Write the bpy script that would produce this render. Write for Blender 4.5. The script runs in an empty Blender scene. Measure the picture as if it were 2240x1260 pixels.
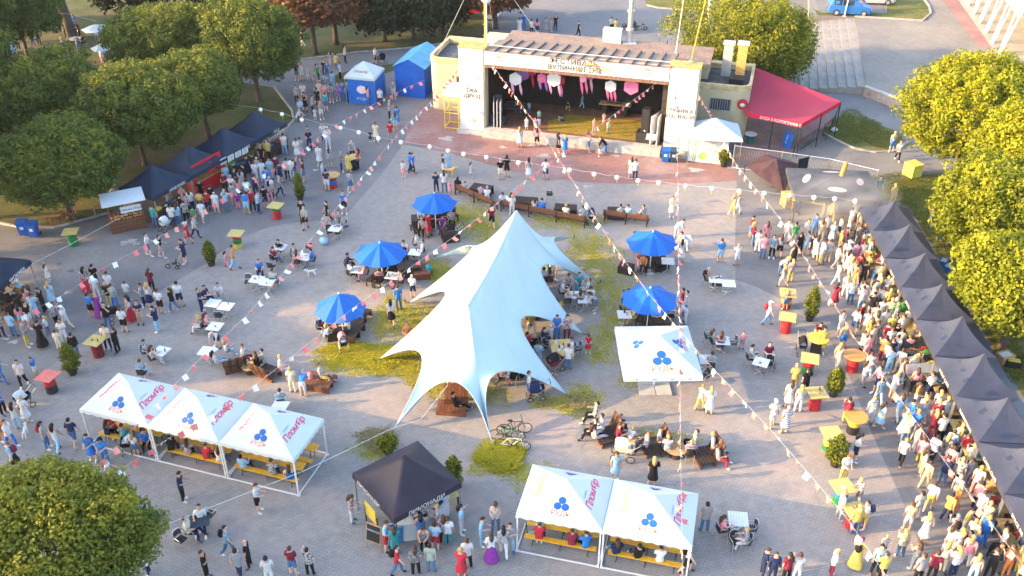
import bpy, math, random
import numpy as np
from mathutils import Vector, Matrix, Euler

random.seed(7); np.random.seed(7)
R = math.radians
scene = bpy.context.scene
COL = scene.collection

# ------------------------------------------------------------------ camera
CAM_H, CAM_PITCH, CAM_F = 31.0, 32.86, 2080.0        # drone height, pitch, focal length for a 2240 px wide frame
cam_data = bpy.data.cameras.new('camera')
cam_data.sensor_width = 36.0
cam_data.lens = 36.0 * CAM_F / 2240.0
cam_data.clip_end = 2000
cam = bpy.data.objects.new('camera', cam_data)
cam.location = (0, 0, CAM_H)
cam.rotation_euler = (R(90 - CAM_PITCH), 0, 0)
COL.objects.link(cam)
scene.camera = cam

# ------------------------------------------------------------------ sky, sun, exposure
SUN_EL, SUN_AZ = 17.0, 9.0            # low evening sun; light travels towards +X, a little towards +Y
world = bpy.data.worlds.new('World'); scene.world = world; world.use_nodes = True
wn = world.node_tree.nodes; wl = world.node_tree.links
bg = wn['Background']; bg.inputs['Strength'].default_value = 0.15
sky = wn.new('ShaderNodeTexSky'); sky.sky_type = 'NISHITA'; sky.sun_disc = False
sky.sun_elevation = R(SUN_EL); sky.sun_rotation = R(270 - SUN_AZ); sky.altitude = 200
sky.dust_density = 3.0; sky.ozone_density = 0.9
wl.new(sky.outputs['Color'], bg.inputs['Color'])
sun_data = bpy.data.lights.new('sun', 'SUN'); sun_data.energy = 2.25; sun_data.angle = R(0.6)
sun_data.color = (1.0, 0.61, 0.24)
sun = bpy.data.objects.new('sun', sun_data); COL.objects.link(sun)
sdir = Vector((math.cos(R(SUN_EL)) * math.cos(R(SUN_AZ)), math.cos(R(SUN_EL)) * math.sin(R(SUN_AZ)), -math.sin(R(SUN_EL))))
sun.rotation_euler = sdir.to_track_quat('-Z', 'Y').to_euler()
sun.location = (-60, 20, 40)
vs = scene.view_settings
vs.view_transform = 'Standard'; vs.look = 'None'; vs.gamma = 1.0; vs.use_curve_mapping = False
vs.exposure = 2.58
scene.cycles.max_bounces = 6; scene.cycles.diffuse_bounces = 3; scene.cycles.glossy_bounces = 2
scene.cycles.transparent_max_bounces = 6; scene.cycles.volume_bounces = 0
scene.cycles.caustics_reflective = False; scene.cycles.caustics_refractive = False
scene.cycles.use_denoising = True

# ------------------------------------------------------------------ picture point -> place on a level plane
_p = R(CAM_PITCH)
_F = Vector((0, math.cos(_p), -math.sin(_p))); _U = Vector((0, math.sin(_p), math.cos(_p)))
def P(x, y, z=0.0):
    d = _F * CAM_F + Vector((1, 0, 0)) * (x - 1120) + _U * (630 - y)
    t = (z - CAM_H) / d.z
    return Vector((0, 0, CAM_H)) + d * t
def J(w):
    v = Vector(w) - Vector((0, 0, CAM_H)); k = CAM_F / v.dot(_F)
    return 1120 + k * v.x, 630 - k * v.dot(_U)

# ------------------------------------------------------------------ materials
MATS = {}
def mat(name, rgb, rough=0.75, var=0.10, scale=6.0, bump=0.0, metal=0.0, objvar=0.0, rgb2=None, spec=0.3, fac_scale=None, trans=0.0):
    if name in MATS: return MATS[name]
    m = bpy.data.materials.new(name); m.use_nodes = True
    nt = m.node_tree; n = nt.nodes; l = nt.links
    b = n['Principled BSDF']
    b.inputs['Roughness'].default_value = rough; b.inputs['Metallic'].default_value = metal
    b.inputs['Specular IOR Level'].default_value = spec
    tc = n.new('ShaderNodeTexCoord')
    nz = n.new('ShaderNodeTexNoise'); nz.inputs['Scale'].default_value = scale; nz.inputs['Detail'].default_value = 4
    l.new(tc.outputs['Object'], nz.inputs['Vector'])
    cr = n.new('ShaderNodeValToRGB')
    c2 = rgb2 or tuple(min(1, c * (1 + var)) for c in rgb)
    c1 = rgb if rgb2 else tuple(c * (1 - var) for c in rgb)
    cr.color_ramp.elements[0].color = (*c1, 1); cr.color_ramp.elements[0].position = 0.32
    cr.color_ramp.elements[1].color = (*c2, 1); cr.color_ramp.elements[1].position = 0.68
    l.new(nz.outputs['Fac'], cr.inputs['Fac'])
    out = cr.outputs['Color']
    if objvar:
        oi = n.new('ShaderNodeObjectInfo'); mr = n.new('ShaderNodeMapRange')
        mr.inputs['To Min'].default_value = 1 - objvar; mr.inputs['To Max'].default_value = 1 + objvar * 0.6
        l.new(oi.outputs['Random'], mr.inputs['Value'])
        hs = n.new('ShaderNodeHueSaturation'); l.new(mr.outputs['Result'], hs.inputs['Value'])
        l.new(out, hs.inputs['Color']); out = hs.outputs['Color']
    l.new(out, b.inputs['Base Color'])
    if bump:
        bp = n.new('ShaderNodeBump'); bp.inputs['Strength'].default_value = bump; bp.inputs['Distance'].default_value = 0.02
        l.new(nz.outputs['Fac'], bp.inputs['Height']); l.new(bp.outputs['Normal'], b.inputs['Normal'])
    if trans:
        b.inputs['Transmission Weight'].default_value = trans
    MATS[name] = m
    return m

def paver_mat(name, c1, c2, mortar, bw, bh, stain, rot=0.0, stain_amt=0.5, offset=0.5):
    m = bpy.data.materials.new(name); m.use_nodes = True
    nt = m.node_tree; n = nt.nodes; l = nt.links; b = n['Principled BSDF']
    b.inputs['Roughness'].default_value = 0.85; b.inputs['Specular IOR Level'].default_value = 0.25
    tc = n.new('ShaderNodeTexCoord'); mp = n.new('ShaderNodeMapping'); mp.inputs['Rotation'].default_value = (0, 0, rot)
    l.new(tc.outputs['Object'], mp.inputs['Vector'])
    br = n.new('ShaderNodeTexBrick'); br.offset = offset
    br.inputs['Scale'].default_value = 1.0; br.inputs['Brick Width'].default_value = bw; br.inputs['Row Height'].default_value = bh
    br.inputs['Mortar Size'].default_value = 0.011; br.inputs['Mortar Smooth'].default_value = 0.2; br.inputs['Bias'].default_value = 0.0
    br.inputs['Color1'].default_value = (*c1, 1); br.inputs['Color2'].default_value = (*c2, 1); br.inputs['Mortar'].default_value = (*mortar, 1)
    l.new(mp.outputs['Vector'], br.inputs['Vector'])
    n1 = n.new('ShaderNodeTexNoise'); n1.inputs['Scale'].default_value = 0.22; n1.inputs['Detail'].default_value = 6; n1.inputs['Roughness'].default_value = 0.62
    l.new(tc.outputs['Object'], n1.inputs['Vector'])
    r1 = n.new('ShaderNodeMapRange'); r1.inputs['From Min'].default_value = 0.46; r1.inputs['From Max'].default_value = 0.66
    r1.inputs['To Max'].default_value = stain_amt
    l.new(n1.outputs['Fac'], r1.inputs['Value'])
    mx = n.new('ShaderNodeMixRGB'); mx.inputs['Color2'].default_value = (*stain, 1)
    l.new(r1.outputs['Result'], mx.inputs['Fac']); l.new(br.outputs['Color'], mx.inputs['Color1'])
    n2 = n.new('ShaderNodeTexNoise'); n2.inputs['Scale'].default_value = 2.3; n2.inputs['Detail'].default_value = 8
    l.new(tc.outputs['Object'], n2.inputs['Vector'])
    r2 = n.new('ShaderNodeMapRange'); r2.inputs['From Min'].default_value = 0.3; r2.inputs['From Max'].default_value = 0.7
    r2.inputs['To Min'].default_value = 0.90; r2.inputs['To Max'].default_value = 1.08
    l.new(n2.outputs['Fac'], r2.inputs['Value'])
    hs = n.new('ShaderNodeHueSaturation'); l.new(mx.outputs['Color'], hs.inputs['Color']); l.new(r2.outputs['Result'], hs.inputs['Value'])
    l.new(hs.outputs['Color'], b.inputs['Base Color'])
    bp = n.new('ShaderNodeBump'); bp.inputs['Strength'].default_value = 0.5; bp.inputs['Distance'].default_value = 0.01
    l.new(br.outputs['Fac'], bp.inputs['Height']); bp.invert = True; l.new(bp.outputs['Normal'], b.inputs['Normal'])
    MATS[name] = m
    return m

def blotch_mat(name, cols, scales=(0.35, 3.0), rough=0.9, bump=0.0, pos=(0.35, 0.5, 0.66), fine=(0.72, 1.25)):
    """ground of several colours in soft blotches with fine grain"""
    m = bpy.data.materials.new(name); m.use_nodes = True
    nt = m.node_tree; n = nt.nodes; l = nt.links; b = n['Principled BSDF']
    b.inputs['Roughness'].default_value = rough; b.inputs['Specular IOR Level'].default_value = 0.2
    tc = n.new('ShaderNodeTexCoord')
    a = n.new('ShaderNodeTexNoise'); a.inputs['Scale'].default_value = scales[0]; a.inputs['Detail'].default_value = 7; a.inputs['Roughness'].default_value = 0.65
    c = n.new('ShaderNodeTexNoise'); c.inputs['Scale'].default_value = scales[1]; c.inputs['Detail'].default_value = 6
    l.new(tc.outputs['Object'], a.inputs['Vector']); l.new(tc.outputs['Object'], c.inputs['Vector'])
    cr = n.new('ShaderNodeValToRGB'); e = cr.color_ramp.elements
    e[0].position = pos[0]; e[0].color = (*cols[0], 1); e[1].position = pos[2]; e[1].color = (*cols[-1], 1)
    if len(cols) > 2:
        x = e.new(pos[1]); x.color = (*cols[1], 1)
    l.new(a.outputs['Fac'], cr.inputs['Fac'])
    mr = n.new('ShaderNodeMapRange'); mr.inputs['From Min'].default_value = 0.3; mr.inputs['From Max'].default_value = 0.7
    mr.inputs['To Min'].default_value = fine[0]; mr.inputs['To Max'].default_value = fine[1]
    l.new(c.outputs['Fac'], mr.inputs['Value'])
    hs = n.new('ShaderNodeHueSaturation'); l.new(cr.outputs['Color'], hs.inputs['Color']); l.new(mr.outputs['Result'], hs.inputs['Value'])
    l.new(hs.outputs['Color'], b.inputs['Base Color'])
    if bump:
        bp = n.new('ShaderNodeBump'); bp.inputs['Strength'].default_value = bump; bp.inputs['Distance'].default_value = 0.05
        l.new(c.outputs['Fac'], bp.inputs['Height']); l.new(bp.outputs['Normal'], b.inputs['Normal'])
    MATS[name] = m
    return m

def leaf_mat(name, dark, mid, light, transl=0.35):
    m = bpy.data.materials.new(name); m.use_nodes = True
    nt = m.node_tree; n = nt.nodes; l = nt.links; b = n['Principled BSDF']
    at = n.new('ShaderNodeAttribute'); at.attribute_name = 'tone'
    cr = n.new('ShaderNodeValToRGB'); e = cr.color_ramp.elements
    e[0].position = 0.1; e[0].color = (*dark, 1); e[1].position = 0.92; e[1].color = (*light, 1)
    x = e.new(0.5); x.color = (*mid, 1)
    l.new(at.outputs['Fac'], cr.inputs['Fac'])
    l.new(cr.outputs['Color'], b.inputs['Base Color']); b.inputs['Roughness'].default_value = 0.6
    b.inputs['Specular IOR Level'].default_value = 0.25
    tr = n.new('ShaderNodeBsdfTranslucent'); l.new(cr.outputs['Color'], tr.inputs['Color'])
    ms = n.new('ShaderNodeMixShader'); ms.inputs['Fac'].default_value = transl
    l.new(b.outputs['BSDF'], ms.inputs[1]); l.new(tr.outputs['BSDF'], ms.inputs[2])
    l.new(ms.outputs['Shader'], n['Material Output'].inputs['Surface'])
    MATS[name] = m
    return m

# ------------------------------------------------------------------ mesh collecting
class MB:
    def __init__(s): s.v = []; s.f = []; s.m = []
    def add(s, vs_, fs, mi=0):
        o = len(s.v); s.v += [tuple(q) for q in vs_]
        for f in fs: s.f.append(tuple(i + o for i in f)); s.m.append(mi)
        return s
    def box(s, c, d, rz=0.0, mi=0, M=None, tilt=None):
        hx, hy, hz = d[0] / 2, d[1] / 2, d[2] / 2
        q = [Vector((x, y, z)) for z in (-hz, hz) for y in (-hy, hy) for x in (-hx, hx)]
        rot = Matrix.Rotation(rz, 3, 'Z')
        if tilt is not None: rot = rot @ Matrix.Rotation(tilt[1], 3, tilt[0])
        q = [rot @ a + Vector(c) for a in q]
        if M is not None: q = [M @ a for a in q]
        return s.add(q, [(0, 2, 3, 1), (4, 5, 7, 6), (0, 1, 5, 4), (1, 3, 7, 5), (3, 2, 6, 7), (2, 0, 4, 6)], mi)
    def cyl(s, p0, p1, r0, r1=None, n=8, mi=0, caps=True):
        r1 = r0 if r1 is None else r1
        p0, p1 = Vector(p0), Vector(p1); d = p1 - p0
        if d.length < 1e-6: return s
        q = d.to_track_quat('Z', 'Y'); ring = []
        for p, r in ((p0, r0), (p1, r1)):
            for k in range(n):
                a = 2 * math.pi * k / n
                ring.append(p + q @ Vector((r * math.cos(a), r * math.sin(a), 0)))
        fs = [(k, (k + 1) % n, n + (k + 1) % n, n + k) for k in range(n)]
        if caps: fs += [tuple(range(n - 1, -1, -1)), tuple(range(n, 2 * n))]
        return s.add(ring, fs, mi)
    def tube(s, pts, r, n=6, mi=0):
        pts = [Vector(p) for p in pts]; rings = []; up = None
        for i, p in enumerate(pts):
            d = (pts[min(i + 1, len(pts) - 1)] - pts[max(i - 1, 0)]).normalized()
            if up is None: up = d.orthogonal().normalized()
            up = (up - d * up.dot(d)).normalized(); w = d.cross(up)
            rr = r[i] if isinstance(r, (list, tuple)) else r
            for k in range(n):
                a = 2 * math.pi * k / n
                rings.append(p + up * (rr * math.cos(a)) + w * (rr * math.sin(a)))
        fs = []
        for i in range(len(pts) - 1):
            for k in range(n):
                fs.append((i * n + k, i * n + (k + 1) % n, (i + 1) * n + (k + 1) % n, (i + 1) * n + k))
        fs += [tuple(range(n - 1, -1, -1)), tuple(range((len(pts) - 1) * n, len(pts) * n))]
        return s.add(rings, fs, mi)
    def lathe(s, prof, n=16, c=(0, 0, 0), mi=0):
        vs_ = []; fs = []
        for r, z in prof:
            for k in range(n):
                a = 2 * math.pi * k / n; vs_.append((c[0] + r * math.cos(a), c[1] + r * math.sin(a), c[2] + z))
        for i in range(len(prof) - 1):
            for k in range(n): fs.append((i * n + k, i * n + (k + 1) % n, (i + 1) * n + (k + 1) % n, (i + 1) * n + k))
        if prof[0][0] > 1e-4: fs.append(tuple(range(n - 1, -1, -1)))
        if prof[-1][0] > 1e-4: fs.append(tuple(range((len(prof) - 1) * n, len(prof) * n)))
        return s.add(vs_, fs, mi)
    def ball(s, c, r, n=10, m=6, mi=0, sc=(1, 1, 1)):
        vs_ = [(c[0], c[1], c[2] - r * sc[2])]; fs = []
        for i in range(1, m):
            t = math.pi * i / m - math.pi / 2
            for k in range(n):
                a = 2 * math.pi * k / n
                vs_.append((c[0] + sc[0] * r * math.cos(t) * math.cos(a), c[1] + sc[1] * r * math.cos(t) * math.sin(a), c[2] + sc[2] * r * math.sin(t)))
        vs_.append((c[0], c[1], c[2] + r * sc[2])); L = len(vs_) - 1
        for k in range(n):
            fs.append((0, 1 + (k + 1) % n, 1 + k)); fs.append((L, 1 + (m - 2) * n + k, 1 + (m - 2) * n + (k + 1) % n))
        for i in range(m - 2):
            for k in range(n): fs.append((1 + i * n + k, 1 + i * n + (k + 1) % n, 1 + (i + 1) * n + (k + 1) % n, 1 + (i + 1) * n + k))
        return s.add(vs_, fs, mi)
    def prism(s, pts, z0, z1, mi=0):
        n = len(pts)
        vs_ = [(p[0], p[1], z0) for p in pts] + [(p[0], p[1], z1) for p in pts]
        fs = [tuple(range(n - 1, -1, -1)), tuple(range(n, 2 * n))] + [(k, (k + 1) % n, n + (k + 1) % n, n + k) for k in range(n)]
        return s.add(vs_, fs, mi)
    def mesh(s, name, mats, smooth=False):
        me = bpy.data.meshes.new(name); me.from_pydata(s.v, [], s.f)
        for m_ in (mats if isinstance(mats, (list, tuple)) else [mats]): me.materials.append(m_)
        if len(set(s.m)) > 1: me.polygons.foreach_set('material_index', s.m)
        if smooth: me.polygons.foreach_set('use_smooth', [True] * len(s.f))
        me.update(); return me
    def obj(s, name, mats, parent=None, loc=(0, 0, 0), rz=0.0, smooth=False):
        o = bpy.data.objects.new(name, s.mesh(name, mats, smooth)); COL.objects.link(o)
        o.location = loc; o.rotation_euler = (0, 0, rz)
        if parent: o.parent = parent
        return o

def place(me, name, parent=None, loc=(0, 0, 0), rz=0.0):
    o = bpy.data.objects.new(name, me); COL.objects.link(o); o.location = loc; o.rotation_euler = (0, 0, rz)
    if parent: o.parent = parent
    return o
def tag(o, label=None, cat=None, group=None, kind=None):
    if label: o['label'] = label
    if cat: o['category'] = cat
    if group: o['group'] = group
    if kind: o['kind'] = kind
    return o
def thing(name, label, cat, loc=(0, 0, 0), rz=0.0, group=None):
    o = bpy.data.objects.new(name, None); COL.objects.link(o); o.empty_display_size = 0.2
    o.location = loc; o.rotation_euler = (0, 0, rz)
    return tag(o, label, cat, group)
def copy_tree(o, parent=None):
    c = o.copy(); COL.objects.link(c); c.parent = parent
    for ch in list(o.children): copy_tree(ch, c)
    return c

# plain names of places used in labels: nearest one is appended
ANCH = []
def near(px, py, scale_y=1.35):
    return min(ANCH, key=lambda a: (a[0] - px) ** 2 + ((a[1] - py) * scale_y) ** 2)[2]

FONT_CACHE = {}
def text_mesh(txt, size=1.0, shear=0.0, bold=0.0, spacing=1.0, line=1.0):
    key = (txt, shear, bold, spacing, line)
    if key not in FONT_CACHE:
        cu = bpy.data.curves.new('lettering', 'FONT'); cu.body = txt; cu.size = 1.0; cu.align_x = 'CENTER'; cu.align_y = 'CENTER'
        cu.shear = shear; cu.offset = bold; cu.space_character = spacing; cu.space_line = line; cu.resolution_u = 3
        o = bpy.data.objects.new('lettering', cu); COL.objects.link(o)
        dg = bpy.context.evaluated_depsgraph_get(); dg.update()
        me = bpy.data.meshes.new_from_object(o.evaluated_get(dg))
        v = [tuple(q.co) for q in me.vertices]; f = [tuple(p.vertices) for p in me.polygons]
        bpy.data.objects.remove(o); bpy.data.curves.remove(cu); bpy.data.meshes.remove(me)
        FONT_CACHE[key] = (v, f)
    v, f = FONT_CACHE[key]
    return [(a[0] * size, a[1] * size, 0) for a in v], f
def lettering(txt, size, origin, right, up, material, parent=None, name='lettering', **kw):
    """flat print: letters lying on the plane (right, up), a few millimetres proud"""
    v, f = text_mesh(txt, size, **kw)
    r_, u_ = Vector(right).normalized(), Vector(up).normalized(); n_ = r_.cross(u_)
    mb = MB(); mb.add([Vector(origin) + r_ * a[0] + u_ * a[1] + n_ * 0.006 for a in v], f)
    return mb.obj(name, material, parent)

# ------------------------------------------------------------------ basic palette
m_white = mat('white_paint', (0.60, 0.62, 0.64), 0.5, 0.04)
m_metal = mat('brushed_metal', (0.55, 0.56, 0.58), 0.35, 0.08, metal=0.7)
m_black = mat('black_plastic', (0.02, 0.022, 0.026), 0.5, 0.2)
m_darkmetal = mat('dark_metal', (0.045, 0.047, 0.05), 0.45, 0.2, metal=0.5)
m_darkwood = mat('dark_wood', (0.040, 0.026, 0.022), 0.6, 0.35, 14)
m_wood = mat('brown_wood', (0.16, 0.065, 0.035), 0.65, 0.3, 10, objvar=0.15)
m_palewood = mat('pale_wood', (0.42, 0.26, 0.12), 0.65, 0.25, 9)
m_concrete = mat('concrete', (0.38, 0.37, 0.36), 0.85, 0.18, 2.0, bump=0.2)
m_rope = mat('cord', (0.65, 0.64, 0.62), 0.8)
# ================================================================== THE SETTING
def sheet(name, pts, z, material, level=0.0, px=True, thick=None):
    """a level sheet from picture points lying on the ground (or on a raised level)"""
    q = [P(a, b, level) if px else Vector((a, b, level)) for a, b in pts]
    mb = MB()
    if thick:
        mb.prism([(v.x, v.y) for v in q], level - thick + z, level + z)
    else:
        mb.add([(v.x, v.y, level + z) for v in q], [tuple(range(len(q)))])
    o = mb.obj(name, material); o['kind'] = 'structure'
    # keep the winding facing up
    me = o.data
    if not thick and me.polygons[0].normal.z < 0: me.flip_normals()
    return o
def kerb(name, pts, material, w=0.16, h=0.12, level=0.0):
    """kerb stones laid end to end, each stone a piece of its own"""
    q = [P(a, b, level) for a, b in pts]; root = None; total = 0
    segs = []
    for a, b in zip(q[:-1], q[1:]):
        d = (b - a); n_ = max(1, round(d.length / 1.0))
        for k in range(n_): segs.append((a + d * (k / n_), a + d * ((k + 1) / n_)))
    root = bpy.data.objects.new(name, None); COL.objects.link(root); root.location = q[0]; root['kind'] = 'structure'
    for a, b in segs:
        d = b - a; c = (a + b) / 2 - q[0]
        mb = MB(); L = d.length - 0.012
        hh = h + random.uniform(-0.008, 0.008)
        mb.box((0, 0, hh / 2), (L, w, hh))
        o = mb.obj('kerb_stone', material, root, c, math.atan2(d.y, d.x))
    return root

m_asphalt = blotch_mat('asphalt', [(0.135, 0.13, 0.135), (0.17, 0.165, 0.17), (0.22, 0.21, 0.205)], (0.16, 5.0), fine=(0.90, 1.09))
m_carpark = blotch_mat('old_asphalt', [(0.13, 0.135, 0.15), (0.16, 0.16, 0.17), (0.195, 0.18, 0.175)], (0.12, 3.0), fine=(0.90, 1.09))
m_paver = paver_mat('block_paving', (0.258, 0.243, 0.232), (0.300, 0.283, 0.270), (0.18, 0.17, 0.163), 0.24, 0.12, (0.345, 0.27, 0.238), R(-15), 0.55)
m_apron = paver_mat('red_paving', (0.265, 0.140, 0.130), (0.30, 0.165, 0.152), (0.20, 0.125, 0.12), 0.24, 0.12, (0.40, 0.33, 0.32), R(-15), 0.45)
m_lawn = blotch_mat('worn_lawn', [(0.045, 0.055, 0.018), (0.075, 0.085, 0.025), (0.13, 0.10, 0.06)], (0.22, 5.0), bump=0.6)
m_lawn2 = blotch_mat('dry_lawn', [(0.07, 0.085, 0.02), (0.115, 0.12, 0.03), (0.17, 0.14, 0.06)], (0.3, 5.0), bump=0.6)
m_path = blotch_mat('path_asphalt', [(0.15, 0.155, 0.17), (0.185, 0.185, 0.195), (0.22, 0.22, 0.22)], (0.2, 5.0), fine=(0.90, 1.09))
m_soil = blotch_mat('bare_soil', [(0.20, 0.15, 0.12), (0.27, 0.21, 0.18), (0.30, 0.25, 0.22)], (0.5, 6.0), bump=0.4)
m_kerb = mat('kerb_stone', (0.36, 0.33, 0.31), 0.85, 0.2, 3.0, objvar=0.15)

g = MB(); g.add([(-500, -60, 0), (500, -60, 0), (500, 900, 0), (-500, 900, 0)], [(0, 1, 2, 3)])
gr = g.obj('ground', m_asphalt); gr['kind'] = 'structure'

ARC_L = [(-160, 1010), (0, 905), (20, 890), (80, 826), (135, 782), (230, 712), (320, 655), (391, 612), (450, 577), (480, 554), (534, 517), (592, 496), (653, 486), (712, 482), (755, 472), (793, 429), (831, 386), (882, 316)]
ARC_S = [(900, 314), (976, 333), (1052, 355), (1128, 377), (1205, 391), (1281, 399), (1350, 402), (1480, 403), (1612, 396)]
EDGE_R = [(1608, 530), (1609, 612), (1660, 630), (1720, 660), (1790, 714), (1826, 760), (1858, 823), (1904, 940), (1968, 1082), (2039, 1260), (2100, 1420)]
sheet('plaza_paving', ARC_L + ARC_S[1:] + EDGE_R + [(1120, 1450), (-240, 1450)], 0.004, m_paver)
sheet('stage_apron', [(925, 226), (905, 262), (888, 300), (882, 316)] + ARC_S + [(1607, 342), (1560, 330), (1508, 300), (1250, 262), (1000, 232)], 0.008, m_apron)
sheet('cafe_terrace', [(1606, 352), (1690, 352), (1748, 320), (1835, 275), (1780, 215), (1640, 230)], 0.006, m_apron)
sheet('car_park', [(700, 128), (900, 118), (1000, 150), (1640, 215), (1790, 215), (1800, 150), (1790, 40), (1560, 30), (1420, 18), (1405, -10), (1300, -90), (700, -90)], 0.004, m_carpark)
sheet('access_road', [(1790, 180), (1860, 205), (2010, 245), (2240, 300), (2300, 340), (2240, 420), (2000, 360), (1940, 336), (1975, 292), (1848, 245), (1780, 215)], 0.005, m_path)
# lawns
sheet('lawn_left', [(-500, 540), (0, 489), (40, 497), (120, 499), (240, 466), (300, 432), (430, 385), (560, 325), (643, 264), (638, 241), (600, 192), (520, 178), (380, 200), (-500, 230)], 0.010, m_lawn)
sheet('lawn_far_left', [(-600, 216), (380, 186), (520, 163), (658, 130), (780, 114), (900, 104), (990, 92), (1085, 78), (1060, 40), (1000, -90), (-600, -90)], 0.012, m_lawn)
sheet('park_path', [(-500, 226), (380, 197), (520, 174), (600, 190), (700, 177), (760, 156), (890, 136), (950, 125), (990, 94), (900, 106), (780, 116), (658, 132), (520, 165), (380, 188), (-500, 216)], 0.008, m_path)
sheet('lawn_strip', [(700, 177), (762, 154), (885, 136), (892, 146), (800, 172), (735, 182)], 0.012, m_lawn)
sheet('lawn_by_cafe', [(1800, 290), (1846, 247), (1975, 292), (1955, 331), (1915, 333), (1870, 325), (1822, 303)], 0.010, m_lawn2)
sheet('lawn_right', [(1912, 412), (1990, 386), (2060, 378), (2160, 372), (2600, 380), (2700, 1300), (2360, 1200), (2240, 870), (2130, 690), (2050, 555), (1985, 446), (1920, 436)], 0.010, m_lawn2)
sheet('lawn_far_middle', [(1405, -20), (1415, 12), (1440, 18), (1535, 26), (1600, 30), (1600, -20)], 0.010, m_lawn2)
kerb('kerb_lawn', [(0, 489), (40, 497), (120, 499), (240, 466)], m_kerb)
kerb('kerb_lawn_corner', [(560, 325), (620, 288), (643, 264), (638, 241), (600, 192)], m_kerb)
kerb('kerb_far_lawn', [(658, 131), (780, 115), (900, 105), (990, 93)], m_kerb)
kerb('kerb_cafe_lawn', [(1800, 291), (1822, 304), (1870, 326), (1915, 334), (1955, 332), (1990, 310)], m_kerb)
kerb('kerb_middle_lawn', [(1415, 12), (1440, 18), (1535, 26)], m_kerb)

# raised forecourt on the right with a retaining wall and long concrete steps
FZ = 0.85
m_plat = blotch_mat('forecourt_concrete', [(0.16, 0.155, 0.16), (0.21, 0.195, 0.18), (0.26, 0.24, 0.205)], (0.10, 3.0), fine=(0.90, 1.09))
fc = [P(1868, 38, FZ), P(1770, 34, FZ), P(1770, -60, FZ), P(2420, -60, FZ), P(2420, 330, FZ), P(2100, 258, FZ), P(1998, 226, FZ), P(1896, 188, FZ)]
mb = MB(); mb.prism([(v.x, v.y) for v in fc], -0.05, FZ)
o = mb.obj('forecourt', m_plat); o['kind'] = 'structure'
wall_pts = [P(1796, 184, 0), P(1896, 188, FZ), P(1998, 226, FZ), P(2100, 258, FZ), P(2420, 330, FZ)]
m_oldwall = blotch_mat('stained_wall', [(0.30, 0.24, 0.21), (0.38, 0.33, 0.30), (0.30, 0.17, 0.13)], (1.5, 6.0))
rw = thing('retaining_wall', 'low stained retaining wall along the road below the raised forecourt', 'wall', (wall_pts[1].x, wall_pts[1].y, 0))
for a, b in zip(wall_pts[1:-1], wall_pts[2:]):
    d = b - a; d.z = 0; nrm = Vector((d.y, -d.x, 0)).normalized()
    c = (a + b) / 2 + nrm * 0.15; c.z = 0
    mb = MB(); mb.box((0, 0, 0.40), (d.length, 0.26, 0.80)); mb.obj('wall_face', m_oldwall, rw, c - rw.location, math.atan2(d.y, d.x))
    mb = MB(); mb.box((0, 0, 0.86), (d.length + 0.1, 0.42, 0.12)); mb.obj('coping', m_concrete, rw, c - rw.location, math.atan2(d.y, d.x))
# steps: long slabs falling to the left
st = thing('concrete_steps', 'wide flight of weathered concrete steps beside the forecourt', 'steps', P(1850, 188, 0))
top_a, top_b = P(1868, 38, FZ), P(1896, 188, FZ)
top_a.z = top_b.z = 0
run = (top_b - top_a).normalized(); left = Vector((run.y, -run.x, 0)); 
if left.x > 0: left = -left
NST, TREAD = 7, 0.78
m_step = blotch_mat('step_concrete', [(0.21, 0.205, 0.205), (0.27, 0.255, 0.24), (0.31, 0.28, 0.24)], (0.8, 5.0), fine=(0.90, 1.09))
L_ = (top_b - top_a).length
for k in range(NST):
    h = FZ * (NST - k) / (NST + 1)
    for j in range(6):
        c = top_a + run * (L_ * (j + 0.5) / 6) + left * (TREAD * (k + 0.5))
        mb = MB(); mb.box((0, 0, h / 2), (L_ / 6 - 0.012, TREAD - 0.015, h + random.uniform(-0.008, 0.008)))
        mb.obj('step_slab', m_step, st, c - Vector(st.location), math.atan2(run.y, run.x))
sheet('lawn_forecourt', [(1790, 34), (1870, 34), (2018, 44), (2034, 30), (2030, 14), (2010, -12), (1940, -12), (1940, 34 - 4), (1800, 28), (1780, 20)], 0.016, m_lawn2, FZ)
sheet('parking_bay', [(1790, 24), (1940, 30), (1925, -12), (1780, -12)], 0.020, m_carpark, FZ)
kerb('kerb_forecourt', [(1870, 37), (2018, 46), (2036, 30), (2032, 14), (2012, -12)], m_kerb, level=FZ, h=0.14)
sheet('walkway', [(2088, -12), (2172, 108), (2230, 190), (2460, 190), (2460, -12)], 0.008, mat('walkway_concrete', (0.32, 0.30, 0.27), 0.85, 0.1, 0.8), FZ)
sheet('walkway_border', [(2052, -12), (2140, 103), (2170, 106), (2086, -12)], 0.006, m_apron, FZ)

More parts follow.
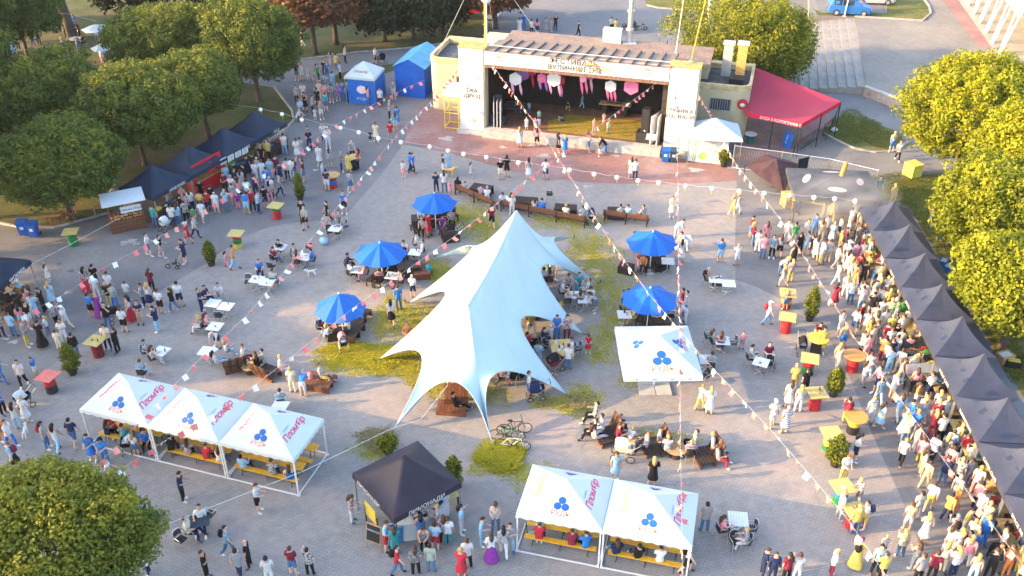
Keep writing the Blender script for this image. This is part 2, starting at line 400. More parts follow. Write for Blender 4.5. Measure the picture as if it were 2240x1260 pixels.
# pale splashes, patched asphalt and cover plates
def splash(name, px, py, rx, ry, seed, material, z):
    rr = random.Random(seed); c = P(px, py); ex = (P(px + rx, py) - c).x; ey = (P(px, py - ry) - c).y; ph = [rr.uniform(0, 6) for _ in range(4)]
    pts = []
    for k in range(28):
        a = 2 * math.pi * k / 28; w = 1 + .28 * math.sin(3 * a + ph[0]) + .18 * math.sin(5 * a + ph[1]) + .1 * math.sin(9 * a + ph[2]); pts.append((c.x + ex * w * math.cos(a), c.y + ey * w * math.sin(a), z))
    mb = MB(); mb.add(pts, [tuple(range(28))]); o = mb.obj(name, material); o['kind'] = 'structure'
m_chalk = blotch_mat('pale_stain', [(0.30, 0.28, 0.27), (0.36, 0.34, 0.33), (0.42, 0.40, 0.39)], (2.0, 8.0))
for k, (px, py, rx, ry) in enumerate(((977, 303, 14, 5), (1190, 341, 13, 4), (1163, 318, 9, 3), (1522, 372, 14, 5), (1100, 322, 7, 3), (1285, 408, 10, 3), (1345, 340, 10, 3))): splash('pale_stain', px, py, rx, ry, 500 + k, m_chalk, 0.012)
for k, (px, py, rx, ry) in enumerate(((285, 528, 16, 5), (270, 534, 6, 3), (300, 533, 7, 3), (12, 738, 14, 5), (30, 748, 10, 4), (148, 640, 8, 3), (690, 372, 6, 2))): splash('pale_stain', px, py, rx, ry, 540 + k, m_chalk, 0.006)
m_patch = blotch_mat('patched_asphalt', [(0.095, 0.093, 0.10), (0.12, 0.118, 0.122), (0.14, 0.137, 0.14)], (0.8, 6.0), fine=(0.90, 1.09))
for k, (px, py, rx, ry) in enumerate(((130, 577, 5, 2), (155, 593, 7, 3), (250, 640, 30, 8))): splash('asphalt_patch', px, py, rx, ry, 560 + k, m_patch, 0.003)
# ================================================================== STAGE BUILDING (local frame: x along the front, y into the depth)
SA = P(1008, 289); SB = P(1510, 346)
ST_ANG = math.atan2(SB.y - SA.y, SB.x - SA.x)
stage = thing('stage_building', 'cream open air stage building with banner over its wide opening', 'stage', SA, ST_ANG)
_sm = Matrix.Translation(SA) @ Matrix.Rotation(ST_ANG, 4, 'Z'); _si = _sm.inverted()
def SL(x, y, z=0.0): return _sm @ Vector((x, y, z))         # stage local -> world
def stage_at(px, py, depth):                                 # picture point on a vertical plane at that depth -> local x, z
    c = _si @ Vector((0, 0, CAM_H)); d = (_si @ P(px, py, 0)) - c
    t = (depth - c.y) / d.y; q = c + d * t
    return q.x, q.z
m_cream = blotch_mat('cream_render', [(0.50, 0.44, 0.29), (0.53, 0.46, 0.31), (0.49, 0.41, 0.25)], (0.7, 4.0), fine=(0.94, 1.05))
m_banner = mat('banner_fabric', (0.52, 0.55, 0.56), 0.7, 0.05, 1.2)
m_roofp = blotch_mat('roof_sheet', [(0.20, 0.135, 0.11), (0.245, 0.17, 0.135), (0.26, 0.205, 0.13)], (0.9, 5.0), rough=0.6)
m_seam = mat('roof_seam', (0.06, 0.045, 0.05), 0.6)
m_pit = blotch_mat('roofing_felt', [(0.05, 0.055, 0.07), (0.08, 0.085, 0.10), (0.13, 0.125, 0.13)], (1.0, 5.0))
m_curtain = mat('black_curtain', (0.010, 0.011, 0.014), 0.95, 0.3, 3)
m_yellow = mat('yellow_paint', (0.62, 0.50, 0.06), 0.5, 0.2, 8)
m_brownlip = mat('brown_wood_edge', (0.20, 0.12, 0.09), 0.7, 0.25, 5)
m_ink = mat('black_print', (0.02, 0.02, 0.025), 0.7)
m_inko = mat('orange_print', (0.65, 0.27, 0.05), 0.7)
m_stagefloor = blotch_mat('stage_floor', [(0.14, 0.07, 0.05), (0.20, 0.105, 0.07), (0.17, 0.09, 0.06)], (0.6, 5.0), rough=0.7)
m_turf = blotch_mat('yellow_green_mat', [(0.20, 0.15, 0.03), (0.27, 0.21, 0.03), (0.24, 0.17, 0.05)], (1.2, 6.0))
SF = 0.62                                                     # stage floor height
def sbox(name, x0, x1, y0, y1, z0, z1, m, par=stage):
    mb = MB(); mb.box(((x0 + x1) / 2, (y0 + y1) / 2, (z0 + z1) / 2), (x1 - x0, y1 - y0, z1 - z0)); return mb.obj(name, m, par)
# platform, floor, lip
sbox('stage_platform', 2.0, 16.1, -0.55, 8.6, 0, SF, m_concrete)
sbox('stage_floor', 2.1, 16.05, 0.35, 8.5, SF + 0.003, SF + 0.02, m_stagefloor)
mb = MB(); mb.add([(7.0, 0.7, SF + 0.026), (14.3, 0.7, SF + 0.026), (14.6, 3.4, SF + 0.026), (13.9, 4.6, SF + 0.026), (7.9, 4.4, SF + 0.026), (6.6, 2.6, SF + 0.026)], [(0, 1, 2, 3, 4, 5)])
mb.obj('green_mat', m_turf, stage)
# pillars
for nm, x0, x1 in (('pillar', 0.0, 2.08), ('pillar', 16.22, 18.4)):
    p = sbox(nm, x0, x1, 0.0, 1.3, 0, 7.0, m_cream)
    sbox('pillar_cap', x0 - 0.06, x1 + 0.06, -0.06, 1.36, 7.003, 7.09, mat('ochre_cap', (0.36, 0.29, 0.10), 0.7, 0.25, 4), p)
    sbox('pillar_foot', x0 - 0.25, x1 + 0.2, -0.30, 1.5, 0.002, 0.30, m_concrete, p)
# tall printed banners hung on the pillars, slightly rippled
def ripple_banner(name, x0, x1, z0, z1, y, seed, par=stage, nx=14, nz=26, amp=0.03):
    rr = random.Random(seed); ph = [rr.uniform(0, 6) for _ in range(6)]; mb = MB(); vs_ = []; fs = []
    for j in range(nz + 1):
        for i in range(nx + 1):
            u, v = i / nx, j / nz
            dy = amp * (math.sin(5 * u + 3 * v + ph[0]) * 0.6 + math.sin(9 * u - 7 * v + ph[1]) * 0.35 + math.sin(2.5 * v + 14 * u + ph[2]) * 0.25)
            vs_.append((x0 + (x1 - x0) * u, y - 0.035 + dy, z0 + (z1 - z0) * v))
    for j in range(nz):
        for i in range(nx):
            a = j * (nx + 1) + i; fs.append((a, a + 1, a + nx + 2, a + nx + 1))
    mb.add(vs_, fs); return mb.obj(name, m_banner, par, smooth=True)
def front_text(txt, x, z, size, y=-0.115, material=None, par=stage, **kw):
    return lettering(txt, size, (x, y, z), (1, 0, 0), (0, 0, 1), material or m_ink, par, **kw)
b1 = ripple_banner('pillar_banner', 0.02, 1.98, 0.35, 6.98, -0.03, 1)
front_text('ЇЖА\nДРУЗІ', 1.05, 3.42, 0.42, par=b1, spacing=1.15, line=1.1, bold=0.01)
front_text('STREET\nFOOD', 1.15, 1.12, 0.17, par=b1)
b2 = ripple_banner('pillar_banner', 16.28, 18.34, 0.35, 6.98, -0.03, 2)
front_text('МУЗИКА\nРОЗВАГИ', 17.25, 3.5, 0.42, par=b2, spacing=1.15, line=1.1, bold=0.01)
front_text('STREET\nFOOD', 17.35, 1.12, 0.17, par=b2)
# header banner
sbox('header_beam', 2.085, 16.215, 0.02, 0.55, 5.62, 6.9, m_cream)
hb = ripple_banner('header_banner', 2.1, 16.2, 5.88, 6.93, -0.02, 5, nx=90, nz=8, amp=0.035)
front_text('ФЕСТИВАЛЬ', 9.05, 6.66, 0.55, par=hb, spacing=1.12, bold=0.012)
front_text('ВУЛИЧНОЇ ЇЖІ', 9.15, 6.17, 0.52, par=hb, spacing=1.08, bold=0.012)
front_text('STREET\nFOOD', 3.2, 6.42, 0.24, par=hb)
front_text('STREET\nFOOD', 14.6, 6.5, 0.26, par=hb)
mb = MB()
for a, b, w in (((11.1, 6.60), (12.3, 6.12), 0.05), ((11.0, 6.35), (11.9, 6.0), 0.05), ((9.9, 6.55), (10.9, 6.62), 0.10), ((10.7, 6.7), (10.85, 6.1), 0.11)):
    mb.tube([(a[0], -0.12, a[1]), ((a[0] + b[0]) / 2, -0.125, (a[1] + b[1]) / 2 + 0.05), (b[0], -0.12, b[1])], w / 2, 5)
mb.ball((9.4, -0.115, 6.17), 0.13, 10, 6, sc=(1, 0.15, 1)); mb.obj('chopstick_emblem', m_inko, hb)
mb = MB()
for k in range(48): mb.box((2.25 + k * 0.293, -0.04, 5.74), (0.26, 0.06, 0.24))
mb.obj('fascia_boards', m_brownlip, stage)
# roof: single pitch falling to the back, sheets with standing seams
NP = 15
for k in range(NP):
    x0 = 2.0 + k * 14.3 / NP; x1 = x0 + 14.3 / NP
    dz = random.uniform(-0.012, 0.012)
    mb = MB(); a = [(x0 + 0.02, -0.10, 6.97 + dz), (x1 - 0.02, -0.10, 6.97 + dz), (x1 - 0.02, 4.6, 6.35 + dz), (x0 + 0.02, 4.6, 6.35 + dz)]
    mb.add(a + [(q[0], q[1], q[2] - 0.06) for q in a], [(0, 1, 2, 3), (7, 6, 5, 4), (0, 4, 5, 1), (1, 5, 6, 2), (2, 6, 7, 3), (3, 7, 4, 0)])
    rp = mb.obj('roof_panel', m_roofp, stage)
    mb = MB(); mb.tube([(x1, -0.12, 7.02), (x1, 4.62, 6.40)], 0.065, 4); mb.obj('seam', m_seam, rp)
mb = MB(); mb.tube([(1.9, 1.0, 7.05), (8, 1.15, 6.93), (16.2, 1.0, 7.0)], 0.03, 5); mb.obj('roof_cable', m_white, stage)
# rear block and its roof
sbox('rear_block', 2.0, 18.6, 6.25, 8.6, 0, 5.6, m_cream)
sbox('rear_roof', 1.9, 18.75, 4.62, 8.75, 5.62, 5.8, m_roofp)
# inside: curtains
sbox('back_curtain', 2.15, 16.0, 6.0, 6.12, SF + 0.03, 5.54, m_curtain)
sbox('side_curtain', 2.10, 2.2, 0.9, 6.0, SF + 0.03, 5.6, m_curtain)
sbox('side_wall', 15.75, 16.1, 0.9, 6.0, SF + 0.03, 5.6, mat('brick_dark', (0.035, 0.032, 0.035), 0.9, 0.3, 6))
sbox('ceiling', 2.1, 16.1, 0.6, 6.0, 5.55, 5.62, m_curtain)
# left wing with parapet and felt roof
def wing(x0, x1, y0, y1, h, round_left):
    pts = []
    if round_left:
        for k in range(7):
            a = math.pi + k * (math.pi / 2) / 6; pts.append((x0 + 0.8 + 0.8 * math.cos(a), y0 + 0.8 + 0.8 * math.sin(a)))
        pts += [(x1, y0), (x1, y1), (x0, y1)]
    else:
        pts = [(x0, y0), (x1 - 0.8, y0)]
        for k in range(7):
            a = -math.pi / 2 + k * (math.pi / 2) / 6; pts.append((x1 - 0.8 + 0.8 * math.cos(a), y0 + 0.8 + 0.8 * math.sin(a)))
        pts += [(x1, y1), (x0, y1)]
    mb = MB(); mb.prism(pts, 0, h - 0.45); w = mb.obj('wing_wall', m_cream, stage)
    cx = sum(p[0] for p in pts) / len(pts); cy = sum(p[1] for p in pts) / len(pts)
    ins = [(cx + (p[0] - cx) * 0.86, cy + (p[1] - cy) * 0.86) for p in pts]; n_ = len(pts)
    out = [(cx + (p[0] - cx) * 1.03, cy + (p[1] - cy) * 1.03) for p in pts]
    mb = MB(); v = [(p[0], p[1], h - 0.448) for p in out] + [(p[0], p[1], h) for p in out] + [(p[0], p[1], h) for p in ins] + [(p[0], p[1], h - 0.40) for p in ins]
    fs = []
    for k in range(n_):
        j = (k + 1) % n_
        fs += [(k, j, n_ + j, n_ + k), (n_ + k, n_ + j, 2 * n_ + j, 2 * n_ + k), (2 * n_ + k, 2 * n_ + j, 3 * n_ + j, 3 * n_ + k)]
    mb.add(v, fs); mb.obj('parapet', mat('parapet_ochre', (0.50, 0.40, 0.22), 0.8, 0.25, 2.5), w)
    mb = MB(); mb.add([(p[0], p[1], h - 0.41) for p in ins], [tuple(range(n_))]); mb.obj('roof_felt', m_pit, w)
    return w
wl_ = wing(-4.0, 1.95, 4.0, 9.5, 4.55, True)
wr_ = wing(16.3, 22.05, 4.3, 9.6, 4.45, False)
def grille(x0, x1, z0, z1, y, par):
    f = sbox('window', x0, x1, y - 0.05, y + 0.02, z0, z1, mat('window_dark', (0.06, 0.07, 0.09), 0.3), par)
    for k in range(9):
        x = x0 + 0.06 + k * (x1 - x0 - 0.12) / 8; mb = MB(); mb.cyl((x, y - 0.09, z0), (x, y - 0.09, z1), 0.018, n=5); mb.obj('bar', m_metal, f)
    sbox('sill', x0 - 0.08, x1 + 0.08, y - 0.14, y + 0.01, z0 - 0.09, z0 - 0.01, m_concrete, f)
grille(19.1, 20.7, 2.4, 3.3, 4.3, wr_)
grille(-1.6, -0.7, 2.3, 3.1, 4.0, wl_)
# chimneys on the right wing
for x, y, m_, h in ((19.9, 7.6, m_concrete, 6.6), (21.0, 7.2, mat('orange_brick', (0.52, 0.30, 0.09), 0.8, 0.25, 7), 6.8)):
    c = sbox('chimney', x - 0.36, x + 0.36, y - 0.36, y + 0.36, 4.05, h, m_, wr_)
    sbox('chimney_cap', x - 0.46, x + 0.46, y - 0.46, y + 0.46, h + 0.003, h + 0.13, m_concrete, c)
sbox('duct', 20.3, 21.4, 5.6, 6.6, 4.06, 4.5, m_black, wr_)
# roof clutter by the left pillar
sbox('stair_block', -0.3, 1.6, 6.0, 9.3, 4.56, 5.3, m_cream, wl_)
sbox('roof_box', 9.8, 11.3, 7.6, 8.3, 5.81, 6.9, m_banner)
# side wing flats beside the opening
for x, a in ((2.55, 0.25), (2.85, 0.2), (3.15, 0.15)):
    mb = MB(); mb.box((0, 0, 1.05), (0.06, 1.3, 2.1)); mb.obj('folding_flat', m_white, stage, (x, 0.85, SF + 0.04), a)
for x, a in ((15.45, -0.35), (15.8, -0.15)):
    mb = MB(); mb.box((0, 0, 1.15), (0.06, 1.6, 2.3)); mb.obj('folding_flat', m_white, stage, (x, 0.9, SF + 0.04), a)
# wire cage beside the left pillar
cg = thing('wire_cage', 'tall yellow metal cage frame beside the left stage pillar', 'cage', SL(-0.85, 0.35, 0), ST_ANG)
for (x, y) in ((-0.6, 0), (0.6, 0), (-0.6, 1.2), (0.6, 1.2)):
    mb = MB(); mb.box((x, y, 1.4), (0.07, 0.07, 2.8)); mb.obj('post', m_yellow, cg)
for z in (0.1, 1.4, 2.75):
    mb = MB()
    for y in (0, 1.2): mb.box((0, y, z), (1.13, 0.055, 0.055))
    for x in (-0.6, 0.6): mb.box((x, 0.6, z + 0.06), (0.055, 1.13, 0.055))
    mb.obj('rail', m_yellow, cg)
mb = MB(); mb.add([(-0.7, -0.1, 2.84), (0.7, -0.1, 2.84), (0.7, 1.3, 3.5), (-0.7, 1.3, 3.5), (-0.7, -0.1, 2.81), (0.7, -0.1, 2.81), (0.7, 1.3, 3.47), (-0.7, 1.3, 3.47)], [(0, 1, 2, 3), (7, 6, 5, 4), (0, 4, 5, 1), (1, 5, 6, 2), (2, 6, 7, 3), (3, 7, 4, 0)]); mb.obj('roof', m_white, cg)

# ---- things on and over the stage
def on_stage(px, py, z=SF + 0.02):
    return P(px, py, z)
def pa_speaker(label, px, py, rz, tall):
    t = thing('loudspeaker', label, 'loudspeaker', on_stage(px, py), ST_ANG + rz, 'stage loudspeakers')
    mb = MB(); mb.box((0, 0, 0.40), (1.25, 0.85, 0.80)); s = mb.obj('bass_bin', m_black, t)
    mb = MB(); mb.box((0, -0.427, 0.42), (1.1, 0.012, 0.64)); mb.obj('grille', m_darkmetal, s)
    mb = MB(); v = [(-0.30, -0.30, 0.81), (0.30, -0.30, 0.81), (0.25, 0.25, 0.81), (-0.25, 0.25, 0.81)]; mb.prism([(a[0], a[1]) for a in v], 0.805, tall); s2 = mb.obj('top_cabinet', m_black, t)
    mb = MB(); mb.box((0, -0.307, (tall + 0.8) / 2), (0.52, 0.012, tall - 0.95)); mb.obj('grille', m_darkmetal, s2)
    mb = MB(); mb.cyl((0, -0.312, 0.95), (0, -0.330, 0.95), 0.06, n=10); mb.obj('badge', m_white, s2)
    return t
pa_speaker('black stacked loudspeaker at the stage edge beside the grey folding flats', 1092, 268, 0.12, 2.5)
pa_speaker('black stacked loudspeaker at the stage edge near the blue bins', 1410, 308, -0.1, 2.7)
t = thing('case', 'flat white case lying open on the bass speaker by the blue bins', 'case', on_stage(1424, 303, SF + 0.83), ST_ANG, None)
mb = MB(); mb.box((0, 0, 0.03), (0.75, 0.5, 0.06)); mb.obj('tray', m_white, t); mb = MB(); mb.box((0, 0.26, 0.14), (0.75, 0.04, 0.22)); mb.obj('lid', m_white, t)
# low dark trestle platform
t = thing('low_platform', 'low dark grey platform on legs standing near the left loudspeaker', 'platform', on_stage(1128, 246), ST_ANG)
mb = MB(); mb.box((0, 0, 0.55), (2.0, 1.2, 0.07)); mb.obj('top', mat('dark_felt', (0.06, 0.065, 0.08), 0.9), t)
for x in (-0.9, 0.9):
    for y in (-0.5, 0.5): mb = MB(); mb.cyl((x, y, 0), (x, y, 0.52), 0.03, n=6); mb.obj('leg', m_darkmetal, t)
# DJ table
t = thing('dj_table', 'pale wooden board laid across two black barrels as music desk', 'table', on_stage(1345, 250), ST_ANG)
for x in (-0.85, 0.85):
    mb = MB(); mb.lathe([(0.27, 0), (0.29, 0.05), (0.27, 0.3), (0.29, 0.45), (0.27, 0.6), (0.29, 0.85), (0.27, 0.88)], 14); mb.obj('barrel', m_black, t, (x, 0, 0))
mb = MB(); mb.box((0, 0, 0.925), (2.6, 0.8, 0.07)); mb.obj('board', m_palewood, t)
tz = Vector(t.location) + Vector((0, 0, 0.96))
for i, (dx, w, nm, lb, m_) in enumerate(((-0.5, 0.45, 'mixer', 'small dark mixer on the music desk', m_darkmetal), (0.25, 0.5, 'controller', 'black controller deck at the middle of the music desk', m_black), (0.95, 0.35, 'laptop', 'open laptop at the end of the music desk', m_metal))):
    q = tz + Matrix.Rotation(ST_ANG, 3, 'Z') @ Vector((dx, 0.05, 0))
    e = thing(nm, lb, nm, q, ST_ANG); mb = MB(); mb.box((0, 0, 0.035), (w, 0.32, 0.07)); mb.obj('body', m_, e)
    mb = MB()
    for k in range(5): mb.cyl((-w * 0.35 + k * w * 0.17, -0.02, 0.072), (-w * 0.35 + k * w * 0.17, -0.02, 0.10), 0.02, n=6)
    if nm == 'laptop': mb.box((0, 0.16, 0.17), (w, 0.02, 0.24), tilt=('X', -0.25))
    mb.obj('knobs' if nm != 'laptop' else 'screen', m_white if nm != 'laptop' else m_black, e)
# folded sign hanging at the back
t = thing('hanging_sign', 'white rectangular sign hanging from the stage ceiling at the back', 'sign', SL(9.0, 4.5, 4.75), ST_ANG)
mb = MB(); mb.box((0, 0, 0.3), (1.6, 0.04, 0.75)); mb.obj('board', m_white, t)
lettering('GOOD', 0.42, (0, -0.03, 0.35), (1, 0, 0), (0, 0, 1), m_ink, t)
for x in (-0.7, 0.7): mb = MB(); mb.cyl((x, 0, 0.66), (x, 0, 0.82), 0.01, n=4); mb.obj('wire', m_rope, t)
# paper lanterns and kites
m_pk1 = mat('pink_paper', (0.75, 0.16, 0.35), 0.7, 0.1, 3, trans=0.0); m_pk2 = mat('lilac_paper', (0.42, 0.17, 0.55), 0.7, 0.1, 3)
m_rd = mat('red_paper', (0.62, 0.04, 0.09), 0.7, 0.1, 3); m_wp = mat('white_paper', (0.72, 0.72, 0.74), 0.7, 0.05, 3); m_lp = mat('pale_pink_paper', (0.74, 0.38, 0.55), 0.7, 0.1, 3)
def hex_kite(label, px, py, depth, r, m1, m2, tails, z_top=5.54):
    x, z = stage_at(px, py, depth)
    t = thing('paper_lantern', label, 'lantern', SL(x, depth, z), ST_ANG, 'paper lanterns hanging over the stage')
    a = [(r * math.cos(math.pi / 2 + k * math.pi / 3), -0.10, r * math.sin(math.pi / 2 + k * math.pi / 3)) for k in range(6)]
    mb = MB(); mb.add(a + [(q[0], 0.10, q[2]) for q in a], [(0, 1, 2, 3, 4, 5)[::-1], (6, 7, 8, 9, 10, 11)] + [(k, (k + 1) % 6, 6 + (k + 1) % 6, 6 + k) for k in range(6)]); mb.obj('drum', m1, t)
    for i in range(tails):
        tx = (-0.5 + i / max(1, tails - 1)) * r * 1.2 if tails > 1 else 0
        L = random.uniform(0.7, 1.3) * (0.9 if tails > 1 else 1.4); w = 0.09
        mb = MB(); y0 = 0.0
        v = [(tx - w, y0, -r * 0.7), (tx + w, y0, -r * 0.7), (tx + w + 0.12, y0 + 0.05, -r - L * 0.5), (tx + 0.18, y0, -r - L), (tx + 0.02, y0 - 0.05, -r - L * 0.5)]
        mb.add(v + [(q[0], q[1] + 0.012, q[2]) for q in v], [(0, 1, 2, 3, 4)[::-1], (5, 6, 7, 8, 9)] + [(k, (k + 1) % 5, 5 + (k + 1) % 5, 5 + k) for k in range(5)]); mb.obj('streamer', m2, t)
    mb = MB(); mb.cyl((0, 0, r * 0.95), (0, 0, max(z_top - z, r + 0.02)), 0.008, n=4); mb.obj('thread', m_rope, t)
hex_kite('white hexagonal paper lantern with pink streamer, leftmost over the stage', 1128, 172, 2.0, 0.55, m_wp, m_lp, 2)
hex_kite('lilac hexagonal paper lantern next to the white leftmost one', 1145, 163, 3.2, 0.50, m_pk2, m_pk2, 0)
hex_kite('small red pennant-like paper lantern high under the stage ceiling', 1163, 155, 3.5, 0.42, m_rd, m_rd, 1)
hex_kite('slim pink paper lantern with two long streamers above the stage', 1186, 170, 2.4, 0.42, m_pk1, m_pk2, 2)
hex_kite('round white paper lantern with a pink face above the stage middle', 1212, 173, 2.0, 0.60, m_wp, m_lp, 2)
hex_kite('red pointed paper lantern hanging beside the round white one', 1226, 176, 2.6, 0.40, m_rd, m_pk1, 1)
hex_kite('narrow pink streamer lantern below the white hanging sign', 1276, 172, 2.0, 0.30, m_lp, m_pk1, 2)
hex_kite('thin lilac streamer lantern between the hanging sign and the music desk', 1292, 168, 2.8, 0.24, m_pk2, m_lp, 1)
hex_kite('white and pink kite lantern hanging above the music desk', 1336, 188, 2.0, 0.48, m_wp, m_pk1, 3)
hex_kite('big pink diamond paper lantern near the right end of the stage', 1381, 190, 1.6, 0.62, m_pk1, m_rd, 0)

# ---- masts on the roof
def mast(name, label, base, top, r, material, extra=None):
    t = thing(name, label, 'mast', base)
    b, q = Vector(base), Vector(top)
    mb = MB(); mb.cyl((0, 0, 0), q - b, r, r * 0.7, n=8); mb.obj('pole', material, t)
    mb = MB(); mb.box((0, 0, 0.03), (r * 5, r * 5, 0.06)); mb.obj('foot_plate', m_concrete, t)
    return t
b = SL(0.7, 4.8, 4.57)
t = mast('roof_mast', 'yellow guyed mast standing on the left wing roof', b, b + Vector((0.0, 0.3, 9.0)), 0.075, m_yellow)
mb = MB()
for q in ((-4.2, 1.0, -0.5), (4.5, 2.5, 1.0), (0.5, 6.0, 0.6)): mb.tube([(0, 0.25, 8.0), q], 0.02, 4)
mb.obj('guy_wires', m_rope, t)
mb = MB()
for k in range(9): mb.box((0, 0.03 * k, 1.0 + k * 0.9), (0.35, 0.05, 0.05))
mb.obj('rungs', m_yellow, t)
b = SL(1.2, 3.6, 7.0 - 2.43)
t = mast('dish_mast', 'thin white pole with round dish beside the yellow mast', b, b + Vector((0, 0, 5.2)), 0.06, m_white)
mb = MB(); mb.ball((0, -0.15, 5.3), 0.42, 14, 7, sc=(1, 0.45, 1)); mb.obj('dish', m_white, t)
b = SL(11.9, 8.2, 5.80)
t = mast('antenna_mast', 'grey telecom mast with white antenna panels behind the stage roof', b, b + Vector((0, 0, 9.0)), 0.22, m_metal)
for z in (4.0, 5.6, 7.2, 8.6):
    for a in (0.3, 2.4, 4.5):
        mb = MB(); mb.box((0.42 * math.cos(a), 0.42 * math.sin(a), z), (0.2, 0.14, 1.2), rz=a); mb.obj('antenna_panel', m_white, t)
for z in (1.0, 2.5):
    mb = MB(); mb.cyl((0, 0, z), (0, 0, z + 0.15), 0.32, n=8); mb.obj('bracket', m_metal, t)
b = SL(17.6, 1.0, 7.17)
t = mast('roof_mast', 'rusty yellow mast leaning on top of the right stage pillar', b, b + Vector((1.2, 1.0, 7.5)), 0.06, mat('rusty_yellow', (0.40, 0.27, 0.05), 0.6, 0.4, 6))
b = SL(15.9, 6.6, 5.80)
t = mast('thin_mast', 'thin pale rod standing on the rear roof near the right pillar', b, b + Vector((0.2, 0, 4.5)), 0.045, m_rope)
b = P(1548, 60)
t = mast('lamp_column', 'thick white column rising beside the drooping tree', b, b + Vector((0, 0, 9.5)), 0.26, m_white)
t = mast('lamp_column', 'thin white lamp pole beside the blue minivan', P(1847, 36, FZ), P(1847, 36, FZ) + Vector((0.3, 0, 6)), 0.07, m_white)
# ================================================================== TENTS AND CANOPIES
m_tentblk = mat('black_tent_fabric', (0.005, 0.017, 0.040), 0.6, 0.25, 1.5, spec=0.3)
m_tentlem = mat('black_lemonade_fabric', (0.024, 0.018, 0.030), 0.6, 0.2, 1.5, spec=0.3)
m_tentrow = mat('black_row_fabric', (0.034, 0.040, 0.068), 0.5, 0.15, 1.2, spec=0.45)
m_tentwht = mat('white_tent_fabric', (0.50, 0.56, 0.58), 0.6, 0.04, 1.0)
m_blueprint = mat('blue_print', (0.015, 0.10, 0.33), 0.6)
m_redprint = mat('red_print', (0.60, 0.05, 0.13), 0.6)
m_goldprint = mat('gold_print', (0.72, 0.42, 0.08), 0.6)
m_orangeprint = mat('orange_red_print', (0.68, 0.18, 0.07), 0.6)
m_greyleg = mat('tent_leg', (0.30, 0.31, 0.33), 0.4, 0.1, metal=0.5)
def roof_mesh(sx, sy, eave, peak, power=1.25, n=14, sag=0.05, ridge=0.0):
    """pyramid canopy of stretched cloth: concave towards the peak, slightly sagging between the hips"""
    mb = MB(); vs_ = []; fs = []
    for j in range(n + 1):
        for i in range(n + 1):
            u, v = -1 + 2 * i / n, -1 + 2 * j / n
            m_ = max(abs(u), abs(v)); q = min(abs(u), abs(v)) / m_ if m_ > 1e-6 else 1
            prof_ = (1 - m_) ** power if power < 1.55 else 0.60 * (1 - m_) + 0.40 * (1 - m_) ** 4
            z = eave + (peak - eave) * prof_ - sag * (1 - q) * math.sin(math.pi * m_) 
            vs_.append((u * sx / 2, v * sy / 2, z))
    for j in range(n):
        for i in range(n):
            a = j * (n + 1) + i
            # diagonals follow the hips
            if (i < n / 2) == (j < n / 2): fs += [(a, a + 1, a + n + 2), (a, a + n + 2, a + n + 1)]
            else: fs += [(a, a + 1, a + n + 1), (a + 1, a + n + 2, a + n + 1)]
    # outer skirt drawn as underside too
    mb.add(vs_, fs); return mb
def valance_mesh(sx, sy, eave, drop, wavy=0.0, flare=0.02):
    mb = MB(); pts = []; N = 16
    for (a, b) in (((-1, -1), (1, -1)), ((1, -1), (1, 1)), ((1, 1), (-1, 1)), ((-1, 1), (-1, -1))):
        for k in range(N):
            t = k / N; pts.append((a[0] + (b[0] - a[0]) * t, a[1] + (b[1] - a[1]) * t, k))
    v = []; n_ = len(pts)
    for x, y, k in pts: v.append((x * sx / 2, y * sy / 2, eave - 0.001))
    for x, y, k in pts:
        dz = wavy * abs(math.sin(math.pi * k / 2)) if wavy else 0
        v.append((x * (sx / 2 + flare), y * (sy / 2 + flare), eave - drop + dz))
    mb.add(v, [(k, (k + 1) % n_, n_ + (k + 1) % n_, n_ + k) for k in range(n_)]); return mb
def rect_from(front_l, front_r, back_r):
    """centre, sizes and heading of a rectangle from three of its corners (world)"""
    u = front_r - front_l; w = back_r - front_r; ang = math.atan2(u.y, u.x)
    c = front_l + u / 2 + w / 2
    return c, u.length, w.length, ang
def pop_tent(name, label, c, sx, sy, ang, eave=2.15, peak=3.35, m_roof=None, drop=0.28, power=1.25, group=None, legs=True, wavy=0.0, cat='canopy tent', rails=False, sag=0.05, m_leg=None, wall_back=False, leg_z=0.0):
    t = thing(name, label, cat, (c.x, c.y, 0), ang, group)
    m_roof = m_roof or m_tentblk; m_leg = m_leg or m_greyleg
    roof_mesh(sx, sy, eave, peak, power, sag=sag, n=22 if power > 1.55 else 14).obj('canopy', m_roof, t, smooth=(1.05 < power < 1.55))
    valance_mesh(sx, sy, eave, drop, wavy).obj('valance', m_roof, t)
    if legs:
        for a in (-1, 1):
            for b in (-1, 1):
                mb = MB(); x, y = a * (sx / 2 - 0.05), b * (sy / 2 - 0.05)
                mb.box((x, y, eave / 2), (0.06, 0.06, eave - 0.02)); mb.box((x, y, 0.012), (0.16, 0.16, 0.024)); mb.obj('leg', m_leg, t)
    mb = MB()
    for b in (-1, 1):
        y = b * (sy / 2 - 0.05)
        mb.tube([(-sx / 2 + 0.05, y, eave - 0.05), (-sx / 4, y, eave - 0.36), (0, y, eave - 0.05), (sx / 4, y, eave - 0.36), (sx / 2 - 0.05, y, eave - 0.05)], 0.014, 4)
        x = b * (sx / 2 - 0.05)
        mb.tube([(x, -sy / 2 + 0.05, eave - 0.05), (x, -sy / 4, eave - 0.36), (x, 0, eave - 0.05), (x, sy / 4, eave - 0.36), (x, sy / 2 - 0.05, eave - 0.05)], 0.014, 4)
    mb.obj('truss', m_greyleg, t)
    if wall_back:
        mb = MB(); mb.box((0, sy / 2 - 0.03, eave / 2 - 0.05), (sx - 0.16, 0.02, eave - 0.25)); mb.obj('back_wall', m_roof, t)
    return t
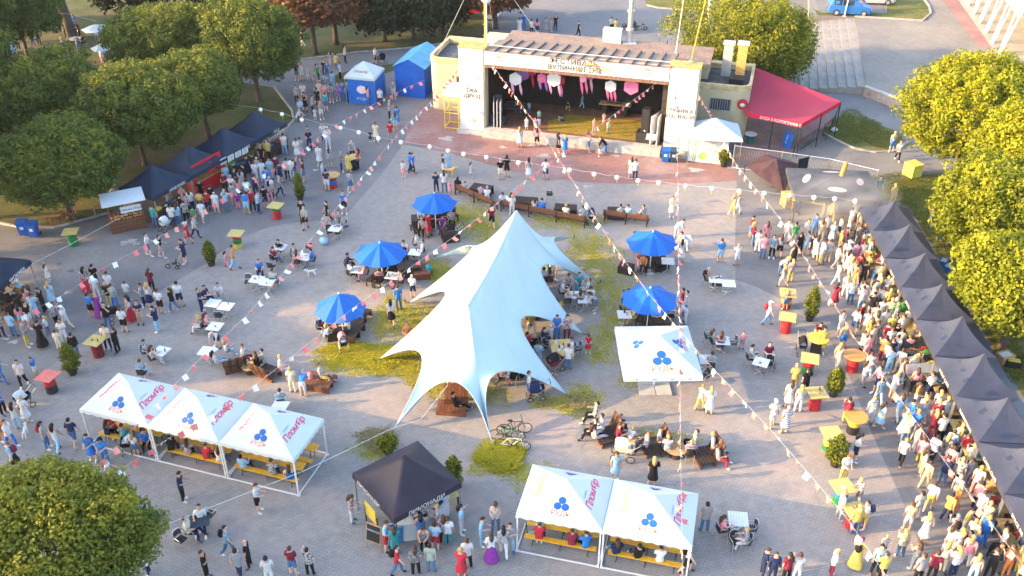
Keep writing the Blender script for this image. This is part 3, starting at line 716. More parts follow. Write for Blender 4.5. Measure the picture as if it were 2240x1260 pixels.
def valance_text(t, txt, sx, sy, side, eave, size, off=0.0, m_=None, **kw):
    z = eave - 0.15
    if side == 'front': o_, r_ = Vector((off, -sy / 2 - 0.035, z)), Vector((1, 0, 0))
    elif side == 'left': o_, r_ = Vector((-sx / 2 - 0.035, off, z)), Vector((0, -1, 0))
    elif side == 'right': o_, r_ = Vector((sx / 2 + 0.035, off, z)), Vector((0, 1, 0))
    return lettering(txt, size, o_, r_, (0, 0, 1), m_ or m_white, t, **kw)

# ---- right row of black stalls
RF = [(1882, 452), (1912, 497), (1938, 550), (1968, 610), (2005, 683), (2044, 762), (2088, 856), (2140, 960), (2198, 1080)]
row = [P(a, b, 2.15) for a, b in RF]
v0, v1 = row[0], row[-1]
rdir = (v1 - v0); rlen = rdir.length / 8; rdir.normalize()          # towards the camera
rang = math.atan2(rdir.y, rdir.x)                                   # local +x along the row
rnorm = Vector((-rdir.y, rdir.x, 0))                                # away from the counters (towards +X)
if rnorm.x < 0: rnorm = -rnorm
ORD = ['farthest', 'second', 'third', 'fourth', 'fifth', 'sixth', 'seventh', 'eighth', 'ninth', 'tenth']
RIGHT_STALLS = []
for k in range(10):
    c = v0 + rdir * (rlen * (k + 0.5)) + rnorm * 1.5
    lb = 'black pop up stall tent, %s from the far end of the long right row' % ORD[k] if k else 'black pop up stall tent at the far end of the long right row'
    t = pop_tent('stall_tent', lb, c, rlen - 0.03, 3.0, rang, 2.15 + 0.03 * math.sin(k * 2.3), 3.55 + 0.06 * math.sin(k * 1.7), m_roof=m_tentrow, group='black stall tents in the right row', wall_back=(k % 3 == 1), sag=0.05, power=1.65)
    RIGHT_STALLS.append((t, c))
    # the counters face local -y or +y depending on the heading
    if k in (2, 3, 5, 6, 7, 8, 9):
        z = 2.15 - 0.15
        sgn = -1 if (Matrix.Rotation(rang, 3, 'Z') @ Vector((0, 1, 0))).dot(rnorm) > 0 else 1
        y = sgn * (1.5 + 0.035)
        txt = {2: 'ТІСТО', 3: 'ВЕЖА', 5: 'WOLF CAFE', 6: 'SUPERSTEAKS', 7: 'CATER CLUB', 8: 'SPACE PIE', 9: 'EMPAYSO'}[k]
        lettering(txt, 0.24, (0.0, y, z), (-sgn, 0, 0), (0, 0, 1), m_white, t, bold=0.01, spacing=1.1)
# ---- left row of black stalls
LF = [P(335, 432, 2.15), P(628, 268, 2.15)]
ldir = (LF[1] - LF[0]); llen = ldir.length / 4; ldir.normalize(); lang = math.atan2(ldir.y, ldir.x)
lnorm = Vector((-ldir.y, ldir.x, 0))
if lnorm.x > 0: lnorm = -lnorm
LEFT_STALLS = []
for k in range(4):
    c = LF[0] + ldir * (llen * (k + 0.5)) + lnorm * 1.55
    lb = ['black stall tent lettered HINKWARI behind the wooden cart', 'black stall tent roofing the red burger booth', 'black stall tent with white menu boards in front, left row', 'black stall tent nearest the ice cream booth in the left row'][k]
    t = pop_tent('stall_tent', lb, c, llen - 0.03, 3.1, lang, 2.15, 3.45, group='black stall tents in the left row', sag=0.08, power=1.3)
    LEFT_STALLS.append((t, c))
    y = -1.55 - 0.035 if (Matrix.Rotation(lang, 3, 'Z') @ Vector((0, 1, 0))).dot(lnorm) > 0 else 1.585
    r_ = (1, 0, 0) if y < 0 else (-1, 0, 0)
    if k in (0, 2, 3): lettering(['HINKWARI', '', 'PASZE', 'APLZ'][k], 0.30, (0.4, y, 2.0), r_, (0, 0, 1), m_white, t, bold=0.008)
# ---- black stall at the left edge
c, sx, sy, an = rect_from(P(-70, 690, 2.15), P(52, 583, 2.15), P(-20, 545, 2.15))
t = pop_tent('stall_tent', 'black stall tent lettered WOKMER at the left edge of the plaza', c, sx, 3.0, an, 2.15, 3.4)
valance_text(t, 'WOKMER', sx, 3.0, 'front', 2.15, 0.34, sx * 0.22, bold=0.01)
WOK = (t, c, sx, an)
# ---- lemonade stall
c, sx, sy, an = rect_from(P(852, 1142, 2.15), P(1000, 1062, 2.15), P(922, 958, 2.15))
LEM = (c, 3.2, 3.2, an)
t = pop_tent('lemonade_tent', 'square black tent lettered ЛИМОНАДИ at the lemonade stall', c, 3.35, 3.35, an, 2.15, 3.45, m_tentlem, sag=0.08, power=1.45)
valance_text(t, 'ЛИМОНАДИ', 3.35, 3.35, 'front', 2.15, 0.30, -0.1, bold=0.008)
valance_text(t, 'ЛИМОНАДИ', 3.35, 3.35, 'left', 2.15, 0.30, 0.3, bold=0.008)

# ---- white printed canopies
def slope_frame(t, sx, sy, eave, peak, side):
    """origin, right and up of a roof slope seen from outside"""
    if side == 'front': mid, r_ = Vector((0, -sy / 2, eave)), Vector((1, 0, 0))
    elif side == 'back': mid, r_ = Vector((0, sy / 2, eave)), Vector((-1, 0, 0))
    elif side == 'right': mid, r_ = Vector((sx / 2, 0, eave)), Vector((0, 1, 0))
    else: mid, r_ = Vector((-sx / 2, 0, eave)), Vector((0, -1, 0))
    u_ = (Vector((0, 0, peak)) - mid); L = u_.length; return mid, r_, u_.normalized(), L
def rud_logo(t, sx, sy, eave, peak, side, s=1.0, up_at=0.36, mt=None):
    mid, r_, u_, L = slope_frame(t, sx, sy, eave, peak, side); n_ = r_.cross(u_)
    o_ = mid + u_ * (L * up_at)
    mb = MB()
    for dx, dy in ((-0.19, 0.28), (0.19, 0.28), (0.0, 0.58)):
        ce = o_ + r_ * dx * s + u_ * dy * s + n_ * 0.008
        ring = [ce + r_ * (0.185 * s * math.cos(k * math.pi / 12)) + u_ * (0.175 * s * math.sin(k * math.pi / 12)) for k in range(24)]
        mb.add(ring, [tuple(range(24))])
    mb.obj('logo_circles', m_blueprint, t)
    lettering('РУДЬ', 0.34 * s, o_ + u_ * (-0.06 * s), r_, u_, mt or m_orangeprint, t, bold=0.012)
def plombir(t, sx, sy, eave, peak, side, s=1.0, m_=None, up_at=0.42, small=True):
    mid, r_, u_, L = slope_frame(t, sx, sy, eave, peak, side)
    o_ = mid + u_ * (L * up_at)
    lettering('Пломбір', 0.56 * s, o_, r_, u_, m_ or m_redprint, t, shear=0.3, bold=0.018, spacing=0.92)
    if small: lettering('ЕСКІМОС', 0.13 * s, o_ + u_ * 0.38 * s + r_ * (-0.2), r_, u_, m_blueprint, t)
def white_canopy(label, fl, fr, br, group, front_logo='rud', last=False):
    c, sx, sy, an = rect_from(fl, fr, br)
    e, pk = 2.2, 3.15
    t = pop_tent('white_canopy', label, c, sx - 0.02, sy, an, e, pk, m_tentwht, 0.22, 1.0, group, wavy=0.07, sag=0.0, m_leg=m_white)
    rud_logo(t, sx, sy, e, pk, 'front', 0.85, 0.22)
    rud_logo(t, sx, sy, e, pk, 'back', 0.6, 0.25)
    plombir(t, sx, sy, e, pk, 'right', 0.78, up_at=0.38)
    plombir(t, sx, sy, e, pk, 'left', 0.70, m_=m_redprint if 'row of three' in label else m_goldprint, up_at=0.40, small=False)
    # ground rail of the frame
    mb = MB()
    for y in (-sy / 2, sy / 2): mb.box((0, y * 1.0, 0.04), (sx - 0.1, 0.05, 0.05))
    for x in (-sx / 2 + 0.05, sx / 2 - 0.05): mb.box((x, 0, 0.05), (0.05, sy - 0.1, 0.05))
    mb.obj('ground_rail', m_white, t)
    return t, c, sx, sy, an
A_, B_, C_ = P(173, 895, 2.2), P(642, 1006, 2.2), P(700, 914, 2.2)
u = (B_ - A_); w = Vector((-u.y, u.x, 0)).normalized() * (C_ - B_).length
TRIO = []
for k, nm in enumerate(('left', 'middle', 'right')):
    lb = 'white РУДЬ canopy, %s one in the row of three' % nm
    TRIO.append(white_canopy(lb, A_ + u * (k / 3), A_ + u * ((k + 1) / 3), A_ + u * ((k + 1) / 3) + w, 'white printed canopies over yellow benches'))
A_, B_, C_ = P(1128, 1124, 2.2), P(1514, 1197, 2.2), P(1526, 1084, 2.2)
u = (B_ - A_); w = Vector((-u.y, u.x, 0)).normalized() * 3.0
PAIR = []
for k, nm in enumerate(('left', 'right')):
    lb = 'white РУДЬ canopy with gold lettering, %s one of the pair' % nm
    PAIR.append(white_canopy(lb, A_ + u * (k / 2), A_ + u * ((k + 1) / 2), A_ + u * ((k + 1) / 2) + w, 'white printed canopies over yellow benches'))
# single square promotional canopy
c, sx, sy, an = rect_from(P(1367, 826, 2.3), P(1540, 829, 2.3), P(1504, 712, 2.3))
t = pop_tent('white_canopy', 'single square white РУДЬ canopy beside the blue parasol', c, sx, sy * 0.95, 0.02, 2.3, 3.25, m_tentwht, 0.26, 1.0, None, legs=False, sag=0.0)
sy *= 0.95
rud_logo(t, sx, sy, 2.3, 3.25, 'front', 1.25, 0.22); rud_logo(t, sx, sy, 2.3, 3.25, 'left', 0.9, 0.3, m_goldprint); rud_logo(t, sx, sy, 2.3, 3.25, 'right', 0.95, 0.3, m_redprint)
mb = MB(); mb.cyl((0, 0, 0), (0, 0, 3.2), 0.05, n=8); mb.obj('mast', m_white, t)
mb = MB()
for a in (-1, 1):
    for b in (-1, 1): mb.tube([(0, 0, 3.0), (a * (sx / 2 - 0.05), b * (sy / 2 - 0.05), 2.27)], 0.02, 5)
mb.obj('ribs', m_white, t)
mb = MB()
for a in (-1, 1):
    for b in (-1, 1): mb.box((a * 0.42, b * 0.42, 0.05), (0.8, 0.8, 0.1))
mb.obj('base_slabs', m_concrete, t)
for k in range(4):
    lettering('№1', 0.13, (-1.3 + k * 0.87, -sy / 2 - 0.03, 2.15), (1, 0, 0), (0, 0, 1), m_blueprint, t)
SINGLE = (c, sx, sy)

# ---- small white tent beside the right pillar
c, sx, sy, an = rect_from(P(1510, 303, 2.3), P(1614, 307, 2.3), P(1612, 258, 2.3))
c = P(1562, 285, 2.3)
pop_tent('white_tent', 'plain white tent between the right stage pillar and red awning', c, 3.9, 3.0, ST_ANG * 0.3, 2.3, 3.3, m_tentwht, 0.22, 1.1, sag=0.03)
# ---- ice cream booth
c = P(797, 158, 2.4); bx, by = 2.7, 2.7; ba = R(-12)
t = pop_tent('ice_cream_booth', 'white roofed ice cream booth lettered Пломбір with blue sides', c, bx, by, ba, 2.4, 3.4, m_tentwht, 0.2, 1.0, sag=0.0)
m_booth = mat('blue_booth_panel', (0.012, 0.13, 0.50), 0.5, 0.1, 3)
plombir(t, bx, by, 2.4, 3.4, 'front', 0.62, mat('brown_print', (0.30, 0.10, 0.06), 0.6), 0.35, small=False)
rud_logo(t, bx, by, 2.4, 3.4, 'left', 0.5, 0.3)
mb = MB(); mb.box((0.1, -by / 2 + 0.04, 1.08), (bx - 0.3, 0.06, 2.1)); bp = mb.obj('front_panel', m_booth, t)
mb = MB(); mb.box((bx / 2 - 0.04, 0, 1.08), (0.06, by - 0.2, 2.1)); mb.obj('side_panel', m_booth, t)
mb = MB(); mb.box((-bx / 2 + 0.04, 0, 0.5), (0.06, by - 0.2, 1.0)); mb.obj('counter_panel', m_booth, t)
mb = MB(); mb.ball((0.15, -by / 2 - 0.01, 1.35), 0.5, 16, 8, sc=(0.9, 0.04, 0.72)); mb.obj('ice_cream_print', m_lp if False else mat('cream_print', (0.75, 0.62, 0.62), 0.6), bp)
lettering('РУДЬ', 0.32, (0.1, -by / 2 - 0.05, 0.55), (1, 0, 0), (0, 0, 1), m_white, bp)
fz = thing('ice_cream_freezer', 'tall blue ice cream freezer standing left of the booth panel', 'freezer', P(787, 212), R(-12))
mb = MB(); mb.box((0, 0, 0.85), (0.62, 0.6, 1.7)); mb.obj('cabinet', m_booth, fz); mb = MB(); mb.box((0, -0.305, 0.95), (0.5, 0.012, 1.35)); mb.obj('door', mat('freezer_glass', (0.18, 0.42, 0.62), 0.2), fz)
lettering('Морозиво', 0.13, (0, -0.315, 1.5), (1, 0, 0), (0, 0, 1), m_white, fz)
# ---- closed blue tent next to it
bl = thing('blue_tent', 'closed blue tent with pitched light blue roof beside the stage', 'tent', P(903, 208), ST_ANG)
m_tb = mat('blue_tarp', (0.012, 0.10, 0.47), 0.5, 0.15, 1.6); m_tl = mat('light_blue_tarp', (0.10, 0.34, 0.60), 0.5, 0.15, 1.6)
mb = MB(); mb.box((0, 1.8, 1.35), (2.7, 4.6, 2.7)); mb.obj('walls', m_tb, bl)
for sgn in (-1, 1):
    mb = MB(); v = [(sgn * 1.5, -0.6, 2.65), (sgn * 1.5, 4.2, 2.65), (0, 4.2, 3.4), (0, -0.6, 3.4)]; mb.add(v + [(a, b, z_ + 0.04) for a, b, z_ in v], [(0, 1, 2, 3), (7, 6, 5, 4), (0, 4, 5, 1), (1, 5, 6, 2), (2, 6, 7, 3), (3, 7, 4, 0)]); mb.obj('roof_slope', m_tl, bl)
mb = MB(); mb.add([(-1.36, -0.52, 2.68), (1.36, -0.52, 2.68), (0, -0.52, 3.36), (-1.36, -0.50, 2.68), (1.36, -0.50, 2.68), (0, -0.50, 3.36)], [(0, 1, 2), (5, 4, 3)]); mb.obj('gable', m_tb, bl)
# ---- red café awning
m_red = mat('red_awning', (0.36, 0.03, 0.062), 0.6, 0.08, 0.6)
RA = [P(1632, 245, 2.7), P(1755, 270, 2.75), P(1840, 222, 3.0), P(1622, 135, 4.1)]
ro = RA[0].copy(); ro.z = 0
aw = thing('cafe_awning', 'large red fabric awning of the cafe beside the stage', 'awning', ro)
mb = MB(); n_ = 14; vs_ = []; fs = []
for j in range(n_ + 1):
    for i in range(n_ + 1):
        u, v = i / n_, j / n_
        q = RA[0] * (1 - u) * (1 - v) + RA[1] * u * (1 - v) + RA[2] * u * v + RA[3] * (1 - u) * v
        q.z -= 0.22 * math.sin(math.pi * u) * math.sin(math.pi * v)
        vs_.append(q - ro)
for j in range(n_):
    for i in range(n_): a = j * (n_ + 1) + i; fs.append((a, a + 1, a + n_ + 2, a + n_ + 1))
mb.add(vs_, fs); mb.obj('fabric', m_red, aw, smooth=True)
mb = MB()
for a, b in ((RA[0], RA[1]), (RA[1], RA[2]), (RA[2], RA[3])):
    q = [a - ro, b - ro, b - ro - Vector((0, 0, 0.35)), a - ro - Vector((0, 0, 0.35))]; mb.add(q, [(0, 1, 2, 3)])
mb.obj('valance', mat('red_valance', (0.62, 0.015, 0.06), 0.6, 0.08, 2), aw)
d = (RA[1] - RA[0]).normalized(); nrm = Vector((d.y, -d.x, 0)).normalized()
lettering('БУДЬ ЕКОЛОГІЧНИМ', 0.30, RA[0] - ro + (RA[1] - RA[0]) * 0.62 + nrm * 0.02 - Vector((0, 0, 0.2)), d, (0, 0, 1), m_white, aw, bold=0.01)
for q in (RA[1], RA[2], RA[0] * 0.5 + RA[1] * 0.5, RA[1] * 0.5 + RA[2] * 0.5, RA[0] * 0.06 + RA[1] * 0.94):
    mb = MB(); mb.cyl((q.x - ro.x, q.y - ro.y, 0), (q.x - ro.x, q.y - ro.y, q.z - 0.05), 0.045, n=6); mb.obj('post', m_darkmetal, aw)
q = RA[2] - ro; mb = MB(); mb.cyl((q.x - 0.9, q.y - 0.6, 0), (q.x, q.y, q.z - 0.1), 0.04, n=6); mb.obj('brace', m_darkmetal, aw)

# ---- white star shaped stretch tent with two masts
SZ = 2.35
tips = [P(x, y, 0.12) for x, y in ((1252, 521), (1305, 619), (1273, 729), (1238, 861), (1078, 973), (860, 941), (832, 784), (897, 661), (955, 563))]
mids = [P(x, y, z) for x, y, z in ((1203, 560, 2.5), (1150, 693, 2.3), (1092, 810, 2.2), (990, 834, 2.3), (924, 780, 2.2), (972, 650, 2.4), (1032, 545, 2.5))]
mids = [P(1214, 532, 2.5), P(1184, 585, 2.4), P(1140, 700, 2.3), P(1083, 818, 2.2), P(990, 834, 2.3), P(923, 781, 2.2), P(973, 648, 2.4), P(1032, 545, 2.5)]
mids.append(Vector((0.0, 50.5, 1.9)))     # far edge, behind the peak
pk1, pk2 = P(1130, 460, 5.3), P(1024, 666, 5.3)
star = thing('stretch_tent', 'large white star shaped stretch tent in the middle of the plaza', 'tent', ((pk1.x + pk2.x) / 2, (pk1.y + pk2.y) / 2, 0))
so = Vector(star.location)
outline = []
NB = 22
for i in range(9):
    a, b, m_ = tips[i], tips[(i + 1) % 9], mids[i] if i < 8 else mids[8]
    cpt = m_ * 2 - (a + b) * 0.5
    for k in range(NB):
        t_ = k / NB
        # linger near the middle so that the arms get slender
        tt = t_
        # cusp-like scallop: rational quadratic with a heavy middle weight
        wq = 1.2
        den = (1 - tt) ** 2 + 2 * wq * tt * (1 - tt) + tt ** 2
        # control point so that t = .5 passes through the middle
        cq = (m_ * (2 + 2 * wq) - a - b) / (2 * wq)
        outline.append((a * (1 - tt) ** 2 + cq * (2 * wq * tt * (1 - tt)) + b * tt ** 2) / den)
NO = len(outline); NR = 16
ax = pk2 - pk1; axl = ax.length; axd = ax.normalized()
def ridge_pt(q):
    t_ = max(0.0, min(1.0, (q - pk1).dot(axd) / axl))
    p = pk1 + ax * t_; p.z -= 0.35 * math.sin(math.pi * t_); return p
grid = np.zeros((NR + 1, NO, 3))
for k, q in enumerate(outline):
    rp = ridge_pt(q)
    for r_ in range(NR + 1):
        f_ = r_ / NR
        grid[r_, k] = rp * (1 - f_) + q * f_
zz_ = grid[:, :, 2].copy()
for r_ in range(NR + 1):
    f_ = r_ / NR; grid[r_, :, 2] = zz_[NR] + (zz_[0] - zz_[NR]) * (1 - f_) ** 1.75
for it in range(4):
    g = grid.copy()
    grid[1:-1] = 0.25 * (g[:-2] + g[2:] + np.roll(g, 1, 1)[1:-1] + np.roll(g, -1, 1)[1:-1])
mb = MB(); vs_ = [Vector(grid[r_, k]) - so for r_ in range(NR + 1) for k in range(NO)]
fs = [(r_ * NO + k, (r_ + 1) * NO + k, (r_ + 1) * NO + (k + 1) % NO, r_ * NO + (k + 1) % NO) for r_ in range(NR) for k in range(NO)]
mb.add(vs_, fs)
so_mesh = mb.obj('membrane', mat('stretch_fabric', (0.43, 0.56, 0.60), 0.55, 0.03, 0.8), star, smooth=True)
md = so_mesh.modifiers.new('thickness', 'SOLIDIFY'); md.thickness = 0.012
mb = MB(); mb.tube([q - so + Vector((0, 0, .004)) for q in outline] + [outline[0] - so], 0.022, 5); mb.obj('edge_webbing', mat('webbing', (0.40, 0.50, 0.54), 0.7), star)
for i in range(9):
    for kk in (0, NB // 2):
        k = i * NB + kk
        mb = MB(); mb.tube([Vector(grid[r_, k]) - so + Vector((0, 0, .008)) for r_ in range(NR + 1)], 0.014, 4); mb.obj('seam', MATS['webbing'], star)
for q in (pk1, pk2):
    mb = MB(); mb.cyl((q.x - so.x, q.y - so.y, 0), (q.x - so.x, q.y - so.y, q.z - 0.03), 0.06, n=10); mb.lathe([(0.32, 0), (0.3, 0.03), (0.07, 0.06)], 14, (q.x - so.x, q.y - so.y, 0)); mb.obj('mast', m_metal, star)
for q in tips:
    dd = Vector((q.x - so.x, q.y - so.y, 0)).normalized()
    e = q + dd * 0.35; e.z = 0
    mb = MB(); mb.tube([q - so, e - so], 0.02, 5); mb.cyl(e - so, e - so + Vector((0, 0, 0.22)), 0.025, n=6); mb.obj('anchor_strap', m_darkmetal, star)

# ---- blue parasols
m_parasol = mat('blue_parasol', (0.006, 0.105, 0.43), 0.6, 0.06, 1.2)
def parasol(label, px, py, zc, r, rot, tilt=0.0, scallop=0.92, ph=0.72):
    q = P(px, py, zc + ph * 0.6)
    t = thing('parasol', label, 'parasol', (q.x, q.y, 0), rot, 'blue parasols')
    mb = MB(); n_ = 8; apex = (0, 0, zc + ph); ring = []; rings = []
    K = 6; SUB = 4
    vs_ = [apex]; fs = []
    for j in range(1, K + 1):
        f_ = j / K
        for k in range(n_ * SUB):
            a = 2 * math.pi * k / (n_ * SUB); s = (k % SUB) / SUB
            edge = 1 - (1 - math.cos(math.pi / n_)) * (1 - abs(2 * s - 1)) * 1.5
            z = zc + ph * (1 - f_ ** 1.15) - 0.07 * math.sin(math.pi * s) * f_
            vs_.append((r * f_ * edge * math.cos(a), r * f_ * edge * math.sin(a), z + tilt * r * f_ * math.cos(a)))
    N_ = n_ * SUB
    for k in range(N_): fs.append((0, 1 + k, 1 + (k + 1) % N_))
    for j in range(K - 1):
        for k in range(N_): fs.append((1 + j * N_ + k, 1 + (j + 1) * N_ + k, 1 + (j + 1) * N_ + (k + 1) % N_, 1 + j * N_ + (k + 1) % N_))
    mb.add(vs_, fs); cn = mb.obj('canopy', m_parasol, t)
    for k in range(n_):
        a = 2 * math.pi * k / n_; mb = MB(); mb.tube([(0, 0, zc + ph - 0.06), (r * 0.97 * math.cos(a), r * 0.97 * math.sin(a), zc - 0.03 + tilt * r * math.cos(a))], 0.014, 4); mb.obj('rib', m_white, t)
    mb = MB(); mb.cyl((0, 0, 0), (0, 0, zc + ph + 0.05), 0.03, n=8); mb.ball((0, 0, zc + ph + 0.06), 0.05, 8, 5); mb.obj('pole', m_white, t)
    mb = MB(); mb.lathe([(0.34, 0.0), (0.34, 0.06), (0.08, 0.12), (0.05, 0.3)], 14); mb.obj('base', m_concrete, t)
parasol('blue parasol above the dark bench group behind the stretch tent', 950, 432, 2.15, 1.5, 0.2)
parasol('blue parasol shading the diners at the long back to back bench', 831, 541, 2.15, 1.62, 0.1)
parasol('blue parasol with drooping points beside the sunlit yellow grass', 742, 656, 2.1, 1.45, 0.35, ph=0.95)
parasol('blue parasol farthest right, near the couple bending over a table', 1428, 517, 2.15, 1.62, 0.55)
parasol('blue parasol overlapping the single white square canopy', 1422, 640, 2.15, 1.60, 0.3)
# two white parasols on the far lawn
def white_parasol(label, px, py, r):
    q = P(px, py, 2.2); t = thing('parasol', label, 'parasol', (q.x, q.y, 0), 0.2, 'white parasols on the far lawn')
    mb = MB(); v = [(0, 0, 2.55)] + [(r * math.cos(k * math.pi / 3), r * math.sin(k * math.pi / 3), 2.1) for k in range(6)]; mb.add(v, [(0, 1 + k, 1 + (k + 1) % 6) for k in range(6)]); mb.obj('canopy', m_tentwht, t)
    mb = MB(); mb.cyl((0, 0, 0), (0, 0, 2.5), 0.03, n=6); mb.obj('pole', m_metal, t)
white_parasol('white parasol on the far lawn beside the leaning tree trunk', 209, 61, 1.4)
white_parasol('white parasol on the far lawn, closer to the round green trees', 227, 102, 1.25)
# small dark canopy of the far lawn stall
pop_tent('stall_tent', 'dark canopy stall on the far lawn at the left edge', P(25, 52, 2.3), 3.6, 3.0, R(10), 2.2, 3.1, m_tentblk, 0.3)
# ================================================================== TREES AND PLANTS
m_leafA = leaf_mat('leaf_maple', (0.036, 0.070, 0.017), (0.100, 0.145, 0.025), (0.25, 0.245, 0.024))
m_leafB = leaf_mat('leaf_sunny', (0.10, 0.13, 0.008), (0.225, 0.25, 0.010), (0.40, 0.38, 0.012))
m_leafC = leaf_mat('leaf_autumn', (0.08, 0.035, 0.018), (0.15, 0.060, 0.028), (0.20, 0.13, 0.04))
m_leafD = leaf_mat('leaf_conifer', (0.010, 0.020, 0.010), (0.020, 0.036, 0.014), (0.045, 0.055, 0.016))
m_leafW = leaf_mat('leaf_willow', (0.065, 0.09, 0.010), (0.165, 0.19, 0.014), (0.33, 0.31, 0.018))
m_leafT = leaf_mat('leaf_thuja', (0.035, 0.06, 0.008), (0.11, 0.14, 0.012), (0.27, 0.26, 0.016))
m_leafE = leaf_mat('leaf_lime_green', (0.07, 0.10, 0.008), (0.175, 0.21, 0.012), (0.34, 0.33, 0.014))
m_bark = mat('bark', (0.075, 0.058, 0.050), 0.9, 0.35, 6, bump=0.6)
def leaf_cloud(name, centers, crad, per, size, tone_c, rng, material, squash=1.0, droop=0.0, sizevar=0.4, inner=None):
    """many small leaf quads gathered in clumps; every leaf has its own tone"""
    C = np.repeat(centers, per, axis=0); T = np.repeat(tone_c, per)
    N = len(C)
    d = rng.normal(size=(N, 3)); d /= np.linalg.norm(d, axis=1)[:, None]
    rad = np.repeat(crad, per) * rng.uniform(0.45, 1.0, N) ** 0.6
    off = d * rad[:, None]; off[:, 2] *= squash
    pos = C + off
    if droop: pos[:, 2] -= droop * rng.uniform(0, 1, N) ** 2
    nrm = d + rng.normal(size=(N, 3)) * 0.55 + np.array([0, 0, 0.35]); nrm /= np.linalg.norm(nrm, axis=1)[:, None]
    ref = rng.normal(size=(N, 3)); t1 = np.cross(nrm, ref); t1 /= np.linalg.norm(t1, axis=1)[:, None] + 1e-9
    t2 = np.cross(nrm, t1)
    s = size * rng.uniform(1 - sizevar, 1 + sizevar, N)[:, None]
    a, b = t1 * s, t2 * s * 0.72
    bend = nrm * s * 0.25
    V = np.stack([pos - a, pos - b * 0.9 + bend, pos + a, pos + b + bend], 1).reshape(-1, 3)
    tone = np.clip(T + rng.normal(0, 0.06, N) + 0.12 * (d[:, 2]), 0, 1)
    return V, tone
def mesh_quads(name, V, tone, material):
    n_ = len(V) // 4
    me = bpy.data.meshes.new(name); me.vertices.add(n_ * 4); me.vertices.foreach_set('co', V.astype(np.float32).ravel())
    me.loops.add(n_ * 4); me.loops.foreach_set('vertex_index', np.arange(n_ * 4, dtype=np.int32))
    me.polygons.add(n_); me.polygons.foreach_set('loop_start', np.arange(0, n_ * 4, 4, dtype=np.int32))
    at = me.attributes.new('tone', 'FLOAT', 'POINT'); at.data.foreach_set('value', np.repeat(tone, 4).astype(np.float32))
    me.materials.append(material); me.update(calc_edges=True); me.validate()
    return me
TRI_COUNT = 0
def crown_mesh(name, rx, ry, rz, seed, material, clumps=420, per=34, crad=0.62, size=0.17, low=-0.55, tone0=0.45, lobes=7, droop=0.0, squash=0.85):
    rng = np.random.default_rng(seed)
    # lobed ellipsoid
    ld = rng.normal(size=(lobes, 3)); ld /= np.linalg.norm(ld, axis=1)[:, None]; ld[:, 2] = np.abs(ld[:, 2]) * 0.8 - 0.1
    lw = rng.uniform(0.06, 0.26, lobes)
    d = rng.normal(size=(clumps * 3, 3)); d /= np.linalg.norm(d, axis=1)[:, None]
    d = d[d[:, 2] > low][:clumps]; M_ = len(d)
    rr = 0.77 + sum(lw[k] * np.clip((d @ ld[k] - 0.55) / 0.45, 0, 1) for k in range(lobes)) + rng.normal(0, 0.06, M_)
    depth = np.where(rng.uniform(size=M_) < 0.72, rng.uniform(0.88, 1.0, M_), rng.uniform(0.5, 0.88, M_))
    c = d * (rr * depth)[:, None] * np.array([rx, ry, rz])
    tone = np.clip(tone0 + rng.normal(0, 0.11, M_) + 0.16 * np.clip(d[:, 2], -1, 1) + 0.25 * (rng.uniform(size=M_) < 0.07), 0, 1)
    cr = crad * rng.uniform(0.7, 1.25, M_)
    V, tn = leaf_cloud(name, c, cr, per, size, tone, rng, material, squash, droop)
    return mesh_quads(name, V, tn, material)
def trunk_mb(h, r, crown_h, crown_r, seed, lean=(0, 0)):
    rr = random.Random(seed); mb = MB()
    top = Vector((lean[0], lean[1], h))
    mb.tube([(0, 0, -0.05), (0.02, 0.0, 0.25), (lean[0] * 0.5 + rr.uniform(-.06, .06), lean[1] * 0.5, h * 0.5), top], [r * 1.5, r * 1.05, r * 0.85, r * 0.7], 9)
    for k in range(7):
        a = k * 2 * math.pi / 7 + rr.uniform(-0.3, 0.3); L = crown_r * rr.uniform(0.55, 0.8)
        s = Vector((lean[0], lean[1], h * rr.uniform(0.72, 1.0)))
        e = top + Vector((L * math.cos(a), L * math.sin(a), crown_h * rr.uniform(0.5, 1.1)))
        m1 = (s + e) / 2 + Vector((0, 0, 0.3))
        mb.tube([s, m1, e], [r * 0.5, r * 0.3, r * 0.08], 6)
    mb.tube([top, top + Vector((0.1, 0.1, crown_h * 1.4))], [r * 0.7, r * 0.1], 6)
    return mb
CROWNS = {}
def tree(name, label, base, rx, rz, cz, kind='maple', seed=1, group=None, ry=None, trunk_r=0.2, lean=(0, 0), share=None, rot=0.0, clumps=None):
    t = thing(name, label, 'tree', (base.x, base.y, 0), rot, group)
    ry = ry or rx
    th = max(0.8, cz - rz * 0.55)
    trunk_mb(th, trunk_r, rz, rx, seed, lean).obj('trunk', m_bark, t, smooth=True)
    key = share or (name, seed)
    if key not in CROWNS:
        area = rx * ry + rz * (rx + ry) * 0.8
        n_ = clumps or int(30 * area * (1.0 if kind != 'conifer' else 0.9))
        kw = dict(maple=(m_leafA, 84, 0.55, 0.090, 0.42), sunny=(m_leafB, 84, 0.55, 0.092, 0.46), autumn=(m_leafC, 26, 0.75, 0.18, 0.45), conifer=(m_leafD, 26, 0.8, 0.19, 0.4), lime=(m_leafE, 84, 0.55, 0.092, 0.46), near=(m_leafA, 130, 0.50, 0.066, 0.64), willow=(m_leafW, 80, 0.66, 0.095, 0.45))[kind]
        n_ = max(180, min(n_, 760))
        CROWNS[key] = crown_mesh('crown', rx, ry, rz, seed, kw[0], n_, kw[1], kw[2], kw[3], tone0=kw[4], low=-0.6 if kind != 'willow' else -0.85, droop=1.4 if kind == 'willow' else (0.8 if kind == 'conifer' else 0.15), squash=0.85 if kind != 'willow' else 1.2)
    place(CROWNS[key], 'crown', t, (lean[0], lean[1], cz))
    return t
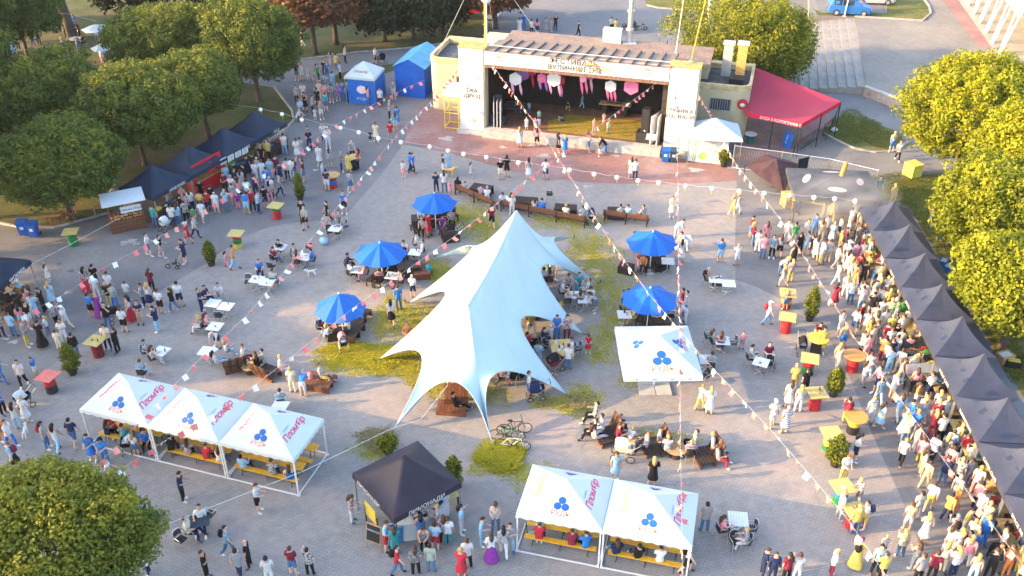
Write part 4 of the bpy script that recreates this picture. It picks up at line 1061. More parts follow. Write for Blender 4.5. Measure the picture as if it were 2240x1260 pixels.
def crown_at(px, py, cz):     # ground point below a crown centre seen at that picture point
    q = P(px, py, cz); return Vector((q.x, q.y, 0))
GL = 'round maples along the left lawn'
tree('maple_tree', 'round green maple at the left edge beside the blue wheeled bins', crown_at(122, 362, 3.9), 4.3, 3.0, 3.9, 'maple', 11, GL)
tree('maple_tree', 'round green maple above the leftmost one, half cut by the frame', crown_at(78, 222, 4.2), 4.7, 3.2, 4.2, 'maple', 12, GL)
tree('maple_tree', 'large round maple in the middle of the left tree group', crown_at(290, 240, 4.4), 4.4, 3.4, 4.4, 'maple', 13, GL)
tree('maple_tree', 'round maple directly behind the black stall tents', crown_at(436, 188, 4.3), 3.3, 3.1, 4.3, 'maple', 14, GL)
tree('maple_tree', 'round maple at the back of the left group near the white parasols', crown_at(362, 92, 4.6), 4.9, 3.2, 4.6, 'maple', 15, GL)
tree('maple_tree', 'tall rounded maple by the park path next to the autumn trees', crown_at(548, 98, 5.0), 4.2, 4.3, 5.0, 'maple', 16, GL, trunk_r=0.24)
tree('maple_tree', 'big green tree crown filling the lower left corner', crown_at(100, 1200, 5.2), 3.7, 3.2, 5.2, 'near', 17, None, clumps=700)  # paler leaf tone puts sunlight into the colour of this shaded crown
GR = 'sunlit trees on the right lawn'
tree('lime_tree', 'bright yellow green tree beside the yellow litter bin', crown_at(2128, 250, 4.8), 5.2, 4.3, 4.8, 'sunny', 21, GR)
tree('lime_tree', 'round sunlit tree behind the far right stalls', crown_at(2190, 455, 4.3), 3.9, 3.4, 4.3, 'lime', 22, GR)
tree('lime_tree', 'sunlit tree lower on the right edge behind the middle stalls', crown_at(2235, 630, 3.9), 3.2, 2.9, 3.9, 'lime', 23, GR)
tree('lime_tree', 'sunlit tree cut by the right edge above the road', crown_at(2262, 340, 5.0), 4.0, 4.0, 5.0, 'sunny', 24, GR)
tree('willow_tree', 'large drooping green tree behind the red awning', crown_at(1655, 88, 4.5), 5.8, 4.1, 4.5, 'willow', 31, None, trunk_r=0.35)
GA = 'rust coloured trees behind the park path'
tree('autumn_tree', 'rust coloured tree with pale trunk beside the tall rounded maple', P(690, 118), 4.0, 2.6, 4.9, 'autumn', 41, GA, trunk_r=0.26, clumps=330)
tree('autumn_tree', 'rust coloured tree farther from the tall rounded maple', P(735, 97), 4.0, 2.6, 4.5, 'autumn', 42, GA, trunk_r=0.28, clumps=330)
tree('autumn_tree', 'rust coloured tree overhanging the red truck', P(1085, 62), 4.4, 2.0, 3.9, 'autumn', 43, GA, trunk_r=0.24, clumps=360)
GD = 'dark trees at the top of the park'
for i, (px, py, rx, rz, cz, sd) in enumerate(((290, 40, 3.4, 3.4, 3.6, 51), (385, 22, 3.6, 3.6, 3.8, 52), (470, 30, 3.4, 3.4, 3.6, 53), (842, 90, 3.5, 3.2, 3.6, 54), (905, 84, 3.4, 3.2, 3.5, 55), (968, 74, 3.2, 3.0, 3.4, 56))):
    tree('dark_tree', ['dark tree behind the white parasols on the far lawn', 'dark tree at the top edge above the round maples', 'dark tree at the top between the maples and autumn trees', 'dark green tree right of the autumn trees', 'dark green tree in the middle of the trio behind the blue tent', 'dark green tree nearest the yellow roof mast'][i], P(px, py), rx, rz, cz, 'conifer', sd, GD, clumps=330)
tree('leaning_tree', 'old tree with thick leaning trunk beside the white parasol', P(160, 84), 4.0, 2.4, 9.8, 'conifer', 57, GD, trunk_r=0.5, lean=(-0.7, 0.3), clumps=300)
tree('leaning_tree', 'old tree with thick dark trunk near the far lawn stall', P(62, 44), 3.8, 2.4, 9.8, 'conifer', 58, GD, trunk_r=0.5, lean=(-1.0, 0.2), clumps=300)
tree('maple_tree', 'yellowish tree crown over the far lawn stall at the left edge', P(-25, 62), 1.9, 1.5, 3.2, 'sunny', 59, None)
# rows of the same park trees standing beyond the left side of the plaza; their long evening shade covers it
GS = 'park trees beyond the left side of the plaza'
SHADE = [(-36, 6, 1.25), (-41, 12, 1.4), (-42, 21.5, 1.52), (-35.5, 25.5, 0.88), (-37.5, 31.5, 0.80), (-40, 38, 0.80), (-38.5, 44.5, 0.82), (-45, 50, 1.5), (-40, 56, 1.35), (-46, 62, 1.05), (-42, 69, 1.0), (-48, 76, 1.1), (-44, 84, 1.05), (-50, 93, 1.1)]
for i, (x, y, s) in enumerate(SHADE):
    t = tree('maple_tree', 'park maple outside the plaza, number %s counted from the camera side' % ['one', 'two', 'three', 'four', 'five', 'six', 'seven', 'eight', 'nine', 'ten', 'eleven', 'twelve', 'thirteen', 'fourteen'][i], Vector((x, y, 0)), 4.4, 3.4, 4.4, 'maple', 13, GS, share=('maple_tree', 13 if i % 2 else 11), rot=i * 1.3)
    t.scale = (s, s, s * 1.5)

# ---- potted thujas
m_pot = mat('dark_pot', (0.03, 0.025, 0.025), 0.6)
def thuja(label, px, py, h, r, seed, kind='m', group='potted evergreens on the plaza'):
    q = P(px, py); t = thing('potted_shrub', label, 'potted shrub', q, seed * 1.1, group)
    mb = MB(); mb.lathe([(0.20, 0.0), (0.27, 0.36), (0.30, 0.38), (0.30, 0.42), (0.25, 0.42), (0.24, 0.36)], 14); mb.obj('pot', m_pot, t, smooth=False)
    mb = MB(); mb.cyl((0, 0, 0.3), (0, 0, 0.42 + h * 0.8), 0.04, 0.012, n=6); mb.obj('stem', m_bark, t)
    rng = np.random.default_rng(seed); n_ = 95
    z = rng.uniform(0.0, 1.0, n_); a = rng.uniform(0, 2 * np.pi, n_)
    prof = r * (np.sin(np.pi * np.clip(z * 0.86 + 0.16, 0, 1)) ** 0.7) * (1 - 0.35 * z)
    if kind == 'b': prof = r * np.sqrt(np.clip(1 - (2 * z - 1) ** 2, 0.02, 1))
    rad = prof * rng.uniform(0.55, 1.0, n_)
    c = np.stack([rad * np.cos(a), rad * np.sin(a), 0.42 + h * z], 1)
    tone = np.clip(0.5 + rng.normal(0, 0.15, n_) + 0.1 * (z - 0.5), 0, 1)
    V, tn = leaf_cloud('foliage', c, np.full(n_, 0.16), 20, 0.055, tone, rng, m_leafT, squash=1.3)
    place(mesh_quads('foliage', V, tn, m_leafT), 'foliage', t)
    return t
thuja('tall potted evergreen beside the crowded left stall queue', 657, 437, 1.55, 0.40, 61)
thuja('potted evergreen near the child with the toy tricycle', 463, 580, 1.25, 0.42, 62)
thuja('potted evergreen between the red and the maroon barrel tables', 160, 818, 1.45, 0.52, 63)
thuja('small round potted bush beside the white poster board', 1582, 364, 0.8, 0.42, 64, 'b')
thuja('tall sunlit potted evergreen beside the far right queue', 1770, 700, 1.75, 0.42, 65)
thuja('leaning sunlit potted evergreen beside the barrel table with plates', 1822, 864, 1.25, 0.50, 66)
thuja('wide sunlit potted evergreen near the green and yellow barrel', 1826, 1018, 1.35, 0.55, 67)
thuja('potted evergreen standing behind the lemonade stall', 993, 1066, 1.35, 0.45, 68)
thuja('low yellow green bush beside the lemonade stall', 850, 992, 0.5, 0.45, 69, 'b')

# ---- grass growing through the paving: blades, nobody could count them
def grass_patch(name, label, blobs, seed, n_total, h0=0.07, material=None):
    rng = np.random.default_rng(seed); pos = []; wts = np.array([b[2] * b[3] * b[4] for b in blobs], float); wts /= wts.sum()
    for (px, py, rx, ry, dens), w in zip(blobs, wts):
        k = int(n_total * w); c = P(px, py)
        ex = (P(px + rx, py) - c).x; ey = (P(px, py - ry) - c).y
        r = rng.uniform(0, 1, k) ** 0.62; a = rng.uniform(0, 2 * np.pi, k)
        wob = 1 + 0.25 * np.sin(3 * a + rng.uniform(0, 6)) + 0.15 * np.sin(7 * a + rng.uniform(0, 6))
        pos.append(np.stack([c.x + ex * r * wob * np.cos(a), c.y + ey * r * wob * np.sin(a), np.zeros(k)], 1))
    pos = np.concatenate(pos); N = len(pos)
    # tufts
    tuft = rng.normal(0, 0.10, (N // 9 + 1, 2)); pos[:, :2] += np.repeat(tuft, 9, 0)[:N]
    h = h0 * rng.uniform(0.5, 1.6, N); a = rng.uniform(0, 2 * np.pi, N); w = rng.uniform(0.018, 0.04, N)
    dx, dy = np.cos(a), np.sin(a); lean = rng.uniform(0.8, 2.6, N) * h; b = rng.uniform(0, 2 * np.pi, N)
    z0 = np.full(N, 0.005)
    A = np.stack([pos[:, 0] - dx * w, pos[:, 1] - dy * w, z0], 1); B = np.stack([pos[:, 0] + dx * w, pos[:, 1] + dy * w, z0], 1)
    tx, ty = pos[:, 0] + np.cos(b) * lean, pos[:, 1] + np.sin(b) * lean
    C = np.stack([tx + dx * w * 0.4, ty + dy * w * 0.4, h], 1); D = np.stack([tx - dx * w * 0.4, ty - dy * w * 0.4, h], 1)
    V = np.stack([A, B, C, D], 1).reshape(-1, 3)
    me = mesh_quads(name, V, np.clip(rng.normal(0.55, 0.2, N), 0, 1), material or m_grass)
    o = place(me, name); tag(o, label, 'grass', kind='stuff'); return o
m_grass = leaf_mat('grass_blades', (0.27, 0.27, 0.015), (0.45, 0.41, 0.022), (0.58, 0.50, 0.06), 0.3)
m_lawnblade = leaf_mat('lawn_blades', (0.06, 0.09, 0.015), (0.13, 0.155, 0.022), (0.24, 0.23, 0.04), 0.3)
m_hay = leaf_mat('dry_grass_blades', (0.22, 0.19, 0.10), (0.32, 0.27, 0.13), (0.42, 0.36, 0.19), 0.3)
GRASS = [(1010, 475, 60, 30, 1), (1065, 500, 40, 40, .8), (950, 590, 45, 22, 1), (965, 612, 30, 20, .8), (1240, 480, 90, 20, .8), (1290, 545, 60, 45, .7), (1330, 620, 50, 60, .6), (1350, 700, 40, 40, .4),
         (870, 690, 45, 40, .5), (800, 775, 100, 22, 1.6), (760, 765, 60, 18, 1.4), (840, 800, 70, 26, 1.2), (735, 800, 40, 14, .9), (900, 720, 40, 40, .5), (930, 700, 50, 40, .5), (905, 810, 30, 40, .6), (960, 850, 50, 20, .5), (840, 700, 30, 50, .5),
         (1095, 1000, 42, 26, 2.2), (1085, 1005, 55, 36, .7), (1190, 880, 30, 14, .7), (1255, 885, 48, 26, .9), (1275, 870, 40, 30, .5), (1310, 775, 40, 25, .4), (1390, 830, 40, 18, .4), (1320, 735, 40, 30, .4), (820, 985, 50, 22, .4), (1150, 1040, 60, 30, .2), (1440, 960, 80, 20, .3), (1070, 860, 60, 30, .25)]
grass_patch('grass', 'worn yellow green grass growing through the paving around the stretch tent', GRASS, 71, 95000, 0.030)
grass_patch('grass', 'heaped bright yellow hay like grass beside the stretch tent edge', [(800, 775, 80, 16, 1), (830, 790, 50, 16, 1), (755, 765, 45, 12, .8), (870, 770, 25, 10, .8)], 72, 16000, 0.07)
grass_patch('grass', 'thick round clump of grass at the foot of the stretch tent', [(1095, 1000, 40, 24, 1)], 73, 12000, 0.14)
grass_patch('grass', 'dry scrubby tufts around the tent anchors and the lemonade stall', [(825, 960, 40, 26, 1), (1265, 882, 36, 22, 1), (1190, 882, 20, 10, 1)], 74, 2600, 0.07, m_hay)
grass_patch('grass', 'long blades on the right lawn behind the stalls', [(2000, 410, 80, 30, 1), (2050, 480, 60, 60, .8), (2130, 560, 60, 60, .6), (2180, 690, 60, 60, .8), (2225, 790, 40, 60, .8)], 75, 26000, 0.06, m_lawnblade)
grass_patch('grass', 'short grass on the lawn beside the red awning', [(1880, 285, 70, 35, 1)], 76, 9000, 0.06, m_lawnblade)
# ================================================================== FURNITURE AND STALL GOODS
ANCH += [(300, 480, 'by the wooden pastry cart'), (440, 420, 'in front of the red booth'), (530, 380, 'before the white menu boards'), (600, 330, 'by the last left stall'),
 (605, 470, 'by the red and green barrel'), (517, 540, 'by the tricolour barrel'), (157, 530, 'by the green barrel'), (60, 505, 'beside the blue bins'), (385, 575, 'by the toy tricycle'),
 (560, 445, 'at the back of the queue'), (690, 335, 'near the queue end'), (770, 375, 'by the yellow standing table'), (725, 400, 'by the small barrel table'), (657, 440, 'beside the tall evergreen'),
 (735, 505, 'at the lone white table'), (620, 560, 'at the left plaza table'), (670, 575, 'at the table with dog'), (580, 620, 'at the long white table'), (480, 680, 'at the double table'), (455, 760, 'at the white table there'), (345, 780, 'at the table behind canopies'),
 (830, 590, 'under the second parasol'), (920, 560, 'at the table by grass'), (945, 490, 'under the back parasol'), (745, 720, 'beneath the drooping parasol'), (520, 800, 'on the pallet seats'), (650, 835, 'beside the pallet loungers'), (715, 835, 'on the slatted pallet'), (860, 660, 'on the sunlit grass'),
 (1035, 430, 'on the left bench'), (1190, 460, 'on the long middle bench'), (1370, 470, 'on the right bench'), (1075, 480, 'behind the stretch tent'), (890, 370, 'at the paving edge'), (980, 375, 'near the yellow dog'), (1100, 385, 'on the stage apron edge'), (1190, 390, 'on the open apron'), (1385, 385, 'near the string lanterns'),
 (1150, 320, 'before the stage'), (1230, 325, 'at the stage lip'), (1320, 330, 'by the stage steps'), (1378, 330, 'facing the loudspeaker'), (1245, 240, 'on the stage'), (1340, 240, 'at the music desk'), (1150, 270, 'on the stage edge'),
 (705, 205, 'by the park path'), (690, 235, 'in the ice cream crowd'), (745, 210, 'at the ice cream queue'), (815, 220, 'beside the ice cream booth'), (860, 270, 'near the blue tent'), (835, 300, 'walking past the balloons'), (700, 290, 'under the round lanterns'), (745, 145, 'on the park path'),
 (75, 650, 'at the wok stall'), (30, 700, 'left of the wok stall'), (110, 720, 'in the wok queue'), (205, 655, 'in the left plaza group'), (265, 690, 'by the pram group'), (350, 665, 'at the group edge'), (150, 770, 'behind the potted evergreen'), (215, 775, 'by the maroon barrel'), (110, 840, 'by the red barrel'), (50, 850, 'at the left margin'), (55, 920, 'pushing along the left side'), (120, 960, 'walking beside the canopies'), (210, 1000, 'before the three canopies'), (30, 1010, 'at the far lower left'), (300, 1000, 'by the canopy frame'), (330, 1110, 'beside the big tree'), (400, 1090, 'alone on the paving'), (440, 1160, 'at the dark table'), (510, 1200, 'in the lower group'), (660, 1230, 'at the bottom edge'), (565, 1120, 'on the lit paving'), (770, 1135, 'left of the lemonade stall'), (850, 1170, 'by the chalk board'), (920, 1190, 'at the lemonade counter'), (1000, 1170, 'right of the lemonade counter'), (1010, 1250, 'below the lemonade stall'), (1085, 1180, 'in the chatting circle'), (1180, 1170, 'by the right canopies'), (1220, 1170, 'under the right canopies'), (1350, 1190, 'under the last canopy'),
 (520, 990, 'under the three canopies'), (1000, 890, 'on the low pallet'), (1115, 950, 'near the bicycles'), (1170, 720, 'under the stretch tent'), (1255, 650, 'at the picnic under tent'), (1225, 770, 'at the yellow food table'), (1285, 760, 'alone beside the tent'), (1110, 840, 'below the tent arm'), (1170, 860, 'by the tent pram'),
 (1400, 565, 'under the right parasol'), (1500, 545, 'around the white cloth table'), (1395, 690, 'under the parasol by canopy'), (1500, 690, 'behind the square canopy'), (1575, 760, 'at the table of two'), (1555, 820, 'right of the square canopy'), (1620, 755, 'standing between two tables'), (1660, 800, 'at the metal table'), (1570, 615, 'at the long empty table'), (1590, 565, 'crossing the open paving'), (1610, 460, 'by the smoke'), (1740, 450, 'at the smoking grill'), (1680, 640, 'at the crowd tail'), (1530, 900, 'walking on lit paving'),
 (1650, 530, 'at the queue tail'), (1690, 545, 'in the far queue tail'), (1740, 530, 'midway in far queue'), (1790, 540, 'in the far queue'), (1840, 520, 'at the far stall queue'), (1860, 570, 'by the first stall'), (1720, 720, 'by the yellow barrel'), (1690, 700, 'walking near the barrel'), (1785, 770, 'at the round yellow table'), (1730, 860, 'between barrels'), (1790, 870, 'by the red barrel table'), (1700, 930, 'on the sunny paving'), (1850, 640, 'by the second stall'), (1880, 690, 'by the third stall'), (1920, 660, 'at the third counter'), (1860, 760, 'by the orange table'), (1940, 740, 'at the fourth counter'), (1910, 810, 'by the fourth stall'), (1980, 760, 'by the smoker grill'), (2020, 860, 'at the steel grill'), (1910, 880, 'walking by the stalls'), (1870, 910, 'at the round orange table'), (2010, 920, 'by the menu board'), (1860, 990, 'beside the wide evergreen'), (1990, 990, 'past the fifth stall'), (2060, 980, 'at the fifth counter'), (1845, 1060, 'at the yellow top barrel'), (1870, 1130, 'around the food table'), (2040, 1080, 'walking by the sixth stall'), (2090, 1050, 'at the sixth counter'), (1990, 1130, 'in the lower right crowd'), (2070, 1180, 'at the seventh counter'), (2120, 1150, 'by the last counters'), (1920, 1190, 'near the striped shirt'), (1860, 1230, 'at the lower right edge'), (1690, 1240, 'at the bottom middle right'), (1605, 1180, 'at the slatted table'), (1430, 1050, 'behind the right canopies'), (1330, 950, 'on the left lounger'), (1400, 965, 'on the middle lounger'), (1460, 975, 'by the low round table'), (1530, 995, 'on the end lounger'),
 (2080, 500, 'on the grass behind stalls'), (2100, 590, 'behind the stall row'), (1960, 340, 'by the yellow bin'), (1860, 195, 'on the road below steps'), (1650, 285, 'under the red awning'), (1350, 70, 'behind the stage'), (1170, 65, 'in the car park'), (1440, 90, 'by the pedal cars'), (2215, 110, 'by the colonnade'), (1950, 20, 'on the far lawn'), (1460, 10, 'on the top lawn'), (40, 90, 'at the far lawn stall'), (165, 95, 'round the tree table'), (225, 120, 'near the white parasols'), (155, 140, 'lying on the lawn'), (20, 40, 'far left')]

m_slat = mat('black_slat', (0.022, 0.024, 0.028), 0.45, 0.15)
USED = set()
def uniq(lb, px=None, py=None):
    """make sure that no two things share a label"""
    base = lb
    if lb in USED and px is not None:
        lb = base + ' ' + near(px, py)
    if lb in USED:
        for w in ('farther one', 'nearer one', 'third one', 'fourth one', 'fifth one', 'sixth one', 'seventh one', 'eighth one'):
            if base + ', ' + w not in USED: lb = base + ', ' + w; break
    USED.add(lb); return lb

# ---- bistro chair, built once
def chair_proto():
    t = thing('chair', 'proto', 'chair')
    for k in range(5):
        mb = MB(); mb.box((0, -0.17 + k * 0.085, 0.45), (0.40, 0.07, 0.018)); mb.obj('seat_slat', m_slat, t)
    for k in range(4):
        z = 0.58 + k * 0.075; mb = MB()
        mb.tube([(-0.20, 0.16, z), (-0.1, 0.235, z + 0.01), (0.1, 0.235, z + 0.01), (0.20, 0.16, z)], 0.026, 4); mb.obj('back_slat', m_slat, t)
    for sx in (-1, 1):
        mb = MB(); mb.tube([(sx * 0.20, -0.22, 0.0), (sx * 0.205, -0.20, 0.46), (sx * 0.24, -0.16, 0.66), (sx * 0.23, 0.12, 0.67), (sx * 0.19, 0.20, 0.86)], 0.016, 5); mb.obj('front_leg', m_metal, t)
        mb = MB(); mb.tube([(sx * 0.19, 0.27, 0.0), (sx * 0.195, 0.19, 0.45)], 0.016, 5); mb.obj('rear_leg', m_metal, t)
    mb = MB(); mb.tube([(-0.19, 0.20, 0.86), (-0.1, 0.25, 0.90), (0.1, 0.25, 0.90), (0.19, 0.20, 0.86)], 0.016, 5); mb.obj('top_rail', m_metal, t)
    return t
_chair = chair_proto(); _chair_used = [False]
def chair(label, q, rz, px, py, z=0.0):
    t = _chair if not _chair_used[0] else copy_tree(_chair); _chair_used[0] = True
    t.location = (q.x, q.y, z); t.rotation_euler = (0, 0, rz)
    return tag(t, uniq(label, px, py), 'chair', 'metal cafe chairs with black slats')
def table_proto():
    t = thing('cafe_table', 'proto', 'table')
    mb = MB(); mb.box((0, 0, 0.73), (0.78, 0.78, 0.03)); mb.obj('table_top', m_white, t)
    mb = MB(); mb.cyl((0, 0, 0.05), (0, 0, 0.71), 0.03, n=8); mb.obj('column', m_metal, t)
    for k in range(4):
        a = math.pi / 4 + k * math.pi / 2; mb = MB(); mb.tube([(0, 0, 0.09), (0.2 * math.cos(a), 0.2 * math.sin(a), 0.06), (0.36 * math.cos(a), 0.36 * math.sin(a), 0.015)], 0.022, 5); mb.obj('foot', m_metal, t)
    return t
_table = table_proto(); _table_used = [False]
def small_items(q, z, px, py, rz, n, where):
    kinds = [('paper_cup', 'cup'), ('plate', 'plate'), ('bottle', 'bottle'), ('food_box', 'box')]
    for k in range(n):
        nm, cat = random.choice(kinds); a = random.uniform(0, 6.28); r = random.uniform(0.08, 0.27)
        e = Vector((q.x + r * math.cos(a), q.y + r * math.sin(a), z)); mb = MB()
        if nm == 'paper_cup': mb.lathe([(0.03, 0), (0.042, 0.11), (0.036, 0.11), (0.03, 0.02)], 8); mm = random.choice((m_white, m_pk1, mat('kraft', (0.38, 0.25, 0.13), 0.8)))
        elif nm == 'plate': mb.lathe([(0.05, 0), (0.11, 0.018), (0.10, 0.02), (0.05, 0.008)], 12); mm = m_white
        elif nm == 'bottle': mb.lathe([(0.032, 0), (0.034, 0.15), (0.012, 0.20), (0.012, 0.25)], 8); mm = random.choice((mat('green_glass', (0.03, 0.14, 0.05), 0.2), mat('amber_glass', (0.16, 0.06, 0.01), 0.2), m_black))
        else: mb.lathe([(0.06, 0), (0.075, 0.06), (0.07, 0.06), (0.055, 0.02)], 6); mm = mat('kraft', (0.38, 0.25, 0.13), 0.8)
        o = mb.obj(nm, mm, None, e); tag(o, uniq('small %s on the %s' % (nm.replace('_', ' '), where), px, py), cat, 'tableware on the plaza tables')
def cafe_table(px, py, rz=0.0, label='square white cafe table', items=1, sx=1.0, sy=1.0):
    q = P(px, py, 0.73)
    t = _table if not _table_used[0] else copy_tree(_table); _table_used[0] = True
    t.location = (q.x, q.y, 0); t.rotation_euler = (0, 0, rz); t.scale = (sx, sy, 1)
    tag(t, uniq(label + ' ' + near(px, py), px, py), 'table', 'white cafe tables')
    if items: small_items(q, 0.746, px, py, rz, items, 'cafe table')
    return t
for a in ((561, 611, -.2, 2), (585, 617, -.2, 1), (466, 663, -.2, 1), (494, 670, -.2, 1), (452, 768, -.2, 0), (352, 768, -.35, 2), (666, 562, -.25, 1), (612, 540, -.3, 2), (733, 500, -.2, 1), (908, 552, -.2, 2), (783, 590, -.15, 2), (858, 603, -.2, 3), (470, 714, -.2, 1),
          (1461, 571, -.1, 1), (1565, 611, -.1, 2), (1594, 620, -.1, 1), (1580, 745, -.05, 1), (1546, 786, -.05, 0), (1665, 792, -.45, 2), (1500, 522, .1, 3), (1366, 688, 0, 3), (1475, 672, 0, 3), (1258, 645, 0, 4), (1278, 655, 0, 3), (612, 888, -.2, 1)):
    cafe_table(a[0], a[1], a[2], items=a[3])
# slatted grey table, lower right
t = thing('slatted_table', 'pale slatted table with a black bag on it in the lower right', 'table', P(1610, 1162), -0.12)
for k in range(7): mb = MB(); mb.box((-0.36 + k * 0.12, 0, 0.74), (0.108, 0.85, 0.03)); mb.obj('slat', m_white, t)
mb = MB(); mb.cyl((0, 0, 0.05), (0, 0, 0.72), 0.03, n=8); mb.obj('column', m_metal, t)
mb = MB()
for k in range(4): a = math.pi / 4 + k * math.pi / 2; mb.tube([(0, 0, 0.09), (0.4 * math.cos(a), 0.4 * math.sin(a), 0.015)], 0.024, 5)
mb.obj('feet', m_metal, t)
# dark table lower left, with two sitters
t = thing('dark_table', 'dark slatted table between two sitters near the big corner tree', 'table', P(443, 1163), 0.2)
for k in range(6): mb = MB(); mb.box((0, -0.35 + k * 0.14, 0.73), (0.85, 0.125, 0.03)); mb.obj('slat', mat('dark_teal_slat', (0.03, 0.05, 0.065), 0.5), t)
mb = MB(); mb.cyl((0, 0, 0.05), (0, 0, 0.71), 0.03, n=8); mb.obj('column', m_metal, t)
mb = MB()
for k in range(4): a = math.pi / 4 + k * math.pi / 2; mb.tube([(0, 0, 0.09), (0.4 * math.cos(a), 0.4 * math.sin(a), 0.015)], 0.024, 5)
mb.obj('feet', m_metal, t)
# empty chairs seen in the photograph
for px, py, f in ((677, 553, 200), (596, 596, 160), (482, 705, 180), (545, 630, 0), (722, 520, 20), (755, 508, -60), (740, 522, 10), (1570, 636, 0), (1655, 806, 30), (1680, 810, -20), (1600, 765, -90), (1548, 752, 90), (1202, 438, 170), (1605, 1200, 20), (400, 1196, 60), (463, 1140, 160), (1466, 705, 0), (1125, 840, -30), (1262, 778, -80), (1195, 772, 60), (1640, 1172, -90), (1540, 838, -60)):
    chair('empty metal chair with black slats ' + near(px, py), P(px, py), R(f), px, py)

# ---- barrel tables: coloured drum bands and a square board
BC = dict(r=mat('barrel_red', (0.42, 0.025, 0.035), 0.45, 0.12), g=mat('barrel_green', (0.015, 0.16, 0.05), 0.45, 0.12), y=mat('barrel_yellow', (0.54, 0.42, 0.06), 0.45, 0.12), m=mat('barrel_maroon', (0.16, 0.015, 0.025), 0.5, 0.2), b=mat('barrel_blue', (0.02, 0.14, 0.42), 0.45, 0.12), k=m_black, o=mat('barrel_orange', (0.54, 0.25, 0.06), 0.45, 0.1), p=mat('salmon_board', (0.62, 0.17, 0.14), 0.6))
m_topy = mat('yellow_board', (0.47, 0.37, 0.13), 0.55, 0.12, 5)
def barrel_table(label, px, py, bands, top='sq', topm=None, rz=0.0, items=0):
    q = P(px, py, 0.0); t = thing('barrel_table', label, 'barrel table', q, rz, 'painted barrel tables')
    h = 0.96 / len(bands)
    for k, c in enumerate(bands):
        z0 = k * h; mb = MB(); mb.lathe([(0.285, z0 + 0.002), (0.30, z0 + 0.03), (0.29, z0 + h * 0.5), (0.30, z0 + h - 0.03), (0.285, z0 + h - 0.002)], 18); mb.obj('drum_band', BC[c], t, smooth=False)
    mb = MB()
    if top == 'sq': mb.box((0, 0, 1.0), (0.92, 0.92, 0.045))
    else: mb.lathe([(0.01, 0.975), (0.56, 0.975), (0.58, 0.99), (0.58, 1.01), (0.56, 1.025), (0.01, 1.025)], 22)
    mb.obj('table_top', topm or m_topy, t)
    if items: small_items(q, 1.026, px, py - 40, rz, items, 'barrel table')
    return t
barrel_table('green barrel table with yellow board beside the blue wheeled bins', 162, 536, 'ggg', rz=0.15)
barrel_table('red and green barrel table with yellow board at the left queue', 607, 478, 'rrg', rz=-0.25)
barrel_table('red, green and yellow banded barrel table with pale board', 521, 540, 'ygr', rz=-0.1)
barrel_table('maroon barrel table with plates behind the canopies', 217, 778, 'mm', rz=-0.3, items=2)
barrel_table('red topped barrel table wrapped with a dark printed sheet', 115, 856, 'kr', topm=BC['p'], rz=-0.3)
barrel_table('small barrel table with wooden board near the left queue', 729, 410, 'rbr', top='rd', rz=0.2, topm=m_palewood)
barrel_table('dark barrel table with yellow board beside the person in red', 775, 370, 'kk', rz=0.5)
barrel_table('red barrel table with two children at it in the sun', 1718, 672, 'ryr', rz=-0.2, items=2)
barrel_table('red painted barrel table with yellow board near the sunlit evergreen', 1717, 725, 'rr', rz=-0.3)
barrel_table('red and green barrel table with yellow board right of the metal table', 1765, 817, 'gr', rz=-0.3)
barrel_table('black barrel with round yellow top and a leaning diner', 1783, 772, 'kk', 'rd', BC['y'])
barrel_table('bright red barrel table with plates beside the leaning evergreen', 1780, 893, 'rr', rz=0.1, items=3)
barrel_table('green and yellow barrel table beside the wide evergreen', 1812, 982, 'gyg', rz=0.1)
barrel_table('orange round topped barrel near the grills', 1862, 810, 'rr', 'rd', BC['o'])
barrel_table('orange round topped barrel at the bottom of the walkway', 1864, 945, 'ky', 'rd', BC['o'])
barrel_table('blue and green barrel table with big yellow board in the lower right', 1835, 1100, 'gb', rz=0.2, items=1)
barrel_table('red barrel table crowded with dishes in the lower right', 1862, 1152, 'rr', rz=0.2, items=4)

# ---- benches of dark slats on iron ends
def bench(label, a, b, back=True, group='dark slatted benches', flip=False, double=False):
    a, b = Vector(a), Vector(b); d = b - a; L = d.length; ang = math.atan2(d.y, d.x)
    t = thing('bench', label, 'bench', (a + b) / 2, ang, group); s = -1 if flip else 1
    for side in ((1, -1) if double else (1,)):
        ss = s * side; y0 = 0.06 * ss if double else 0
        for k in range(4): mb = MB(); mb.box((0, y0 + ss * (0.09 + k * 0.105), 0.44), (L, 0.09, 0.035)); mb.obj('seat_slat', m_darkwood, t)
        if back:
            for k in range(3): mb = MB(); mb.box((0, y0 + ss * (0.02 - k * 0.012), 0.58 + k * 0.13), (L, 0.03, 0.10)); mb.obj('back_slat', m_wood if not double else m_darkwood, t)
        n_ = max(2, round(L / 1.8) + 1)
        for k in range(n_):
            x = -L / 2 + 0.12 + k * (L - 0.24) / (n_ - 1)
            mb = MB(); mb.box((x, y0 + ss * 0.42, 0.21), (0.07, 0.06, 0.42)); mb.box((x, y0 + ss * 0.0, 0.45), (0.07, 0.06, 0.90)); mb.box((x, y0 + ss * 0.22, 0.395), (0.06, 0.44, 0.05)); mb.obj('leg', m_darkmetal, t)
    return t
bench('dark bench facing the stage, left of the long middle bench', P(994, 425), P(1081, 463))
bench('long dark bench facing the stage behind the stretch tent peak', P(1093, 462), P(1282, 500))
bench('short dark bench facing the stage beside the stroller', P(1318, 484), P(1418, 498))
bench('double dark bench under the back parasol', P(905, 512), P(996, 478), double=True)
bench('long double dark bench running under the second parasol', P(815, 632), P(892, 560), double=True)
bench('double dark bench under the right parasol', P(1400, 545), P(1432, 600), double=True)
bench('double dark bench under the parasol by the square canopy', P(1408, 720), P(1410, 665), double=True)
